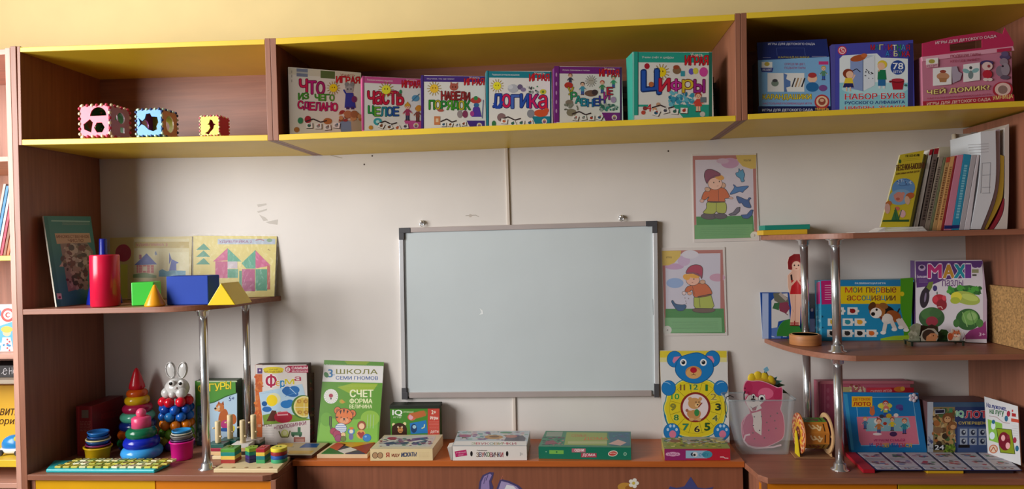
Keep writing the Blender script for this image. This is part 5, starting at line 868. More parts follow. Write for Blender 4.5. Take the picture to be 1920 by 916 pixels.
t.crop(680, 740, 5.206); t.poly([(880, 490), (940, 352), (1630, 352), (1600, 495)], 'b8c4cc'); t.scatter(930, 360, 1600, 440, ['7a5a8a', '8ab0a8', 'a89aa8', 'c0a0a8', '5a8a9a', 'd0c8c0', '4a6a5a'], 130, 26, 3); t.ell(1000, 400, 60, 14, 'a05a7a'); t.ell(1280, 412, 90, 20, 'b88a50'); t.ell(1285, 408, 50, 9, '6a4a2a'); t.poly([(1380, 450), (1400, 415), (1560, 395), (1590, 420), (1580, 455)], '5a5a68'); t.ell(1450, 405, 60, 14, 'b07a70'); t.ell(1400, 368, 60, 8, '4a8a6a')
t.poly([(880, 492), (905, 452), (1600, 452), (1600, 495)], 'e8e4e0'); t.letters('ЗВУКОВИЧКИ', 1060, 464, 1500, 486, ['7a8a3a', 'c02a4a', 'a82a3a', 'a83a5a', '3a7a6a', 'b08a3a']); t.done(t.T, 'top_print')
m = M(); A = f.A; h = f.h; m.hexa([A+Vector((-.016, -.004, h*.95)), A+Vector((-.001, -.001, h)), A+Vector((-.001, -.001, .001)), A+Vector((-.006, -.003, .001))], [p+Vector((-.001, .045, 0)) for p in (A+Vector((-.016, -.004, h*.95)), A+Vector((-.002, -.001, h)), A+Vector((-.002, -.001, .001)), A+Vector((-.006, -.003, .001)))], mat('d8d0c8', .6)); m.build('end_flap', f.T, bevel=.0005)
# green box
f, t = fbox('game_box', 'flat dark green box with red word ДОМА lying on the bench', 'box', (1010, 859), (1183.5, 861.5), 836.5, (1023.5, 807), (1182.8, 808.6), ZB, mat('15684e', .45), '3a8468', '15745a', 'flat game boxes on the bench'); f.crop(980, 780, 4.364)
f.rect(218, 275, 335, 305, '78b850', dy=2); f.ell(278, 291, 8, 8, '3a7a4a'); f.rect(402, 262, 515, 294, 'b86a78'); f.text('ОДНИ', 425, 266, 500, 290, 'f0e4e0', bold=.08); f.rect(478, 300, 605, 334, 'b03a50'); f.text('ДОМА', 490, 303, 595, 330, 'f0e0e0', bold=.05); f.ell(738, 303, 40, 24, 'e0d8c8', -8); f.ell(738, 303, 33, 18, 'c03a30', -8); f.text('игра', 715, 296, 760, 310, 'f0e0d0'); f.ell(838, 307, 14, 14, '9ac0a8'); f.ell(838, 307, 8, 8, '3a7a60'); f.ell(192, 288, 5, 5, '8ab8a0'); f.done(f.T, 'front_print')
t.crop(980, 780, 4.364); t.poly([(360, 130), (690, 135), (690, 240), (340, 235)], '94a858'); t.poly([(200, 128), (330, 125), (320, 165), (190, 165)], '8a9a8c'); t.text('СЕМЬЯ', 400, 148, 520, 168, 'b8603a'); t.text('ДОМА', 500, 172, 700, 198, 'c8703a', bold=.05); t.rect(370, 205, 690, 225, 'b0b880'); t.poly([(700, 130), (880, 130), (880, 240), (720, 240)], '2a6a80'); t.poly([(700, 225), (780, 190), (850, 215), (800, 240)], 'd0a8a0'); t.scatter(170, 170, 330, 235, ['6a3a5a', '3a6a5a', 'a87a7a', '2a4a4a'], 36, 16, 2); t.scatter(720, 140, 870, 200, ['2a8a8a', '5a4a8a', '3a6a9a'], 20, 14, 8); t.poly([(190, 205), (250, 195), (290, 225), (180, 232)], '8a4a5a'); t.done(t.T, 'top_print')
# magenta and red box
f, t = fbox('game_box', 'magenta and red flat box lying in front of the bear clock', 'box', (1246, 862.5), (1369.5, 862), 841, (1240, 820), (1355.5, 820), ZB, mat('a89a50', .5), '94944c', 'c02438', 'flat game boxes on the bench'); f.crop(1230, 650, 4.166)
f.poly([(68, 795), (232, 795), (232, 890), (68, 890)], '982a6c'); f.poly([(232, 795), (300, 795), (300, 890), (232, 890)], 'a82a58'); f.ell(132, 836, 36, 18, 'e0a8c8'); f.ell(95, 836, 20, 13, 'e0a8c8'); f.ell(168, 836, 20, 13, 'e0a8c8'); f.text('УМКА', 90, 830, 175, 844, '982a6c'); f.rect(232, 808, 400, 868, '9ac0d8'); f.ell(400, 838, 40, 28, '4a9ab0'); f.ell(285, 838, 14, 14, '2a3a4a'); f.ell(305, 838, 20, 20, 'e0e0e0'); f.ell(300, 842, 10, 10, '2a2a2a'); f.text('СЧЁТ', 335, 825, 410, 852, '2a7a9a', bold=.06); f.line([(500, 858), (530, 858), (535, 866), (565, 868)], 6, 'f0d8d8'); f.done(f.T, 'front_print')
t.crop(1230, 650, 4.166); t.poly([(60, 788), (45, 712), (525, 712), (580, 790)], '8a9448'); t.poly([(200, 700), (520, 705), (540, 752), (210, 750)], '9aa0a0'); t.scatter(60, 718, 550, 780, ['5a4a3a', 'c0b060', '4a7a3a', 'b0b8c0', '9a6a4a', 'd8c890', '3a5a6a'], 120, 18, 5); t.ell(150, 735, 46, 12, '8a5a4a'); t.done(t.T, 'top_print')
# bear clock board
a = qbox('bear_clock_puzzle', 'puzzle board of a blue bear around a yellow clock face', 'clock puzzle', (1243, 828), (1368, 828), (1363.5, 657), (1237, 657), ZB, -.052, -.05, -.014, .006, mat('b8a078', .6), face='dedcd8'); a.crop(1230, 650, 4.166); a.T['label']
a.rect(30, 30, 552, 82, 'dcc83c'); a.rect(30, 82, 552, 118, 'e0d890'); a.poly([(40, 118), (560, 118), (560, 280), (40, 260)], 'dedcd8')
BL_ = '1f7cc0'; DK = '16588c'
for x, y in ((145, 95), (440, 92)): a.oell(x, y, 58, 62, BL_, DK, 5)
a.poly([(128, 110), (140, 78), (190, 72), (165, 100), (140, 128)], 'd880a0'); a.poly([(395, 68), (440, 72), (456, 105), (448, 125), (420, 95)], 'd880a0')
a.oell(300, 500, 238, 226, BL_, DK, 4)
pet = []
for i in range(72):
    t = 2*math.pi*i/72; r = 232+9*abs(math.cos(6*t/1)); pet.append((308+r*math.cos(t), 478+r*.97*math.sin(t)))
a.poly([(308+(x-308)*1.05, 478+(y-478)*1.05) for x, y in pet], '2a8a9a'); a.poly([(308+(x-308)*1.02, 478+(y-478)*1.02) for x, y in pet], 'e8e070'); a.poly([(308+(x-308)*.99, 478+(y-478)*.99) for x, y in pet], 'e0cc28')
for i in range(12):
    t = math.radians(-90+15+i*30); a.line([(308+120*math.cos(t), 472+120*math.sin(t)), (308+205*math.cos(t), 474+205*math.sin(t))], 3, '8a7a1a')
a.oline([(308+205*math.cos(math.radians(i*10)), 474+200*math.sin(math.radians(i*10))) for i in range(36)], 'b0a028', 3)
a.ell(308, 470, 118, 118, '8a2a20'); a.ell(308, 470, 100, 102, 'e8d8d8')
nc = ['2a7a3a', '9a8a3a', '1f3a2a', '5a6a3a', '1f5a30', '3a2a1a', '2a8a6a', '2a7a3a', '8a8a3a', '3a9a3a', '8a5a3a', '2a7a4a']
for i, (x, y, w_, h_) in enumerate(((395, 318, 7, 22), (450, 388, 22, 24), (485, 468, 20, 25), (460, 556, 20, 24), (400, 622, 20, 28), (320, 640, 20, 24), (232, 624, 22, 24), (158, 550, 18, 22), (133, 468, 20, 24), (150, 386, 30, 22), (206, 316, 17, 20), (296, 312, 30, 20))):
    a.text(['1', '2', '3', '4', '5', '6', '7', '8', '9', '10', '11', '12'][i], x-w_, y-h_, x+w_, y+h_, nc[i], out='f0e890' if i % 2 else '6a5a1a', ow=.03, bold=.08)
a.ell(298, 530, 48, 40, 'c89058'); a.ell(262, 520, 20, 26, 'c89058'); a.ell(330, 520, 20, 26, 'c89058'); a.ell(300, 440, 50, 44, 'd09a60'); a.ell(265, 405, 16, 16, 'd09a60'); a.ell(345, 405, 14, 14, 'd09a60'); a.ell(318, 512, 20, 28, '3a8a4a'); a.ell(322, 455, 20, 16, 'e8c088'); a.ell(325, 450, 7, 6, '2a1410'); a.ell(312, 430, 4, 6, '2a1410'); a.ell(335, 430, 4, 6, '2a1410'); a.line([(330, 468), (360, 435)], 7, '8a1a14'); a.ell(242, 495, 12, 12, 'a86a4a'); a.ell(278, 565, 20, 12, 'd8a870'); a.ell(335, 565, 18, 12, 'd8a870')
for sx, x in ((-1, 98), (1, 505)): a.oell(x, 320, 54, 58, BL_, DK, 4); a.ell(x+6*sx-8, 285, 30, 10, 'a8d0e8', -20*sx); a.ell(x+6*sx-8, 290, 30, 10, BL_, -20*sx)
a.opoly([(150, 180), (175, 95), (240, 60), (330, 45), (400, 80), (440, 120), (445, 190), (400, 250), (330, 282), (250, 275), (185, 240)], BL_, DK, 5)
for x in (213, 370): a.ell(x, 120, 26, 28, 'f0f0ee'); a.ell(x, 120, 15, 16, '14202a'); a.ell(x-4, 114, 4, 4, 'e0e8f0')
a.ell(293, 198, 64, 50, 'c88a50'); a.ell(293, 205, 58, 42, 'dca868'); a.ell(293, 180, 27, 22, 'b81c34'); a.line([(293, 200), (293, 214), (276, 220)], 4, '3a1a10'); a.line([(293, 214), (310, 220)], 4, '3a1a10')
for x in (122, 512):
    a.oell(x, 660, 62, 64, BL_, DK, 4); a.ell(x+8, 680, 27, 30, 'd87c98')
    for dx, dy in ((-34, -6), (-14, -34), (14, -34), (34, -6)): a.ell(x+dx+4, 650+dy, 10, 12, 'b8d4ec')
a.done(a.T)
# ================================================================ right rack: top shelf
ZT = .003; ZK = -.3455
def flat(name, label, x0p, x1p, ytp, ybp, y0, y1, z, c, cat='box', grp=None):
    a_, b_ = at(x0p, ybp, y0).x, at(x1p, ybp, y0).x; h = at(x0p, ytp, y0).z-at(x0p, ybp, y0).z; m = M(); m.box((a_, y0, z), (b_, y1, z+h), mat(c, .4)); return tag(m.build(name, loc=((a_+b_)/2, (y0+y1)/2, z), bevel=.0008), label, cat, grp), z+h
_, z_ = flat('flat_box', 'thin yellow box under the teal box on the right top shelf', 1431, 1514, 432, 441, -.078, -.004, ZT, 'dcae2c')
_, z_ = flat('flat_box', 'thin teal box on the yellow box, right top shelf', 1434, 1519, 423, 432, -.076, -.004, z_+.0004, '1f8a78')
c = at(1680, 425, -.30); T = thing('paper_stack', 'loose stack of white papers under the yellow booklet', 'papers', (c.x, -.27, ZT))
for i in range(6):
    x0, x1 = at(1632+i*3-(40 if i == 0 else 0), 430, -.33).x, at(1724-i, 430, -.33).x; z = ZT+.0003+i*.0022; y0 = -.370+i*.001
    pts = [(x0, z), (x1, z), (x1, z+.0012), (x0+.03, z+.0014), (x0, z+.0006)]; m = M(); m.prism([(x, y0, zz_) for x, zz_ in pts], (0, .060, 0), mat('e4e0da', .7)); m.build('sheet', T)
zp = ZT+.0003+6*.0022+.0006
a = qbox('booklet', 'yellow booklet with a pig and mushrooms leaning on the row of books', 'booklet', (1650.5, 415), (1704.5, 416), (1733, 281.5), (1687.7, 290), zp, -.338, -.322, -.322, .006, mat('b8b088', .6), face='dcc832'); a.crop(1630, 225, 4.162)
a.letters('ПЕСЕНКИ-', 280, 272, 390, 290, ['4a4a1a'], dy=-8, jig=0); a.lines(262, 305, 392, 318, 2, '5a5a20', dy=-12); a.text('ПЕСЕНКИ-БАЮШКИ', 208, 350, 428, 396, '5a2a18', dy=-22, bold=.05); a.text('ДЛЯ САМЫХ МАЛЫХ ДЕТЕЙ', 208, 410, 388, 430, '5a2a18', dy=-22, bold=.04); a.ell(238, 322, 10, 16, '3a6a2a')
a.ell(265, 530, 90, 76, '6aa0d8', -10); a.ell(240, 600, 90, 60, '8ab8dc', -10); a.oline([(215, 500), (240, 475), (290, 460), (330, 480), (310, 505), (250, 512)], '2a4a8a', 3); a.scatter(215, 465, 330, 500, ['2a4a8a', 'b8d4f0'], 20, 7, 3)
a.ell(230, 600, 38, 40, 'e09888', -10); a.ell(262, 575, 14, 14, 'e09888'); a.ell(200, 590, 12, 14, 'e09888'); a.ell(222, 615, 16, 11, 'c86a5a'); a.ell(315, 590, 36, 24, 'c86a38', -20); a.ell(295, 625, 20, 34, 'e8c0a0', -10); a.ell(150, 650, 26, 20, 'd07a3a', -20); a.ell(140, 690, 22, 40, 'e8b8a8'); a.ell(215, 690, 20, 16, 'e07868'); a.ell(258, 730, 24, 30, 'f0c0c8')
a.poly([(170, 780), (205, 680), (235, 780)], '3a7a4a'); a.line([(210, 780), (195, 700)], 6, '2a6a3a'); a.line([(225, 780), (250, 700)], 6, '2a6a3a'); a.poly([(105, 780), (310, 775), (308, 792), (100, 792)], '1f5a34'); a.done(a.T)
CR = lambda x, y: (1630+x/4.162, 225+y/4.162)
def bk(label, tl, tr, br, bl, c, yf=-.30, dep=.15, cat='book', name='book', head=None, spine=None, foot=None):
    P = [at(*CR(*p), yf) for p in (tl, tr, br, bl)]; P[2].z = P[3].z = ZT+.0004; cen = (P[2]+P[3])/2+Vector((0, dep/2, 0)); T = thing(name, label, cat, cen, 'books and folders on the right top shelf')
    ex = [p.copy() for p in P]; m = M(); m.hexa(ex, [p+Vector((0, dep, 0)) for p in ex], mat(c, .55)); m.build('cover', T, bevel=.0008)
    a = Art((0, yf, 0), (0, -1, 0), lift=.0004); a.T = T; lr = lambda u, v: (lambda A, B: (A[0]+(B[0]-A[0])*u, A[1]+(B[1]-A[1])*u))((tl[0]+(bl[0]-tl[0])*v, tl[1]+(bl[1]-tl[1])*v), (tr[0]+(br[0]-tr[0])*v, tr[1]+(br[1]-tr[1])*v))
    a.crop(1630, 225, 4.162); n = 0
    def band(v0, v1, cc, u0=0, u1=1): a.poly([lr(u0, v0), lr(u1, v0), lr(u1, v1), lr(u0, v1)], cc)
    if head: band(0, .07, head); n = 1
    if foot: band(.94, .985, foot); n = 1
    if spine:
        n = 1; g = random.Random(tl[0]); v = .14
        while v < .86: dv = g.uniform(.012, .03); band(v, v+dv, spine, .3, .72); a.k -= a.step; v += dv+.012
    if n: a.done(T, 'spine_print')
bk('thin olive and white booklet right behind the yellow booklet', (432, 262), (452, 278), (325, 855), (300, 855), '8a8a3c')
bk('white booklet with crimson head leaning in the book row', (472, 232), (496, 224), (373, 855), (342, 855), 'c8c4bc', head='9a1c28')
bk('grey brown book with crimson top and dark lettering', (508, 222), (545, 218), (425, 856), (387, 856), '6a5c54', head='8a1420', spine='3a302c')
bk('taupe book with a dark label near its head', (547, 286), (580, 284), (466, 856), (427, 856), '8a7c6c', spine='4a4038')
bk('thin grey green booklet in the book row', (582, 290), (600, 290), (488, 856), (468, 856), '6c7050')
bk('tan book with a red patch near its top', (602, 292), (632, 288), (522, 856), (490, 856), 'b08a58', head='b04030', spine='7a4a2a')
bk('sandy orange book beside the dark red one', (634, 286), (668, 282), (558, 856), (524, 856), 'c8955c', spine='8a5a34')
bk('narrow dark red book left of the pink one', (670, 282), (684, 276), (578, 856), (560, 856), '8a1c24')
bk('dusty pink book with a navy foot', (686, 272), (736, 268), (640, 856), (580, 856), 'c07a90', foot='1c2a6a')
bk('teal blue book with a navy foot right of the pink one', (738, 264), (796, 270), (698, 852), (642, 854), '1f86a8', foot='1c2a6a', spine='7ab8c8')
bk('pale grey binder leaning against the white folders', (798, 272), (838, 270), (738, 852), (700, 852), 'a8a4a8')
bk('off white binder next to the tall curved folder', (842, 272), (862, 270), (784, 850), (740, 852), 'c4c0c4')
def smooth(p, n=6):
    q = [p[0]]+p+[p[-1]]; out = []
    for i in range(1, len(q)-2):
        for k in range(n):
            t = k/n; out.append(tuple(.5*(2*q[i][j]+(q[i+1][j]-q[i-1][j])*t+(2*q[i-1][j]-5*q[i][j]+4*q[i+1][j]-q[i+2][j])*t*t+(3*q[i][j]-q[i-1][j]-3*q[i+1][j]+q[i+2][j])*t**3) for j in (0, 1)))
    return out+[p[-1]]
def curvef(name, label, left, right, c, yf, dep, cat='folder', art=False):
    left, right = smooth(left), smooth(right); P = [at(*CR(*p), yf) for p in left+right[::-1]]
    for p in P: p.z = max(p.z, ZT+.0004); p.x = min(p.x, XR-.001)
    T = thing(name, label, cat, (P[len(left)-1].x, yf+dep/2, ZT), 'books and folders on the right top shelf'); m = M(); m.prism(P, (0, dep, 0), mat(c, .6)); m.build('cover', T)
    if art:
        a = Art((0, yf, 0), (0, -1, 0), lift=.0004); a.crop(1630, 225, 4.162)
        for y in (335, 430, 525, 570): a.line([(880, y), (945, y-3)], 3, '7a8088')
        a.line([(880, 335), (868, 570)], 3, '7a8088'); a.line([(945, 330), (935, 570)], 3, '7a8088')
        for y in (195, 215, 235, 258): a.line([(730+y*.2, y), (930, y-12)], 3, '9a989c')
        a.done(T, 'ruled_table')
curvef('curved_folder', 'tall white folder of papers bending against the side panel', [(868, 92), (870, 270), (850, 520), (790, 850)], [(985, 78), (988, 430), (960, 610), (870, 850)], 'ccd0d4', -.30, .16, art=True)
curvef('curved_folder', 'lilac grey folder bending right beside the tall white one', [(988, 75), (991, 430), (964, 612), (874, 850)], [(1018, 68), (1016, 430), (980, 640), (895, 850)], 'a89ca4', -.29, .15)
curvef('curved_folder', 'mustard folder bending between the grey and red folders', [(1021, 270), (1020, 430), (984, 642), (899, 850)], [(1050, 280), (1044, 560), (1004, 690), (918, 850)], 'b89a34', -.29, .15)
curvef('curved_folder', 'dark red folder at the foot of the bent folders', [(1050, 610), (1024, 692), (985, 780), (938, 850)], [(1052, 640), (1040, 720), (1010, 785), (968, 850)], '8a2030', -.29, .15)
curvef('curved_folder', 'white card folder standing against the side panel', [(1057, 62), (1059, 560), (1052, 700), (1016, 790), (976, 850)], [(1090, 30), (1090, 300), (1088, 600), (1075, 850)], 'c8c0b8', -.29, .15)
P = [at(*CR(*p), -.1) for p in ((535, 205), (655, 190), (660, 300), (540, 300))]
m = M(); A, B = at(*CR(545, 210), -.11), at(*CR(865, 205), -.11); m.box((A.x, -.11, ZT+.0004), (B.x, -.02, A.z), mat('c0b49c', .6)); tag(m.build('cream_carton', loc=((A.x+B.x)/2, -.06, ZT)), 'cream carton behind the row of books under the folded papers', 'carton')
A, B = at(*CR(668, 105), -.12), at(*CR(985, 95), -.12); T = thing('paper_sheets', 'folded white papers standing tall behind the book row', 'papers', ((A.x+B.x)/2, -.12, at(*CR(545, 210), -.11).z+.0005)); zb = at(*CR(545, 210), -.11).z+.0005
zc = zb+.0; m = M(); B.x = min(B.x, XR-.003); m.box((A.x, -.108, zc), (min(B.x, XR-.006), -.100, A.z), mat('ccc8c2', .6)); m.build('sheet', T)
m = M(); m.tube([(A.x+.002, -.112, zc+.003), (A.x+.002, -.112, A.z)], .006, mat('d0c4ae', .6)); m.build('rolled_edge', T)
a = Art((0, -.108, 0), (0, -1, 0), lift=.0004); a.crop(1630, 225, 4.162); a.poly([(790, 95), (870, 92), (845, 180)], 'a8a098')
for y in (180, 196): a.line([(735, y), (870, y-10)], 3, '8a888a')
a.done(T, 'typed_lines')
# ================================================================ right rack: middle shelf
a = qbox('picture_book', 'blue framed picture book of beetroot leaning on the wall behind the doll', 'book', (1430, 636), (1517, 636), (1517, 548), (1425, 548), ZK, -.03, -.03, -.012, .006, mat('b8c0d0', .5), face='1c4a98'); a.crop(1415, 440, 4.07)
a.rect(58, 445, 105, 795, 'a8b8dc'); a.rect(105, 445, 128, 795, '1c4a98'); a.poly([(128, 500), (180, 450), (250, 445), (270, 640), (180, 660), (170, 720), (128, 715)], 'd4cfcc'); a.poly([(140, 445), (190, 440), (255, 480), (262, 530), (200, 530), (150, 500)], '6a6a5a'); a.line([(190, 445), (245, 495)], 24, 'b0a49c'); a.poly([(180, 520), (250, 510), (268, 560), (240, 600), (190, 580)], '8a3a50'); a.poly([(150, 520), (190, 515), (185, 575), (135, 560)], '3a6a44'); a.line([(225, 590), (255, 612)], 6, '7a3a48')
a.poly([(110, 715), (200, 700), (200, 790), (110, 790)], '5a78b8'); a.poly([(395, 560), (455, 560), (455, 640), (395, 640)], '142a5a'); a.poly([(410, 640), (460, 640), (460, 740), (410, 740)], '6a6a8a'); a.ell(437, 572, 10, 14, 'a08a90'); a.line([(125, 772), (150, 778)], 6, 'd0d8e8'); a.line([(215, 776), (245, 776)], 6, 'd0d8e8'); a.done(a.T)
# cardboard doll
YD = -.056; c = at(1497, 630, YD); T = thing('paper_doll', 'flat cardboard doll with red hair and swimsuit on a green half disc', 'cut-out doll', (c.x, YD, ZK))
CD = lambda pts: [at(1415+x/4.07, 440+y/4.07, YD) for x, y in pts]
P = CD([(170+95*(1-math.cos(t)), 772-128*math.sin(t)) for t in [math.pi*i/16 for i in range(17)]])
for p in P: p.z = max(p.z, ZK+.0003)
m = M(); m.prism(P, (0, .003, 0), mat('2a7a2c', .5)); m.build('half_disc', T)
m = M(); m.box((c.x-.034, YD-.008, ZK+.0003), (c.x-.016, YD-.001, ZK+.003), mat('2a7a2c', .5)); m.build('foot', T)
out = [(256, 262), (252, 210), (262, 170), (300, 146), (350, 146), (378, 170), (385, 215), (380, 262), (362, 272), (372, 300), (380, 380), (364, 450), (350, 560), (345, 690), (272, 690), (282, 560), (268, 450), (256, 400), (252, 310), (285, 275), (275, 265)]
YD2 = YD-.0035; P = [at(1415+x/4.07, 440+y/4.07, YD2) for x, y in out]; m = M(); m.prism(P, (0, .003, 0), mat('e0b8a4', .5)); m.build('figure', T)
a = Art((0, YD2, 0), (0, -1, 0), lift=.0003, step=.000006); a.crop(1415, 440, 4.07)
a.poly(out, 'e4b49c'); a.poly([(256, 262), (252, 210), (262, 170), (300, 146), (350, 146), (378, 170), (385, 215), (380, 262), (362, 268), (352, 215), (290, 212), (285, 265), (270, 266)], '8a1c20'); a.poly([(285, 195), (352, 195), (352, 214), (285, 214)], '9a2428'); a.ell(318, 236, 34, 36, 'ecc0a8')
a.ell(303, 232, 6, 7, '2a1a14'); a.ell(334, 232, 6, 7, '2a1a14'); a.ell(318, 256, 8, 3, 'b03030'); a.poly([(272, 305), (285, 300), (290, 345), (345, 345), (350, 300), (362, 305), (352, 380), (360, 452), (268, 452), (282, 380)], 'c01c24'); a.poly([(272, 305), (285, 300), (290, 345), (276, 345)], '2a1a1c')
a.poly([(256, 400), (262, 410), (318, 350), (322, 285), (308, 290), (300, 345)], 'e4b49c'); a.poly([(372, 400), (366, 410), (326, 350), (322, 285), (332, 290), (340, 345)], 'e4b49c'); a.line([(310, 455), (308, 680)], 3, 'a8705a'); a.line([(290, 570), (300, 590)], 2, 'b07a64')
for x in (285, 322): a.rect(x-14, 668, x+14, 676, 'a01c24'); a.rect(x-15, 683, x+15, 693, '8a1820')
a.rect(300, 655, 308, 690, 'a01c24'); a.done(T)
c = at(1510, 640, -.154); c.z = ZK+.0002; T = thing('wooden_disc', 'round plywood disc lying in front of the rear chrome pole', 'wooden disc', c); PLY = mat('b87a48', .5, grain=.15, gscale=(1, 1, 12)); m = M()
m.cyl(c, .0475, .031, PLY, 48, bev=.0015); m.build('disc', T); m = M(); m.lathe(c+Vector((0, 0, .0312)), [(.0425, 0), (.0425, .001), (.0385, .001), (.0385, 0)], mat('d8a46c', .5), 48); m.build('rim_ring', T)
# associations box
a = gbox('game_box', 'wide blue and green box МОИ ПЕРВЫЕ АССОЦИАЦИИ with a puppy on the middle shelf', 'box', (1541, 637), (1711, 637), (1540, 526.5), ZK, -.088, -.096, .06, mat('3a9ab8', .45), face='1d86b4'); a.crop(1415, 440, 4.07)
a.rect(500, 345, 1215, 358, '3aa8d0'); a.poly([(505, 350), (645, 345), (645, 525), (512, 530)], 'b8206c'); 
for i in range(7): a.line([(535, 385+i*18), (580+(i % 3)*8, 384+i*18)], 5, 'e0a8c4')
a.rect(645, 345, 1112, 390, '1d7cb0'); a.text('РАЗВИВАЮЩАЯ ИГРА', 765, 362, 1000, 378, 'd8e4e8', bold=.04); a.rect(645, 392, 1112, 526, 'dcc014'); a.poly([(1112, 332), (1210, 325), (1190, 810), (1140, 805), (1130, 640), (1112, 560)], '4a9a1e'); a.poly([(960, 790), (1060, 770), (1190, 765), (1190, 812), (960, 812)], '9ac030'); a.ell(1125, 450, 16, 18, 'd8c81e')
a.letters('Мои первые', 690, 398, 1080, 440, ['c0282c', '2a6aa8', '8a3a2a', 'f', 'b87a1a', '7a3a2a', 'c03a2c', '2a7a4a', '2a6a9a', 'b03030']) if 0 else [a.text(w_, x0, 400, x1, y1, cc, bold=.025) for w_, x0, x1, y1, cc in (('М', 690, 745, 440, 'c0282c'), ('о', 750, 782, 440, '4a7a5a'), ('и', 788, 820, 440, '8a5a2a'), ('п', 850, 882, 440, '6a3a2a'), ('е', 888, 920, 440, '8a3a3a'), ('р', 926, 958, 450, '2a7aa0'), ('в', 964, 996, 440, 'b03a2a'), ('ы', 1002, 1042, 440, '5a3a2a'), ('е', 1047, 1080, 440, '8a2a2a'))]
[a.text(w_, 703+i*37.6, 462, 703+(i+1)*37.6-5, 500 if w_ != 'ц' else 506, cc, bold=.025) for i, (w_, cc) in enumerate(zip('ассоциации', ['8a3a2a', 'b04a2a', 'b82a2a', '3a7a7a', '2a8ab0', '7a4a2a', '8a3a2a', '2a8ab0', '5a4a2a', '6a3a2a']))]
for row, (y, xs, cs_) in enumerate(((580, (640, 745), ('4a6a3a', '8a1c1c')), (665, (595, 708, 800), ('c8a83a', '2a8a9a', 'e0a02a')), (750, (590, 705, 800, 890), ('1a1a1a', '2a2a2a', '1a1a1a', 'd0682a')))):
    for x, cc in zip(xs, cs_): a.rect(x-38, y-28, x+40, y+28, 'dcdcd8'); a.ell(x+44, y, 9, 10, 'dcdcd8'); a.ell(x+2, y, 22, 18, cc); a.ell(x-12, y-12, 8, 6, cc)
a.ell(1000, 590, 70, 52, '1e1612', 15); a.ell(1060, 620, 60, 42, '9a5224', 25); a.ell(1010, 640, 44, 40, 'e0d8d0'); a.ell(935, 580, 62, 56, 'a0622e'); a.ell(895, 545, 26, 36, '5a3418', 30); a.ell(985, 540, 34, 22, '8a5a2c', 20); a.ell(925, 595, 44, 40, 'e8e0d8'); a.ell(903, 603, 16, 15, '1a1210'); a.ell(930, 570, 9, 10, '1a1210'); a.poly([(950, 620), (975, 625), (965, 655)], '6a2a20')
for x0, y0, x1, y1 in ((1000, 660, 985, 740), (1040, 650, 1070, 715), (1090, 640, 1120, 700), (1110, 640, 1160, 720)): a.line([(x0, y0), (x1, y1)], 30, 'd8d0c8'); a.ell(x1-5, y1+5, 22, 14, 'e8e4e0')
a.line([(1090, 590), (1105, 560)], 10, '2a1a12'); a.done(a.T)
s_ = Art(a.corners[3], a.e, lift=.0004); s_.poly([(1531, 530), (1537.5, 527), (1538, 569), (1531, 570)], 'c03078'); s_.scatter(1533, 575, 1537, 620, ['8ac8d8', '4aa0c0'], 20, 4, 3); s_.done(a.T, 'side_print')
# maxi puzzle box
a = gbox('puzzle_box', 'white and violet MAXI puzzle box with vegetables on the middle shelf', 'box', (1716, 635), (1852, 635), (1706, 490), ZK, -.064, -.076, .045, mat('4a2a5a', .45), face='d4ccd0') if 0 else qbox('puzzle_box', 'white and violet MAXI puzzle box with vegetables on the middle shelf', 'box', (1717, 635), (1850, 635), (1841, 488), (1716, 489.5), ZK, -.105, -.185, -.085, .02, mat('4a2a5a', .45), face='d2cad0'); a.crop(1690, 470, 4.361)
a.poly([(115, 85), (665, 80), (668, 110), (575, 115), (570, 215), (350, 235), (280, 265), (220, 290), (125, 300)], '54286e'); a.poly([(665, 80), (700, 400), (700, 715), (668, 720)], 'b8a0b0'); a.poly([(520, 690), (560, 650), (640, 620), (690, 570), (700, 720), (500, 722)], '8a2a6a'); a.ell(605, 115, 30, 24, '54286e'); a.ell(636, 112, 22, 26, '54286e'); a.rect(575, 150, 632, 180, '8a8a60'); a.rect(580, 190, 615, 205, '4a4a3a')
a.ell(168, 138, 30, 26, 'b8a0c0'); a.ell(168, 132, 18, 14, '3a1a4a'); a.text('Большие', 130, 198, 208, 220, 'd8c8dc', bold=.04); a.lines(145, 235, 215, 258, 3, 'b8a0c0')
for ch, x0, x1, cc in (('M', 222, 325, 'b81e6c'), ('A', 345, 430, 'b8841c'), ('X', 436, 525, '148a9a'), ('I', 528, 565, '6a2a8a')): a.text(ch, x0, 112, x1, 220, cc, out='e8dce8', ow=.04, bold=.12)
a.text('пазлы', 335, 238, 505, 290, '5a2a6a', out='e8dce8', ow=.03, bold=.03)
a.ell(190, 385, 38, 82, '24101e', 8); a.ell(208, 320, 26, 42, '24101e', 28); a.ell(196, 380, 8, 40, '7a6a84', 8); a.poly([(205, 300), (225, 255), (262, 250), (250, 300), (235, 325)], '6a7a24'); a.ell(275, 305, 18, 24, '3a2a6a'); a.ell(292, 345, 4, 14, '2a4a1a')
a.ell(310, 400, 58, 46, 'b01c2c'); a.ell(330, 440, 42, 46, '8a1420'); a.ell(280, 395, 20, 26, 'c83040'); a.ell(350, 385, 16, 22, 'd04050'); a.line([(290, 460), (325, 455), (338, 475)], 7, 'd8b0a8')
a.poly([(370, 330), (480, 285), (560, 280), (650, 300), (640, 360), (520, 350), (400, 360)], '2e6a24'); a.scatter(380, 300, 645, 345, ['3a8a2c', '24581c', '4a9a34'], 40, 22, 6); a.ell(530, 385, 115, 52, 'a0b04a', 14); a.ell(560, 380, 70, 26, 'b8c860', 14); a.ell(450, 375, 46, 40, 'd8d038'); a.ell(440, 405, 40, 28, 'a8b430')
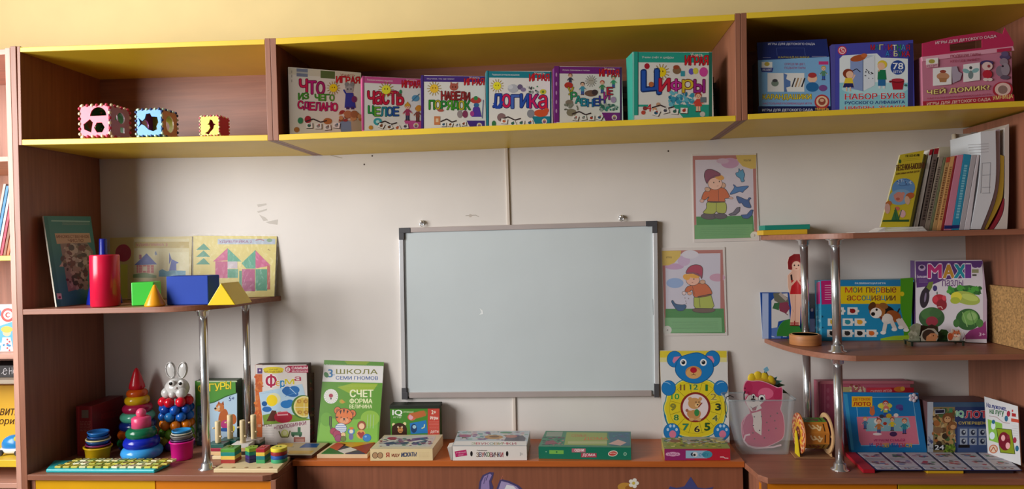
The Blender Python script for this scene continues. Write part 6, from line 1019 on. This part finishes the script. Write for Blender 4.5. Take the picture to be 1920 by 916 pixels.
a.ell(248, 545, 105, 85, '2c5024'); a.ell(230, 515, 70, 50, '3e6a30'); a.ell(280, 510, 50, 40, '365e2a'); a.ell(250, 575, 50, 40, '8a2030'); a.ell(545, 560, 100, 88, '2e5c24'); a.ell(560, 545, 66, 60, '6a9a4a'); a.ell(575, 535, 40, 34, '8ab068'); a.line([(500, 500), (540, 620)], 8, '8ab068'); a.line([(560, 480), (600, 610)], 6, '4a7a34'); a.ell(640, 590, 30, 34, '4a7a34'); a.ell(450, 590, 26, 34, '3a6a2a'); a.text('3+', 635, 668, 685, 695, 'e0c0d4', bold=.04); a.done(a.T)
s_ = Art(a.fr[3]+Vector((-.0006, 0, 0)), (1, 0, 0), lift=.0003); s_.m.add([a.fr[0]+Vector((-.0008, .002, 0)), a.fr[3]+Vector((-.0008, .002, 0)), a.fr[3]+Vector((-.0008, .030, 0)), a.fr[0]+Vector((-.0008, .030, 0))], [(0, 1, 2, 3)], c=lin('5a3a72')); s_.done(a.T, 'side_print')
# little stand of animal cut-outs
c = at(1757, 648, -.215); T = thing('animal_stand', 'dark little stand with hedgehog, squirrel and bush cut-outs', 'toy stand', (c.x, -.20, ZK)); xa, xb = at(1709, 645, -.225).x, at(1810, 645, -.225).x; zs_ = at(1757, 641, -.225).z
m = M(); m.box((xa, -.225, zs_), (xb, -.175, zs_+.0025), mat('1e2a20', .3)); m.build('platform', T)
for x in (xa+.004, xb-.004):
    for y in (-.221, -.179): m = M(); m.box((x-.0025, y-.002, ZK+.0002), (x+.0025, y+.002, zs_), mat('1e2a20', .4)); m.build('leg', T)
def cut(name, pts, y, body, arts):
    P = [at(1690+x/4.361, 470+yy/4.361, y) for x, yy in pts]
    for p in P: p.z = max(p.z, zs_+.0027)
    m = M(); m.prism(P, (0, .002, 0), mat(body, .5)); o = m.build(name, T); a = Art((0, y, 0), (0, -1, 0), lift=.0003, step=.000006); a.crop(1690, 470, 4.361); arts(a); a.m.build('printed_face', o, loc=parent_loc(T))
cut('bush_cutout', [(60, 742), (70, 700), (55, 680), (80, 650), (70, 625), (100, 600), (130, 590), (160, 600), (155, 650), (140, 690), (155, 742)], -.205, '9a9c84', lambda a: a.scatter(80, 620, 140, 720, ['b0b09a', '8a8c74'], 14, 18, 3))
cut('dark_bush_cutout', [(140, 740), (140, 640), (165, 605), (215, 615), (250, 600), (300, 620), (310, 740)], -.190, '3a2a20', lambda a: a.scatter(160, 625, 290, 700, ['4a3426', '2e4a24', '5a2a20'], 20, 18, 4))
cut('hedgehog_cutout', [(165, 742), (160, 700), (175, 655), (220, 632), (270, 635), (300, 670), (303, 705), (290, 742)], -.214, 'b0a898', lambda a: (a.ell(225, 690, 54, 48, '3a2c24'), a.poly([(200, 742), (205, 700), (240, 672), (275, 672), (298, 690), (302, 705), (285, 720), (280, 742)], 'c8885c'), a.ell(262, 692, 5, 5, '1a1210'), a.ell(298, 702, 5, 5, '1a1210'), a.ell(235, 690, 10, 9, 'd89a70')))
cut('green_bush_cutout', [(300, 742), (300, 670), (330, 640), (370, 645), (400, 680), (400, 742)], -.196, '24481c', lambda a: a.scatter(315, 660, 385, 730, ['2e5c24', '1c3a18'], 12, 16, 5))
cut('squirrel_cutout', [(385, 742), (378, 700), (385, 670), (410, 660), (415, 635), (440, 648), (462, 640), (475, 655), (492, 670), (485, 700), (478, 742)], -.214, 'c8b8a8', lambda a: (a.ell(400, 700, 22, 30, 'b8502c'), a.ell(448, 680, 34, 26, 'c87048'), a.ell(440, 688, 12, 12, 'e8d0c0'), a.ell(465, 690, 14, 12, 'e8d0c0'), a.ell(438, 678, 4, 6, '1a1210'), a.ell(462, 680, 4, 6, '1a1210'), a.ell(455, 722, 18, 20, 'd8c8b0'), a.poly([(425, 660), (430, 640), (440, 658)], 'a84828'), a.poly([(460, 658), (470, 642), (478, 662)], 'a84828')))
m = M(); m.tube([at(1690+x/4.361, 470+y/4.361, -.219) for x, y in ((495, 742), (515, 735), (522, 710), (515, 680), (498, 660))], .001, mat('c8c0b0', .4)); m.build('wire_arch', T)
# cork board on the side panel
XP = XR-.0015; c = at(1855, 640, -.147); T = thing('cork_board', 'thick speckled cork board leaning flat on the right side panel', 'cork board', (XP-.008, -.24, ZK)); ck = mat('a8804e', .85, grain=.45, gscale=(28, 28, 28), bump=.4); ht = at(1852, 533, -.147).z
m = M(); m.box((XP-.016, -.325, ZK+.0004), (XP, -.147, ht), ck); m.build('board', T, bevel=.001)
m = M(); m.box((XP-.0165, -.3265, ZK+.0004), (XP, -.3252, ht+.0005), mat('b89468', .6)); m.build('edge_strip', T)
# ================================================================ right worktop
a = gbox('game_box', 'dusty pink and red box standing against the wall behind the blue lotto lid', 'box', (1537, 830), (1709, 830), (1537, 715.5), ZO, -.055, -.055, .045, mat('a8586a', .5), face='b0566a'); a.crop(1570, 700, 4.82)
a.poly([(-150, 80), (50, 75), (50, 680), (-150, 680)], '9a4258'); a.rect(-115, 95, -110, 680, 'c87a8a'); a.rect(-158, 66, 690, 92, 'b86a74'); a.rect(50, 120, 130, 180, 'b8a870'); a.scatter(110, 100, 250, 180, ['c8b090', '8a4a3a', 'a86a4a', 'd8c0a0'], 30, 14, 5); a.rect(262, 125, 690, 260, 'a81c2c'); a.poly([(262, 130), (480, 122), (500, 160), (262, 175)], 'c83a48'); a.ell(560, 140, 50, 24, 'c8702c'); a.ell(590, 135, 20, 20, 'd8a03c'); a.text('супер игра', 300, 150, 490, 180, 'e0b0b0', dy=-8); a.line([(50, 92), (690, 92)], 4, '8a2a3a')
for i in range(5): a.ell(-85, 150+i*70, 14, 22, 'a8566a')
a.done(a.T)
a = qbox('lotto_box', 'bright blue lid ДЕТСКОЕ ЛОТО with cartoon animals standing on the right worktop', 'box', (1597, 846), (1738, 846), (1721.5, 738), (1581, 737), ZO, -.150, -.150, -.118, .022, mat('15609a', .4), face='1878b8'); a.crop(1570, 700, 4.82)
a.poly([(52, 180), (90, 185), (150, 690), (125, 690)], '3a98c8'); a.oline([(165, 215), (680, 210), (740, 640), (215, 650)], '8ac4e4', 5); a.poly([(175, 390), (700, 382), (738, 636), (215, 645), (195, 600)], 'd87890'); a.rect(130, 205, 315, 300, 'e8b428', dy=0); a.text('ДЕТСКОЕ', 142, 220, 300, 246, 'b83a1c', bold=.07); a.text('ЛОТО', 145, 256, 300, 290, 'b02a1c', bold=.12)
a.poly([(285, 400), (640, 395), (660, 480), (600, 520), (260, 520), (240, 470)], '8ab8c4'); a.ell(430, 290, 66, 30, 'd8d050'); a.kid(435, 395, 150, hair='a82a24', top='b8c84a', skin='e8b098'); a.ell(440, 310, 26, 20, 'd87868'); a.ell(440, 322, 14, 8, 'f0e8e0')
a.ell(315, 345, 24, 34, 'c86a3a'); a.ell(300, 310, 8, 20, 'c86a3a'); a.ell(325, 308, 8, 20, 'c86a3a'); a.ell(560, 300, 34, 24, '5a4a9a'); a.ell(575, 320, 20, 14, '4a3a8a')
for x, y, r, cc in ((400, 385, 22, '3a3a4a'), (465, 380, 26, 'c8a82a'), (530, 375, 22, 'e8e0d8'), (360, 430, 30, 'e0ded8'), (430, 450, 18, 'b03a2a')): a.ell(x, y, r, r*.8, cc)
a.ell(360, 400, 8, 6, '2a2a2a')
for x, y, h_, hc, tc in ((250, 500, 110, 'c8882c', '4a7a9a'), (375, 545, 140, 'a83a2a', 'b8703a'), (495, 515, 120, 'a05a2a', 'e0c82c'), (605, 545, 140, 'c0582a', '2a8a9a')): a.kid(x, y, h_, hair=hc, top=tc, legs='3a4a8a')
a.ell(505, 545, 34, 22, '4a2a5a'); a.ell(360, 545, 40, 12, 'f0e0e0')
a.text('ИГРАЕМ СЕМЬЁЙ', 330, 585, 610, 612, 'b82a6a', dy=0, bold=.06); a.letters('И РАЗВИВАЕМСЯ', 290, 628, 672, 664, ['2a5ab0', '2a5ab0', 'c83a5a', 'c83a5a', 'e0b02a', 'e0b02a', '2a7ab0']); a.done(a.T)
m = M(); p = at(1570+680/4.82, 700+215/4.82, -.122)
for i in range(5): m.ball(p+Vector((.009*math.cos(i*1.257), -.004, .009*math.sin(i*1.257))), .006, mat('d8d0d8', .4), 1, .4, 1, 12)
m.ball(p+Vector((0, -.005, 0)), .004, mat('c8a0b0', .4), 1, .5, 1, 12); m.build('flower_clip', a.T)
a = gbox('game_box', 'dark box IQ ЛОТО with jungle animals and number 24', 'box', (1742, 849), (1860, 849), (1742, 753.5), ZO, -.148, -.148, .088, mat('6a4a4c', .5), face='24386a'); a.crop(1570, 700, 4.82); a.xmax = 1570+1395/4.82
a.rect(813, 255, 866, 722, 'b8c0cc'); a.scatter(820, 570, 860, 680, ['4a5a8a', '8a90a8'], 14, 14, 2); a.rect(866, 258, 1450, 300, '3a5a7a'); a.rect(866, 300, 1062, 720, '8a7a54'); a.scatter(870, 330, 1060, 640, ['6a4a2a', 'b8945c', '4a6a3a', 'c8b080', '3a2a1a', 'a86a3a'], 120, 26, 6)
a.ell(995, 400, 46, 46, '7a4a2a'); a.ell(995, 412, 30, 28, 'd0a070'); a.ell(985, 402, 5, 6, '1a1010'); a.ell(1008, 402, 5, 6, '1a1010'); a.ell(1040, 470, 40, 40, '8a5a34'); a.ell(1045, 480, 24, 20, 'd0a070'); a.ell(910, 510, 46, 30, '8a6a4a'); a.scatter(970, 640, 1060, 710, ['6a8a2c', '4a6a20', '8aa83c'], 40, 18, 3)
a.poly([(875, 320), (978, 316), (972, 362), (880, 366)], '141c3a'); a.oline([(880, 326), (970, 322), (966, 356), (884, 360)], 'c8d0d8', 4); a.rect(1010, 312, 1040, 350, '3a8a5a'); a.text('IQ', 1075, 335, 1140, 395, '8ad0a8', out='e8f0e8', ow=.03, bold=.1); a.text('ЛОТО', 1155, 335, 1420, 398, 'd03048', out='e8e0e4', ow=.03, bold=.1); a.text('СУПЕРЩЕНКИ', 1095, 432, 1400, 462, 'd8c060', bold=.07)
a.rect(1085, 478, 1450, 715, '4a6090'); 
for i in range(4):
    for j in range(2): x, y = 1140+i*85, 530+j*80; a.rect(x-34, y-34, x+34, y+34, 'a8b4c8'); a.ell(x, y, 20, 24, '2a3450'); a.ell(x+6, y-6, 9, 10, 'd0d8e0')
a.rect(1092, 640, 1195, 668, '141418'); a.rect(868, 640, 970, 690, '101418'); a.text('24', 880, 645, 962, 684, 'e8ecf0', bold=.08); a.done(a.T)
a = qbox('booklet_box', 'white slanted box НА ЛУЖОЧКЕ, НА ЛУГУ at the right end of the worktop', 'box', (1852, 847), (1914, 864), (1908.5, 761), (1845.5, 742.5), ZO+.0130, -.185, -.300, -.182, .004, mat('8a5a3c', .6), face='dcdcdc'); a.crop(1570, 700, 4.82)
a.text('На лужочке,', 1350, 262, 1530, 312, '1c2a7a', dy=35, bold=.05); a.text('на лугу', 1378, 320, 1505, 372, '2a6a3a', dy=18, bold=.05); a.line([(1372, 380), (1440, 392), (1500, 440), (1560, 448)], 6, 'b89a9a')
a.poly([(1360, 410), (1490, 450), (1500, 640), (1372, 600)], '8ac04a'); a.ell(1410, 470, 20, 34, 'd8e8f0'); a.ell(1400, 560, 24, 34, 'd8e8f0'); a.ell(1412, 435, 15, 20, '2a6a8a'); a.poly([(1440, 492), (1575, 505), (1607, 725), (1475, 712)], '8a9a1c'); a.oline([(1440, 492), (1575, 505), (1607, 725), (1475, 712)], '2a3a14', 5)
a.ell(1512, 610, 54, 84, '7a1428', -8); a.ell(1500, 580, 18, 28, 'f0b0b0'); a.ell(1542, 650, 20, 30, 'f0b0b0'); a.ell(1545, 570, 14, 22, '8a2a3a')
for x, y, cc in ((1548, 362, 'a82440'), (1528, 405, '2a6a8a'), (1605, 600, 'a82440'), (1625, 675, '2a6a8a')): a.ell(x, y, 16, 27, cc)
a.ell(1412, 680, 40, 40, 'c87a5a'); a.ell(1412, 680, 30, 30, 'e0c8b0'); a.line([(1390, 700), (1412, 660), (1435, 702)], 8, 'b05a3a')
a.rect(1578, 325, 1590, 345, 'c83a3a'); a.rect(1578, 355, 1615, 385, 'b02a2c', dy=6); a.rect(1572, 402, 1642, 432, 'c8503a', dy=12); a.lines(1585, 470, 1635, 600, 7, '6a7080', dy=4); a.done(a.T)
# folded lotto board
zt3 = ZO+.0115; P = [atz(x, y, zt3) for x, y in ((1642, 879.5), (1906, 875), (1884, 851), (1609, 851))]
P[0].y = max(P[0].y, Y1+.012); P[1].y = P[0].y; P[2].y = P[3].y = -.172; c = sum(P, Vector())/4; c.z = ZO
T = thing('lotto_board', 'folded lotto board with navy grid of picture cards on the right worktop', 'board game', c)
m = M(); m.prism(P, (0, 0, -.003), mat('1c2450', .35)); m.build('board', T, bevel=.0008)
m = M(); Q = [P[0]+Vector((-.002, .001, 0)), P[3]+Vector((0, 0, 0)), P[3]+Vector((-.03, 0, 0)), P[0]+Vector((-.035, .001, 0))]; m.prism(Q, (0, 0, -.0110), mat('b01c2c', .4)); m.build('red_box_edge', T, bevel=.0008)
m = M(); m.box((at(1739, 880, P[0].y).x, P[0].y+.001, ZO), (at(1807, 880, P[0].y).x, -.19, zt3-.0032), mat('d0a41c', .45)); m.build('yellow_box_edge', T, bevel=.0008)
m = M(); m.box((at(1807, 880, P[0].y).x+.001, P[0].y+.006, ZO), (P[1].x-.02, -.19, zt3-.0032), mat('2a2430', .5)); m.build('inner_tray', T)
nx_, ny_ = 6, 3; g = random.Random(9)
for j in range(ny_):
    for i in range(nx_):
        bl2 = lambda u, v: (P[0]*(1-u)+P[1]*u)*(1-v)+(P[3]*(1-u)+P[2]*u)*v
        u0, u1 = (i+.07)/nx_, (i+.93)/nx_; v0, v1 = ((0, .13), (.17, .56), (.60, .96))[j]; q = [bl2(u0, v0), bl2(u1, v0), bl2(u1, v1), bl2(u0, v1)]
        m = M(); m.prism([p+Vector((0, 0, .0012)) for p in q], (0, 0, -.0011), mat('c0bec8', .4)); cardo = m.build('picture_card', T)
        a = Art(P[0]+Vector((0, 0, .0012)), (0, 0, 1), lift=.0002, step=.000006)
        for k in range(9):
            cen = bl2(u0+(u1-u0)*g.uniform(.2, .8), v0+(v1-v0)*g.uniform(.25, .75)); r = .011 if j else .005; t0 = g.uniform(0, 3); a.k += .000004
            pts = [cen+Vector((r*g.uniform(.5, 1)*math.cos(t0+s*1.05), r*.7*g.uniform(.5, 1)*math.sin(t0+s*1.05), .0013+a.k-.0002)) for s in range(6)]; a.m.add(pts, [tuple(range(6))], c=lin(g.choice(['b03040', '3a5a9a', '7a6a70', '9a8aa0', '4a7a5a', 'c8a8a8', '5a4a5a', 'a84a5a'])))
        a.m.build('printed_picture', cardo, loc=parent_loc(T))
# ================================================================ tub with the leopard board
TUB = bpy.data.materials.new('cloudy_plastic'); TUB.use_nodes = True; b_ = TUB.node_tree.nodes['Principled BSDF']; b_.inputs['Base Color'].default_value = (.62, .70, .74, 1); b_.inputs['Alpha'].default_value = .34; b_.inputs['Roughness'].default_value = .22
nt = TUB.node_tree; nz = nt.nodes.new('ShaderNodeTexNoise'); nz.inputs['Scale'].default_value = 7; mr = nt.nodes.new('ShaderNodeMapRange'); mr.inputs[3].default_value = .10; mr.inputs[4].default_value = .36; tc = nt.nodes.new('ShaderNodeTexCoord'); nt.links.new(tc.outputs['Object'], nz.inputs[0]); nt.links.new(nz.outputs[0], mr.inputs[0]); nt.links.new(mr.outputs[0], b_.inputs['Alpha'])
def ring_r(x0, x1, y0, y1, z, r): return [(x, y, z) for x, y in rrect(x0, y0, x1, y1, r, 5)]
yf = -.160; xl, xr = at(1391, 847, yf).x, at(1480, 845, yf).x; txl, txr = at(1366, 752, yf-.012).x, at(1493, 750, yf-.012).x; zt4 = at(1440, 751, yf-.012).z
c = Vector(((xl+xr)/2, -.13, ZO)); T = thing('storage_tub', 'cloudy plastic tub holding the pink leopard board', 'tub', c); n = 24
lv = [(0, 0), (.03, .02), (.5, .5), (.97, .97), (1, 1)]; rings_ = []
for t, s in lv: rings_.append(ring_r(xl+(txl-xl)*s, xr+(txr-xr)*s, yf-.012*s, -.068+.004*s, ZO+(zt4-ZO)*t, .012+.006*s))
k = len(rings_[0]); vs = [p for r in rings_ for p in r]; m = M(); m.add(vs, [(j*k+i, j*k+(i+1) % k, (j+1)*k+(i+1) % k, (j+1)*k+i) for j in range(len(lv)-1) for i in range(k)], TUB, smooth=True); m.add(rings_[0], [list(range(k))], TUB); m.build('tub_body', T)
o_ = ring_r(txl-.004, txr+.004, yf-.016, -.060, zt4, .02); i_ = rings_[-1]; m = M(); m.add([Vector(p)+Vector((0, 0, dz)) for dz in (0, .004) for r in (o_, i_) for p in r], [(i, (i+1) % k, k+(i+1) % k, k+i) for i in range(k)]+[(2*k+i, 2*k+(i+1) % k, 3*k+(i+1) % k, 3*k+i) for i in range(k)]+[(i, (i+1) % k, 2*k+(i+1) % k, 2*k+i) for i in range(k)], mat('a8b4b8', .3, alpha=.6)); m.build('rim', T)
YL = -.118; LC = lambda pts, y=YL: [at(1348+x*.93/5.089, 680+yy/5.089, y) for x, yy in pts]
sil = [(265, 195), (290, 168), (340, 172), (430, 172), (520, 200), (600, 235), (645, 232), (650, 300), (645, 380), (632, 440), (655, 490), (668, 560), (672, 640), (650, 720), (560, 770), (470, 800), (380, 800), (300, 780), (250, 730), (232, 640), (240, 560), (290, 500), (320, 480), (300, 420), (268, 370), (272, 330), (300, 300), (262, 290), (252, 240)]
sil = smooth(sil+[sil[0]], 4)[:-1]; P = LC(sil); zmin = ZO+.004
for p in P: p.z = max(p.z, zmin)
cen = sum(P, Vector())/len(P); T = thing('leopard_board', 'pink leopard lacing board standing in the cloudy tub', 'lacing toy', (cen.x, YL, zmin)); m = M(); m.prism(P, (0, .005, 0), mat('c84a70', .5)); m.build('board', T)
a = Art((0, YL, 0), (0, -1, 0), lift=.0004, step=.000006); a.crop(1348, 680, 5.089); a.sx = .93; PK = 'c03862'
a.poly(sil, PK); a.oline(sil, 'e8a8bc', 6); a.ell(300, 235, 42, 55, 'b8305a'); a.ell(600, 300, 40, 55, 'b8305a', 10); a.ell(480, 290, 80, 55, 'e0688c'); a.poly([(270, 360), (300, 310), (345, 300), (400, 330), (470, 300), (480, 350), (420, 400), (440, 430), (380, 455), (335, 460), (300, 420)], 'ece4e0')
a.oell(352, 320, 22, 26, 'f4f2f0', '2a1a20', 4); a.ell(355, 322, 11, 14, '14101a'); a.oell(438, 336, 34, 34, 'f4f2f0', '2a1a20', 5); a.ell(440, 342, 18, 20, '14101a'); a.ell(352, 352, 26, 16, '241418', 10); a.poly([(335, 430), (390, 415), (380, 450), (345, 455)], 'a84a5a'); a.line([(320, 415), (345, 430), (400, 405)], 4, '5a2a34')
a.poly([(335, 480), (430, 455), (440, 560), (435, 690), (370, 650), (330, 560)], 'e8dcd4'); a.ell(300, 600, 46, 120, 'c04470', 12); a.line([(280, 500), (240, 600), (250, 680)], 6, 'e8a8bc'); a.line([(320, 680), (270, 690), (255, 740), (300, 790), (380, 812), (560, 800), (640, 780)], 16, 'e8c8d0')
for x, y in ((362, 512), (352, 595), (416, 642), (348, 666), (436, 508), (490, 566), (510, 640), (466, 712), (584, 622), (572, 550), (530, 505), (364, 722), (598, 478), (266, 240), (196, 355)): a.ell(x, y, 7, 7, '4a1c2c')
a.done(T)
m = M(); p = LC([(452, 150)], YL+.012)[0]
T = thing('flower_toy', 'yellow flower with teal and green leaves poking out of the tub', 'toy flower', (p.x, YL+.012, p.z-.05))
for x, y in ((340, 145), (400, 125), (465, 138), (525, 165)): q = LC([(x, y)], YL+.014)[0]; m = M(); m.ball(q, .0145, mat('d8b820', .5), 1, .35, 1.1); m.build('petal', T)
m = M(); m.ball(LC([(440, 185)], YL+.014)[0], .03, mat('c89a20', .5), 1.5, .2, .7); m.build('flower_heart', T)
for i, (x0, y0, x1, y1, cc) in enumerate(((500, 200, 470, 50, '1c2c34'), (520, 200, 530, 120, '1e3a3a'), (520, 200, 600, 130, '5aa8a8'), (530, 200, 650, 170, '6ab0a8'), (540, 210, 680, 210, '2a4a2a'), (560, 230, 710, 290, '3a4a20'), (570, 250, 640, 310, '2a3a18'))):
    A, B = LC([(x0, y0), (x1, y1)], YL+.020+i*.0018); d = (B-A).normalized(); nn = Vector((-d.z, 0, d.x))*.008; m = M(); m.prism([A, A*.5+B*.5+nn, B, A*.5+B*.5-nn], (0, .001, 0), mat(cc, .5)); m.build('leaf', T)
m = M(); q = LC([(485, 62)], YL+.015)[0]; m.obox(q, (.006, 0, .004), (0, .002, 0), (-.003, 0, .006), mat('7ab0c8', .4)); m.build('clip', T)
m = M(); A = LC([(500, 200)], YL+.0165)[0]; m.tube([A, Vector((A.x, A.y, ZO+.006))], .003, mat('3a6a3a', .5)); m.build('stalk', T)
m = M(); m.tube([at(1350+x/5.089, 680+y/5.089, yy) for x, y, yy in ((240, 268, -.128), (228, 300, -.131), (232, 360, -.136))], .0022, mat('2a1c1e', .5)); m.tube([at(1350+x/5.089, 680+y/5.089, yy) for x, y, yy in ((130, 325, -.150), (95, 310, -.168), (60, 325, -.172), (47, 370, -.172), (50, 450, -.17), (62, 520, -.168))], .0015, mat('1a1618', .5)); o = m.build('lacing_cord', loc=at(1360, 745, -.17)); tag(o, 'thin black lacing cord hanging over the left rim of the tub', 'cord')
# ================================================================ wooden drum toy
yc = -.168; k = (yc+DIST)/F; cz = at(1526, 811, yc).z; xa, xb = at(1497, 811, yc).x, at(1548, 811, yc).x; R = 36*k; R2 = 27*k
c = Vector(((xa+xb)/2, yc, ZO)); T = thing('drum_toy', 'wooden roller drum toy between a yellow patterned disc and a plain ring', 'wooden toy', c); PWB = mat('d0a878', .55, grain=.1)
m = M(); oct_ = [(math.cos(math.radians(22.5+45*i+8)), math.sin(math.radians(22.5+45*i+8))) for i in range(8)]
for i in range(8):
    (c0, s0), (c1, s1) = oct_[i], oct_[(i+1) % 8]; Pn = [Vector((xx, yc+R2*u, cz+R2*v)) for xx, u, v in ((xa+.008, c0, s0), (xb-.004, c0, s0), (xb-.004, c1, s1), (xa+.008, c1, s1))]; nrm = Vector((0, (c0+c1)/2, (s0+s1)/2)).normalized()
    cc = 'c07828' if (c0+c1) < -1.2 else ('4a8a2a' if s0+s1 > .8 else ('8a3a2a' if i % 2 else 'a88a3a')); m = M(); m.prism(Pn, nrm*-.003, mat(cc, .5)); pn = m.build('drum_panel', T)
    if c0+c1 < -.2:
        a = Art(Pn[0], nrm, lift=.0004, step=.000006); u_ = (Pn[1]-Pn[0]); v_ = (Pn[3]-Pn[0])
        def q(uu, vv): return Pn[0]+u_*uu+v_*vv+nrm*a.k
        dark = 'c07828' == cc; ln = 'e8c890' if dark else '7a2a3a'
        for (u0, v0, u1, v1) in ((.2, .2, .3, .6), (.3, .6, .5, .5), (.5, .5, .6, .8), (.6, .8, .7, .4), (.35, .25, .45, .5), (.55, .25, .62, .5)): a._n(); du, dv, _z = Vector((u1-u0, v1-v0, 0)).normalized()*.035; a.m.add([q(u0-dv, v0+du*2), q(u1-dv, v1+du*2), q(u1+dv, v1-du*2), q(u0+dv, v0-du*2)], [(0, 1, 2, 3)], c=lin(ln))
        a._n(); a.m.add([q(.80, .15), q(.84, .15), q(.84, .85), q(.80, .85)], [(0, 1, 2, 3)], c=lin('2a1a14')); a.m.build('panel_print', pn, loc=parent_loc(T))
m = M(); m.cyl((xa-.004, yc, cz), .004, xb-xa+.010, PWB, 16, ax=(1, 0, 0)); m.build('axle', T)
m = M(); m.cyl((xa, yc, cz), R, .004, mat('c87838', .5), 44, ax=(1, 0, 0)); dl = m.build('patterned_disc', T)
for side in (-1,):
    mm = M(); 
    for r0, r1, cc in ((.97, .86, 'b83a2c'), (.86, .72, 'e8c088'), (.72, .55, 'c84a30'), (.55, .34, 'e0b030'), (.34, .18, '6a2a18')):
        for i in range(24):
            t0, t1 = 2*math.pi*i/24, 2*math.pi*(i+1)/24; col = cc if i % 2 else {'b83a2c': 'e0b890', 'e8c088': 'b84a34', 'c84a30': 'e8b848', 'e0b030': 'd89a28', '6a2a18': '6a2a18'}[cc]
            mm.add([Vector((xa-.0005, yc+R*r*math.cos(t), cz+R*r*math.sin(t))) for r, t in ((r0, t0), (r0, t1), (r1, t1), (r1, t0))], [(0, 1, 2, 3)], c=lin(col))
    mm.build('disc_print', dl, loc=parent_loc(T))
m = M(); n_ = 40; outer = [(math.cos(2*math.pi*i/n_), math.sin(2*math.pi*i/n_)) for i in range(n_)]; plate(m, outer, [circ(0, 0, .78, n=32)], (xb, yc, cz), (0, R, 0), (0, 0, R), (.004, 0, 0), PWB); m.build('plain_ring', T)
m = M(); plate(m, [(-1, -.07), (1, -.07), (1, .07), (-1, .07)], [], (xb+.0005, yc, cz), (0, R*.8, 0), (0, 0, R*.8), (.003, 0, 0), PWB); m.build('ring_spoke', T)
zl = ZO+.0045
for x_, cc in ((xa-.006, 'dcc81e'), (xb+.005, 'c8a070')):
    m = M(); m.prism([(x_, yc-.005, cz+.008), (x_, yc+.005, cz+.008), (x_, yc+.012, zl), (x_, yc-.030, zl)], (.003 if cc[0] == 'c' else -.003, 0, 0), mat(cc, .5)); m.build('leg', T)
m = M(); m.prism([(xa-.022, yc-.034, ZO), (xb+.014, yc-.036, ZO), (xb+.016, yc+.03, ZO), (xa-.018, yc+.03, ZO)], (0, 0, .004), mat('9a6e4c', .6)); m.build('base_plate', T, bevel=.001)
